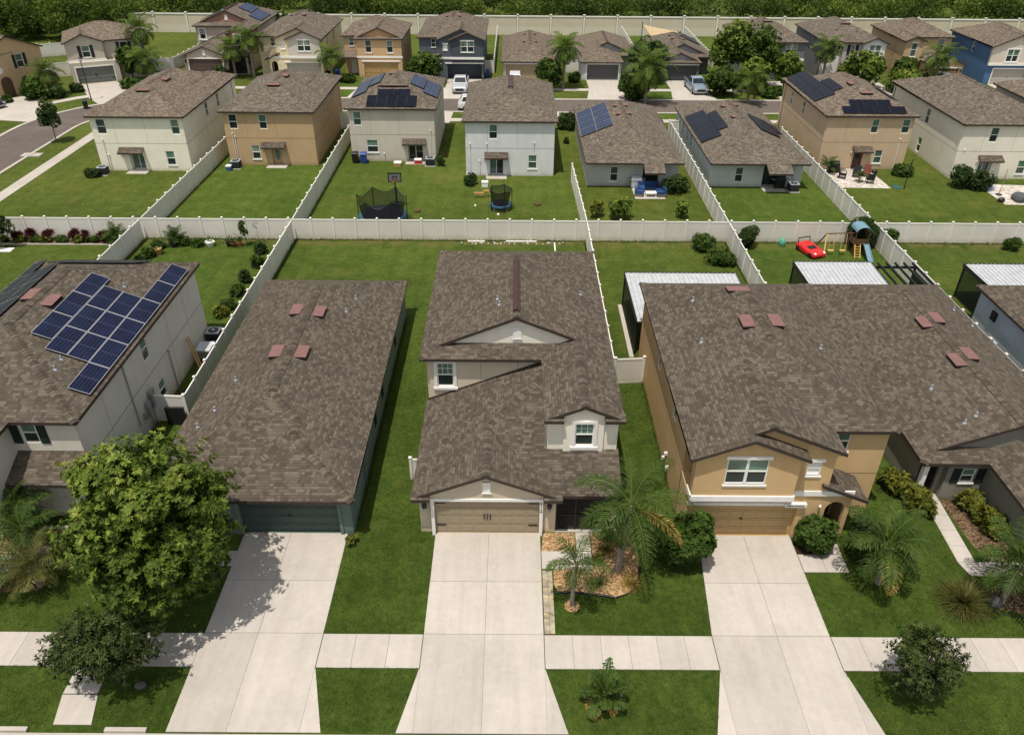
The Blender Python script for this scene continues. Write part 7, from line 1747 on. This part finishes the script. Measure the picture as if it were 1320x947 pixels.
# carports
MROOF = None
m_, nt_, b_ = newmat('metal_roof'); p_ = POS(nt_); f_ = NZ(nt_, p_, 2.5, 4)
setc(nt_, b_, ramp(nt_, f_, [(.3, (.40, .415, .43)), (.7, (.52, .53, .54))]), .4, .4); MROOF = m_
def carport(label, x0, x1, y0, y1, z, dz=.12):
    t = thing('carport', label, 'carport', ((x0+x1)/2, (y0+y1)/2, 0)); off = V(((x0+x1)/2, (y0+y1)/2, 0))
    m = MB(); n = int((x1-x0)/.3)
    for i in range(n):
        a = x0+(x1-x0)*i/n; b = x0+(x1-x0)*(i+1)/n; c = a+(b-a)*.8; d = a+(b-a)*.86; e = a+(b-a)*.94
        for u0, u1, h0, h1 in ((a, c, 0, 0), (c, d, 0, .06), (d, e, .06, .06), (e, b, .06, 0)):
            m.poly([(u0, y0, z+h0), (u1, y0, z+h1), (u1, y1, z+dz+h1), (u0, y1, z+dz+h0)], 1 if h0 > h1 else 0, up=V((0,0,1)))
    m.build('roof', [MROOF, plain('metal_rib_shade', (.17, .18, .2), .5, .3)], t, off)
    f = MB(); f.box(x0-.06, x0, y0, y1, z-.12, z+dz+.05); f.box(x1, x1+.06, y0, y1, z-.12, z+dz+.05); f.box(x0-.06, x1+.06, y1, y1+.06, z-.02, z+dz+.06); f.box(x0-.06, x1+.06, y0-.06, y0, z-.14, z+.02); f.build('roof_frame', BLACKMETAL, t, off)
    for a in (x0+.02, x1-.02):
        for b in (y0+.1, y1-.06): p = MB(); p.box(a-.05, a+.05, b-.05, b+.05, 0, z); p.build('post', BLACKMETAL, t, off)
    for sgn, xx in ((-1, x0+.02),):
        s_ = MB(); s_.box(xx-.01, xx+.01, y0+.1, y1-.06, .1, z-.1); s_.build('side_screen', SCREEN, t, off)
carport('white ribbed metal carport behind the tan orange house roof, nearest the beige house', 7.72, 15.3, 41.9, 48.4, 2.42)
carport('white ribbed metal carport next to the black pergola behind the olive house', 19.9, 25.3, 46.7, 50.3, 2.42)
carport('white ribbed metal carport beside the pale blue grey edge house', 31.9, 39, 46.0, 50.1, 2.42)
slabs('patio_slab', [[(7.42, 41.6), (7.7, 41.6), (7.7, 48.5), (7.44, 48.5)]])
# pergola
t = thing('pergola', 'black slatted pergola beside the second carport', 'pergola', (27.3, 48.5, 0)); off = V((27.3, 48.5, 0))
for k in range(5): m = MB(); m.box(25.9+k*.62, 25.98+k*.62, 46.6, 50.5, 2.35, 2.5); m.build('rafter', BLACKMETAL, t, off)
for y in (47, 50.1): m = MB(); m.box(25.7, 28.6, y-.06, y+.06, 2.2, 2.349); m.build('beam', BLACKMETAL, t, off)
for x in (25.8, 28.5):
    for y in (47, 50.1): m = MB(); m.box(x-.07, x+.07, y-.07, y+.07, 0, 2.2); m.build('post', BLACKMETAL, t, off)
m = MB(); m.box(28.35, 28.42, 47.1, 50.0, .1, 2.15); m.build('side_panel', BLACK, t, off)
# street lamp, shade sail, inlet
m = MB(); m.tube([(-54.0, 101.9, 0), (-54.0, 101.9, .5), (-54.0, 101.9, 4.6)], [.11, .07, .05], 8); q = MB(); q.tube([(-54, 101.9, 4.6), (-54, 101.9, 4.75), (-54, 101.9, 4.95), (-54, 101.9, 5.1)], [.08, .17, .2, .05], 10); c = MB(); c.tube([(-54, 101.9, 5.1), (-54, 101.9, 5.22)], [.22, .04], 10)
simple('street_lamp', 'slim black street lamp post at the driveway of the bend house', 'street lamp', [('post', m, BLACKMETAL), ('lantern', q, plain('lantern_glass', (.5, .5, .48), .3)), ('cap', c, BLACKMETAL)], None, (-54, 101.9, 0))
m = MB(); n = 8; A_, B_, C_ = V((20.6, 134, 4.0)), V((26.6, 134.5, 2.9)), V((21.6, 130.2, 2.7))
for i in range(n):
    for j in range(n-i):
        P = lambda a, b: A_+(B_-A_)*(a/n)+(C_-A_)*(b/n)-V((0, 0, .5*(4*(a/n)*(b/n)+a/n*(1-a/n)*.6)))
        m.poly([P(i, j), P(i+1, j), P(i, j+1)], 0)
        if i+j < n-1: m.poly([P(i+1, j), P(i+1, j+1), P(i, j+1)], 0)
t = simple('shade_sail', 'tan triangular shade sail behind the charcoal house roof', 'shade sail', [('sail', m, plain('sail_tan', (.50, .37, .21), .8))]+[('post', (lambda q: (q.tube([(p[0], p[1], 0), (p[0], p[1], p[2]+.1)], .06, 7), q)[1])(MB()), BLACKMETAL) for p in ((20.5, 134.2, 4.4), (26.8, 134.6, 2.9), (21.6, 130.0, 2.7))], None, (22, 133, 0))
m = MB(); m.box(-51.3, -49.3, 79.6, 80.6, 0, .1); m.box(-50.9, -50.2, 79.8, 80.4, .1, .16, 1); simple('storm_inlet', 'concrete storm drain inlet at the kerb of the bend', 'drain', [(None, m, CONC)])
# litter of stones along the back fence of the beige house yard
for k, (x, lab) in enumerate(((-3.0, 'short white board lying along the back fence, the leftmost scrap'), (.7, 'long white board lying along the back fence behind the beige house'), (3.4, 'thin white stake standing near the back fence behind the beige house'))):
    m = MB()
    if k == 2: m.box(x-.05, x+.05, 57.3, 58.9, 0, .06)
    else: m.box(x-(.7 if k == 0 else 1.25), x+(.7 if k == 0 else 1.25), 59.0, 59.15, 0, .1)
    tag(m.build('board', WHITE), lab, 'board')
m = MB()
for i in range(40): x = random.uniform(-4.4, 4.2); y = 58.85+random.uniform(-.25, .12); r = random.uniform(.04, .11); m.dome(x, y, .02, r, r*.8, r*.6, 6, 3)
tag(m.build('pebbles', STONES), 'white pebbles scattered along the foot of the back fence', 'pebbles', kind='stuff')
m = MB(); m.tube([(20.2, 21.9, .03), (21, 21.6, .05), (22.2, 21.5, .03), (23.5, 21.7, .03)], .02, 5); simple('garden_hose', 'thin black hose on the grass by the edge palm bed', 'hose', [(None, m, BLACK)])
for k, (x, y, lab) in enumerate(((20.5, 22.15, 'dark grey boulder at the foot of the edge palm, the nearer to the lawn'), (22.3, 22.2, 'dark grey boulder at the foot of the edge palm, the farther one'))): lump('boulder', lab, 'boulder', x, y, .3, .45, plain('rock', (.10, .10, .105), .8), 2)
m = MB(); m.dome(-14.05, 18.1, .05, .24, .18, .14, 10, 5, 0, -.3); tag(m.build('rock', plain('rock2', (.10, .095, .09), .8), smooth=True), 'dark grey rock on the grass at the foot of the small loose tree', 'rock')

# grass blades standing on the near lawns
def blades():
    g = np.random.default_rng(5); n = 150000
    x = g.uniform(-26, 26, n); y = 16.3+g.uniform(0, 1, n)**1.15*22
    ok = np.ones(n, bool)
    def cut(x0, x1, y0, y1): 
        nonlocal ok; ok &= ~((x > x0) & (x < x1) & (y > y0) & (y < y1))
    for a, b in ((-3.50, 1.83), (-12.40, -7.62), (8.5, 12.98), (-29.4, -24.2)): cut(a, b, 16, 26.4)
    for a, b in ((-4.15, 2.15), (-12.42, -6.8), (7.52, 13.62)): 
        w_ = np.clip((18.93-y)/2.7, 0, 1); 
        lo = {-4.15: -3.52, -12.42: -12.4, 7.52: 8.2}[a]; hi = {2.15: 1.36, -6.8: -7.6, 13.62: 13.0}[b]
        ok &= ~((y < 18.95) & (x > lo+(a-lo)*w_) & (x < hi+(b-hi)*w_))
    cut(-30, 30, 18.95, 20.53)
    ok &= ~((x > 8.2) & (x < 8.75) & (y > 20) & (x > 8.2+(y-20.55)*.0929))
    for q in ((-16.9, -15.1, 16, 19), (1.3, 3.7, 24, 26.3), (3.6, 5.95, 22.4, 26.4), (1.8, 5.6, 22.5, 24.1), (13, 15.1, 23.9, 26.1), (-15.4, -12.4, 24, 27), (-24.5, -20.7, 22.3, 27), (20.05, 25, 23.75, 24.65), (20.25, 21.4, 24, 28.9), (21.1, 23, 24.6, 28.8), (20.4, 24.6, 21.4, 23.7),
        (-4.3, 5, 26, 47), (-16.4, -7.2, 26, 48), (7.8, 17.1, 25.5, 42), (19.6, 29, 28.4, 48), (22.9, 29, 23.5, 48), (-30, -19.7, 25.7, 45)): cut(*q)
    x, y = x[ok], y[ok]
    # longer uncut tufts along the foot of the fences and walls
    fx, fy = [], []
    for (ax, ay), (bx, by), k in (((-50, 59.15), (50, 59.15), 9000), ((-50, 59.45), (50, 59.45), 7000), ((-17.8, 35), (-17.8, 59), 2500), ((-18.0, 35), (-18.0, 59), 2500), ((6.1, 39), (6.1, 59), 2200), ((5.9, 39), (5.9, 59), 2200), ((17.4, 50), (17.4, 59), 1000), ((-30.1, 45), (-30.1, 59), 1500), ((-7.2, 27), (-7.2, 46), 1800), ((-4.25, 27), (-4.25, 45), 1500), ((7.85, 27), (7.85, 41), 1200)):
        q = g.uniform(0, 1, k); fx.append(ax+(bx-ax)*q+g.normal(0, .05, k)); fy.append(ay+(by-ay)*q+g.normal(0, .05, k))
    fx, fy = np.concatenate(fx), np.concatenate(fy); nf = len(fx); x, y = np.concatenate([x, fx]), np.concatenate([y, fy]); n = len(x)
    P = np.stack([x, y, np.zeros(n)], 1); a = np.stack([g.normal(0, .5, n), g.normal(0, .5, n), np.ones(n)], 1); a = nrm(a)*np.concatenate([g.uniform(.05, .12, n-nf), g.uniform(.08, .3, nf)*(g.uniform(0, 1, nf) > .2)+.03])[:, None]
    b = np.stack([g.normal(size=n), g.normal(size=n), np.zeros(n)], 1); b = nrm(b)*.012
    o = leafmesh('grass', P, a, b, g.uniform(0, 1, n), BLADE); tag(o, 'short green grass on the lawns and along the fences', 'grass', kind='stuff')
blades()

# ------------------------------------------------------------------ light and camera
w = bpy.data.worlds.new('World'); scene.world = w; w.use_nodes = True; nt = w.node_tree; nt.nodes.clear()
sky = nt.nodes.new('ShaderNodeTexSky'); sky.sky_type = 'NISHITA'; sky.sun_disc = False
EL = R(72.8); DX, DY = .15, .27; AZ = math.atan2(-DX, -DY)   # sun stands behind the viewer, a little to the left
sky.sun_elevation = EL; sky.sun_rotation = AZ % (2*PI); sky.air_density = 1.2; sky.dust_density = 1.5; sky.ozone_density = 1.0
bg = nt.nodes.new('ShaderNodeBackground'); bg.inputs['Strength'].default_value = SKY_STRENGTH; ow = nt.nodes.new('ShaderNodeOutputWorld')
hs = nt.nodes.new('ShaderNodeHueSaturation'); hs.inputs['Saturation'].default_value = .32; nt.links.new(sky.outputs[0], hs.inputs['Color']); nt.links.new(hs.outputs[0], bg.inputs[0]); nt.links.new(bg.outputs[0], ow.inputs[0])
sd = bpy.data.lights.new('sun', 'SUN'); sd.energy = SUN_STRENGTH; sd.angle = R(.53); sd.color = (1.0, .94, .84)
so = bpy.data.objects.new('sun', sd); COL.objects.link(so); so.location = (-30, -50, 120)
so.rotation_euler = V((DX, DY, -1)).to_track_quat('-Z', 'Y').to_euler()
cd = bpy.data.cameras.new('camera'); cam = bpy.data.objects.new('camera', cd); COL.objects.link(cam); scene.camera = cam
cd.sensor_width = 36; cd.sensor_fit = 'HORIZONTAL'; cd.lens = 36*1005/1320; cd.clip_start = .5; cd.clip_end = 2000
Pp, Rr = R(33.3), R(.37)
cam.location = (0, 0, 26.5)
cam.matrix_world = Matrix.Translation((0, 0, 26.5)) @ Matrix.Rotation(PI/2-Pp, 4, 'X') @ Matrix.Rotation(Rr, 4, 'Z')
scene.view_settings.view_transform = 'Standard'; scene.view_settings.look = 'None'; scene.view_settings.exposure = 0; scene.view_settings.gamma = 1
scene.render.engine = 'CYCLES'
cy = scene.cycles; cy.use_denoising = True; cy.max_bounces = 6; cy.transparent_max_bounces = 12; cy.diffuse_bounces = 3; cy.caustics_reflective = False; cy.caustics_refractive = False
scene.render.resolution_x = 1024; scene.render.resolution_y = 734
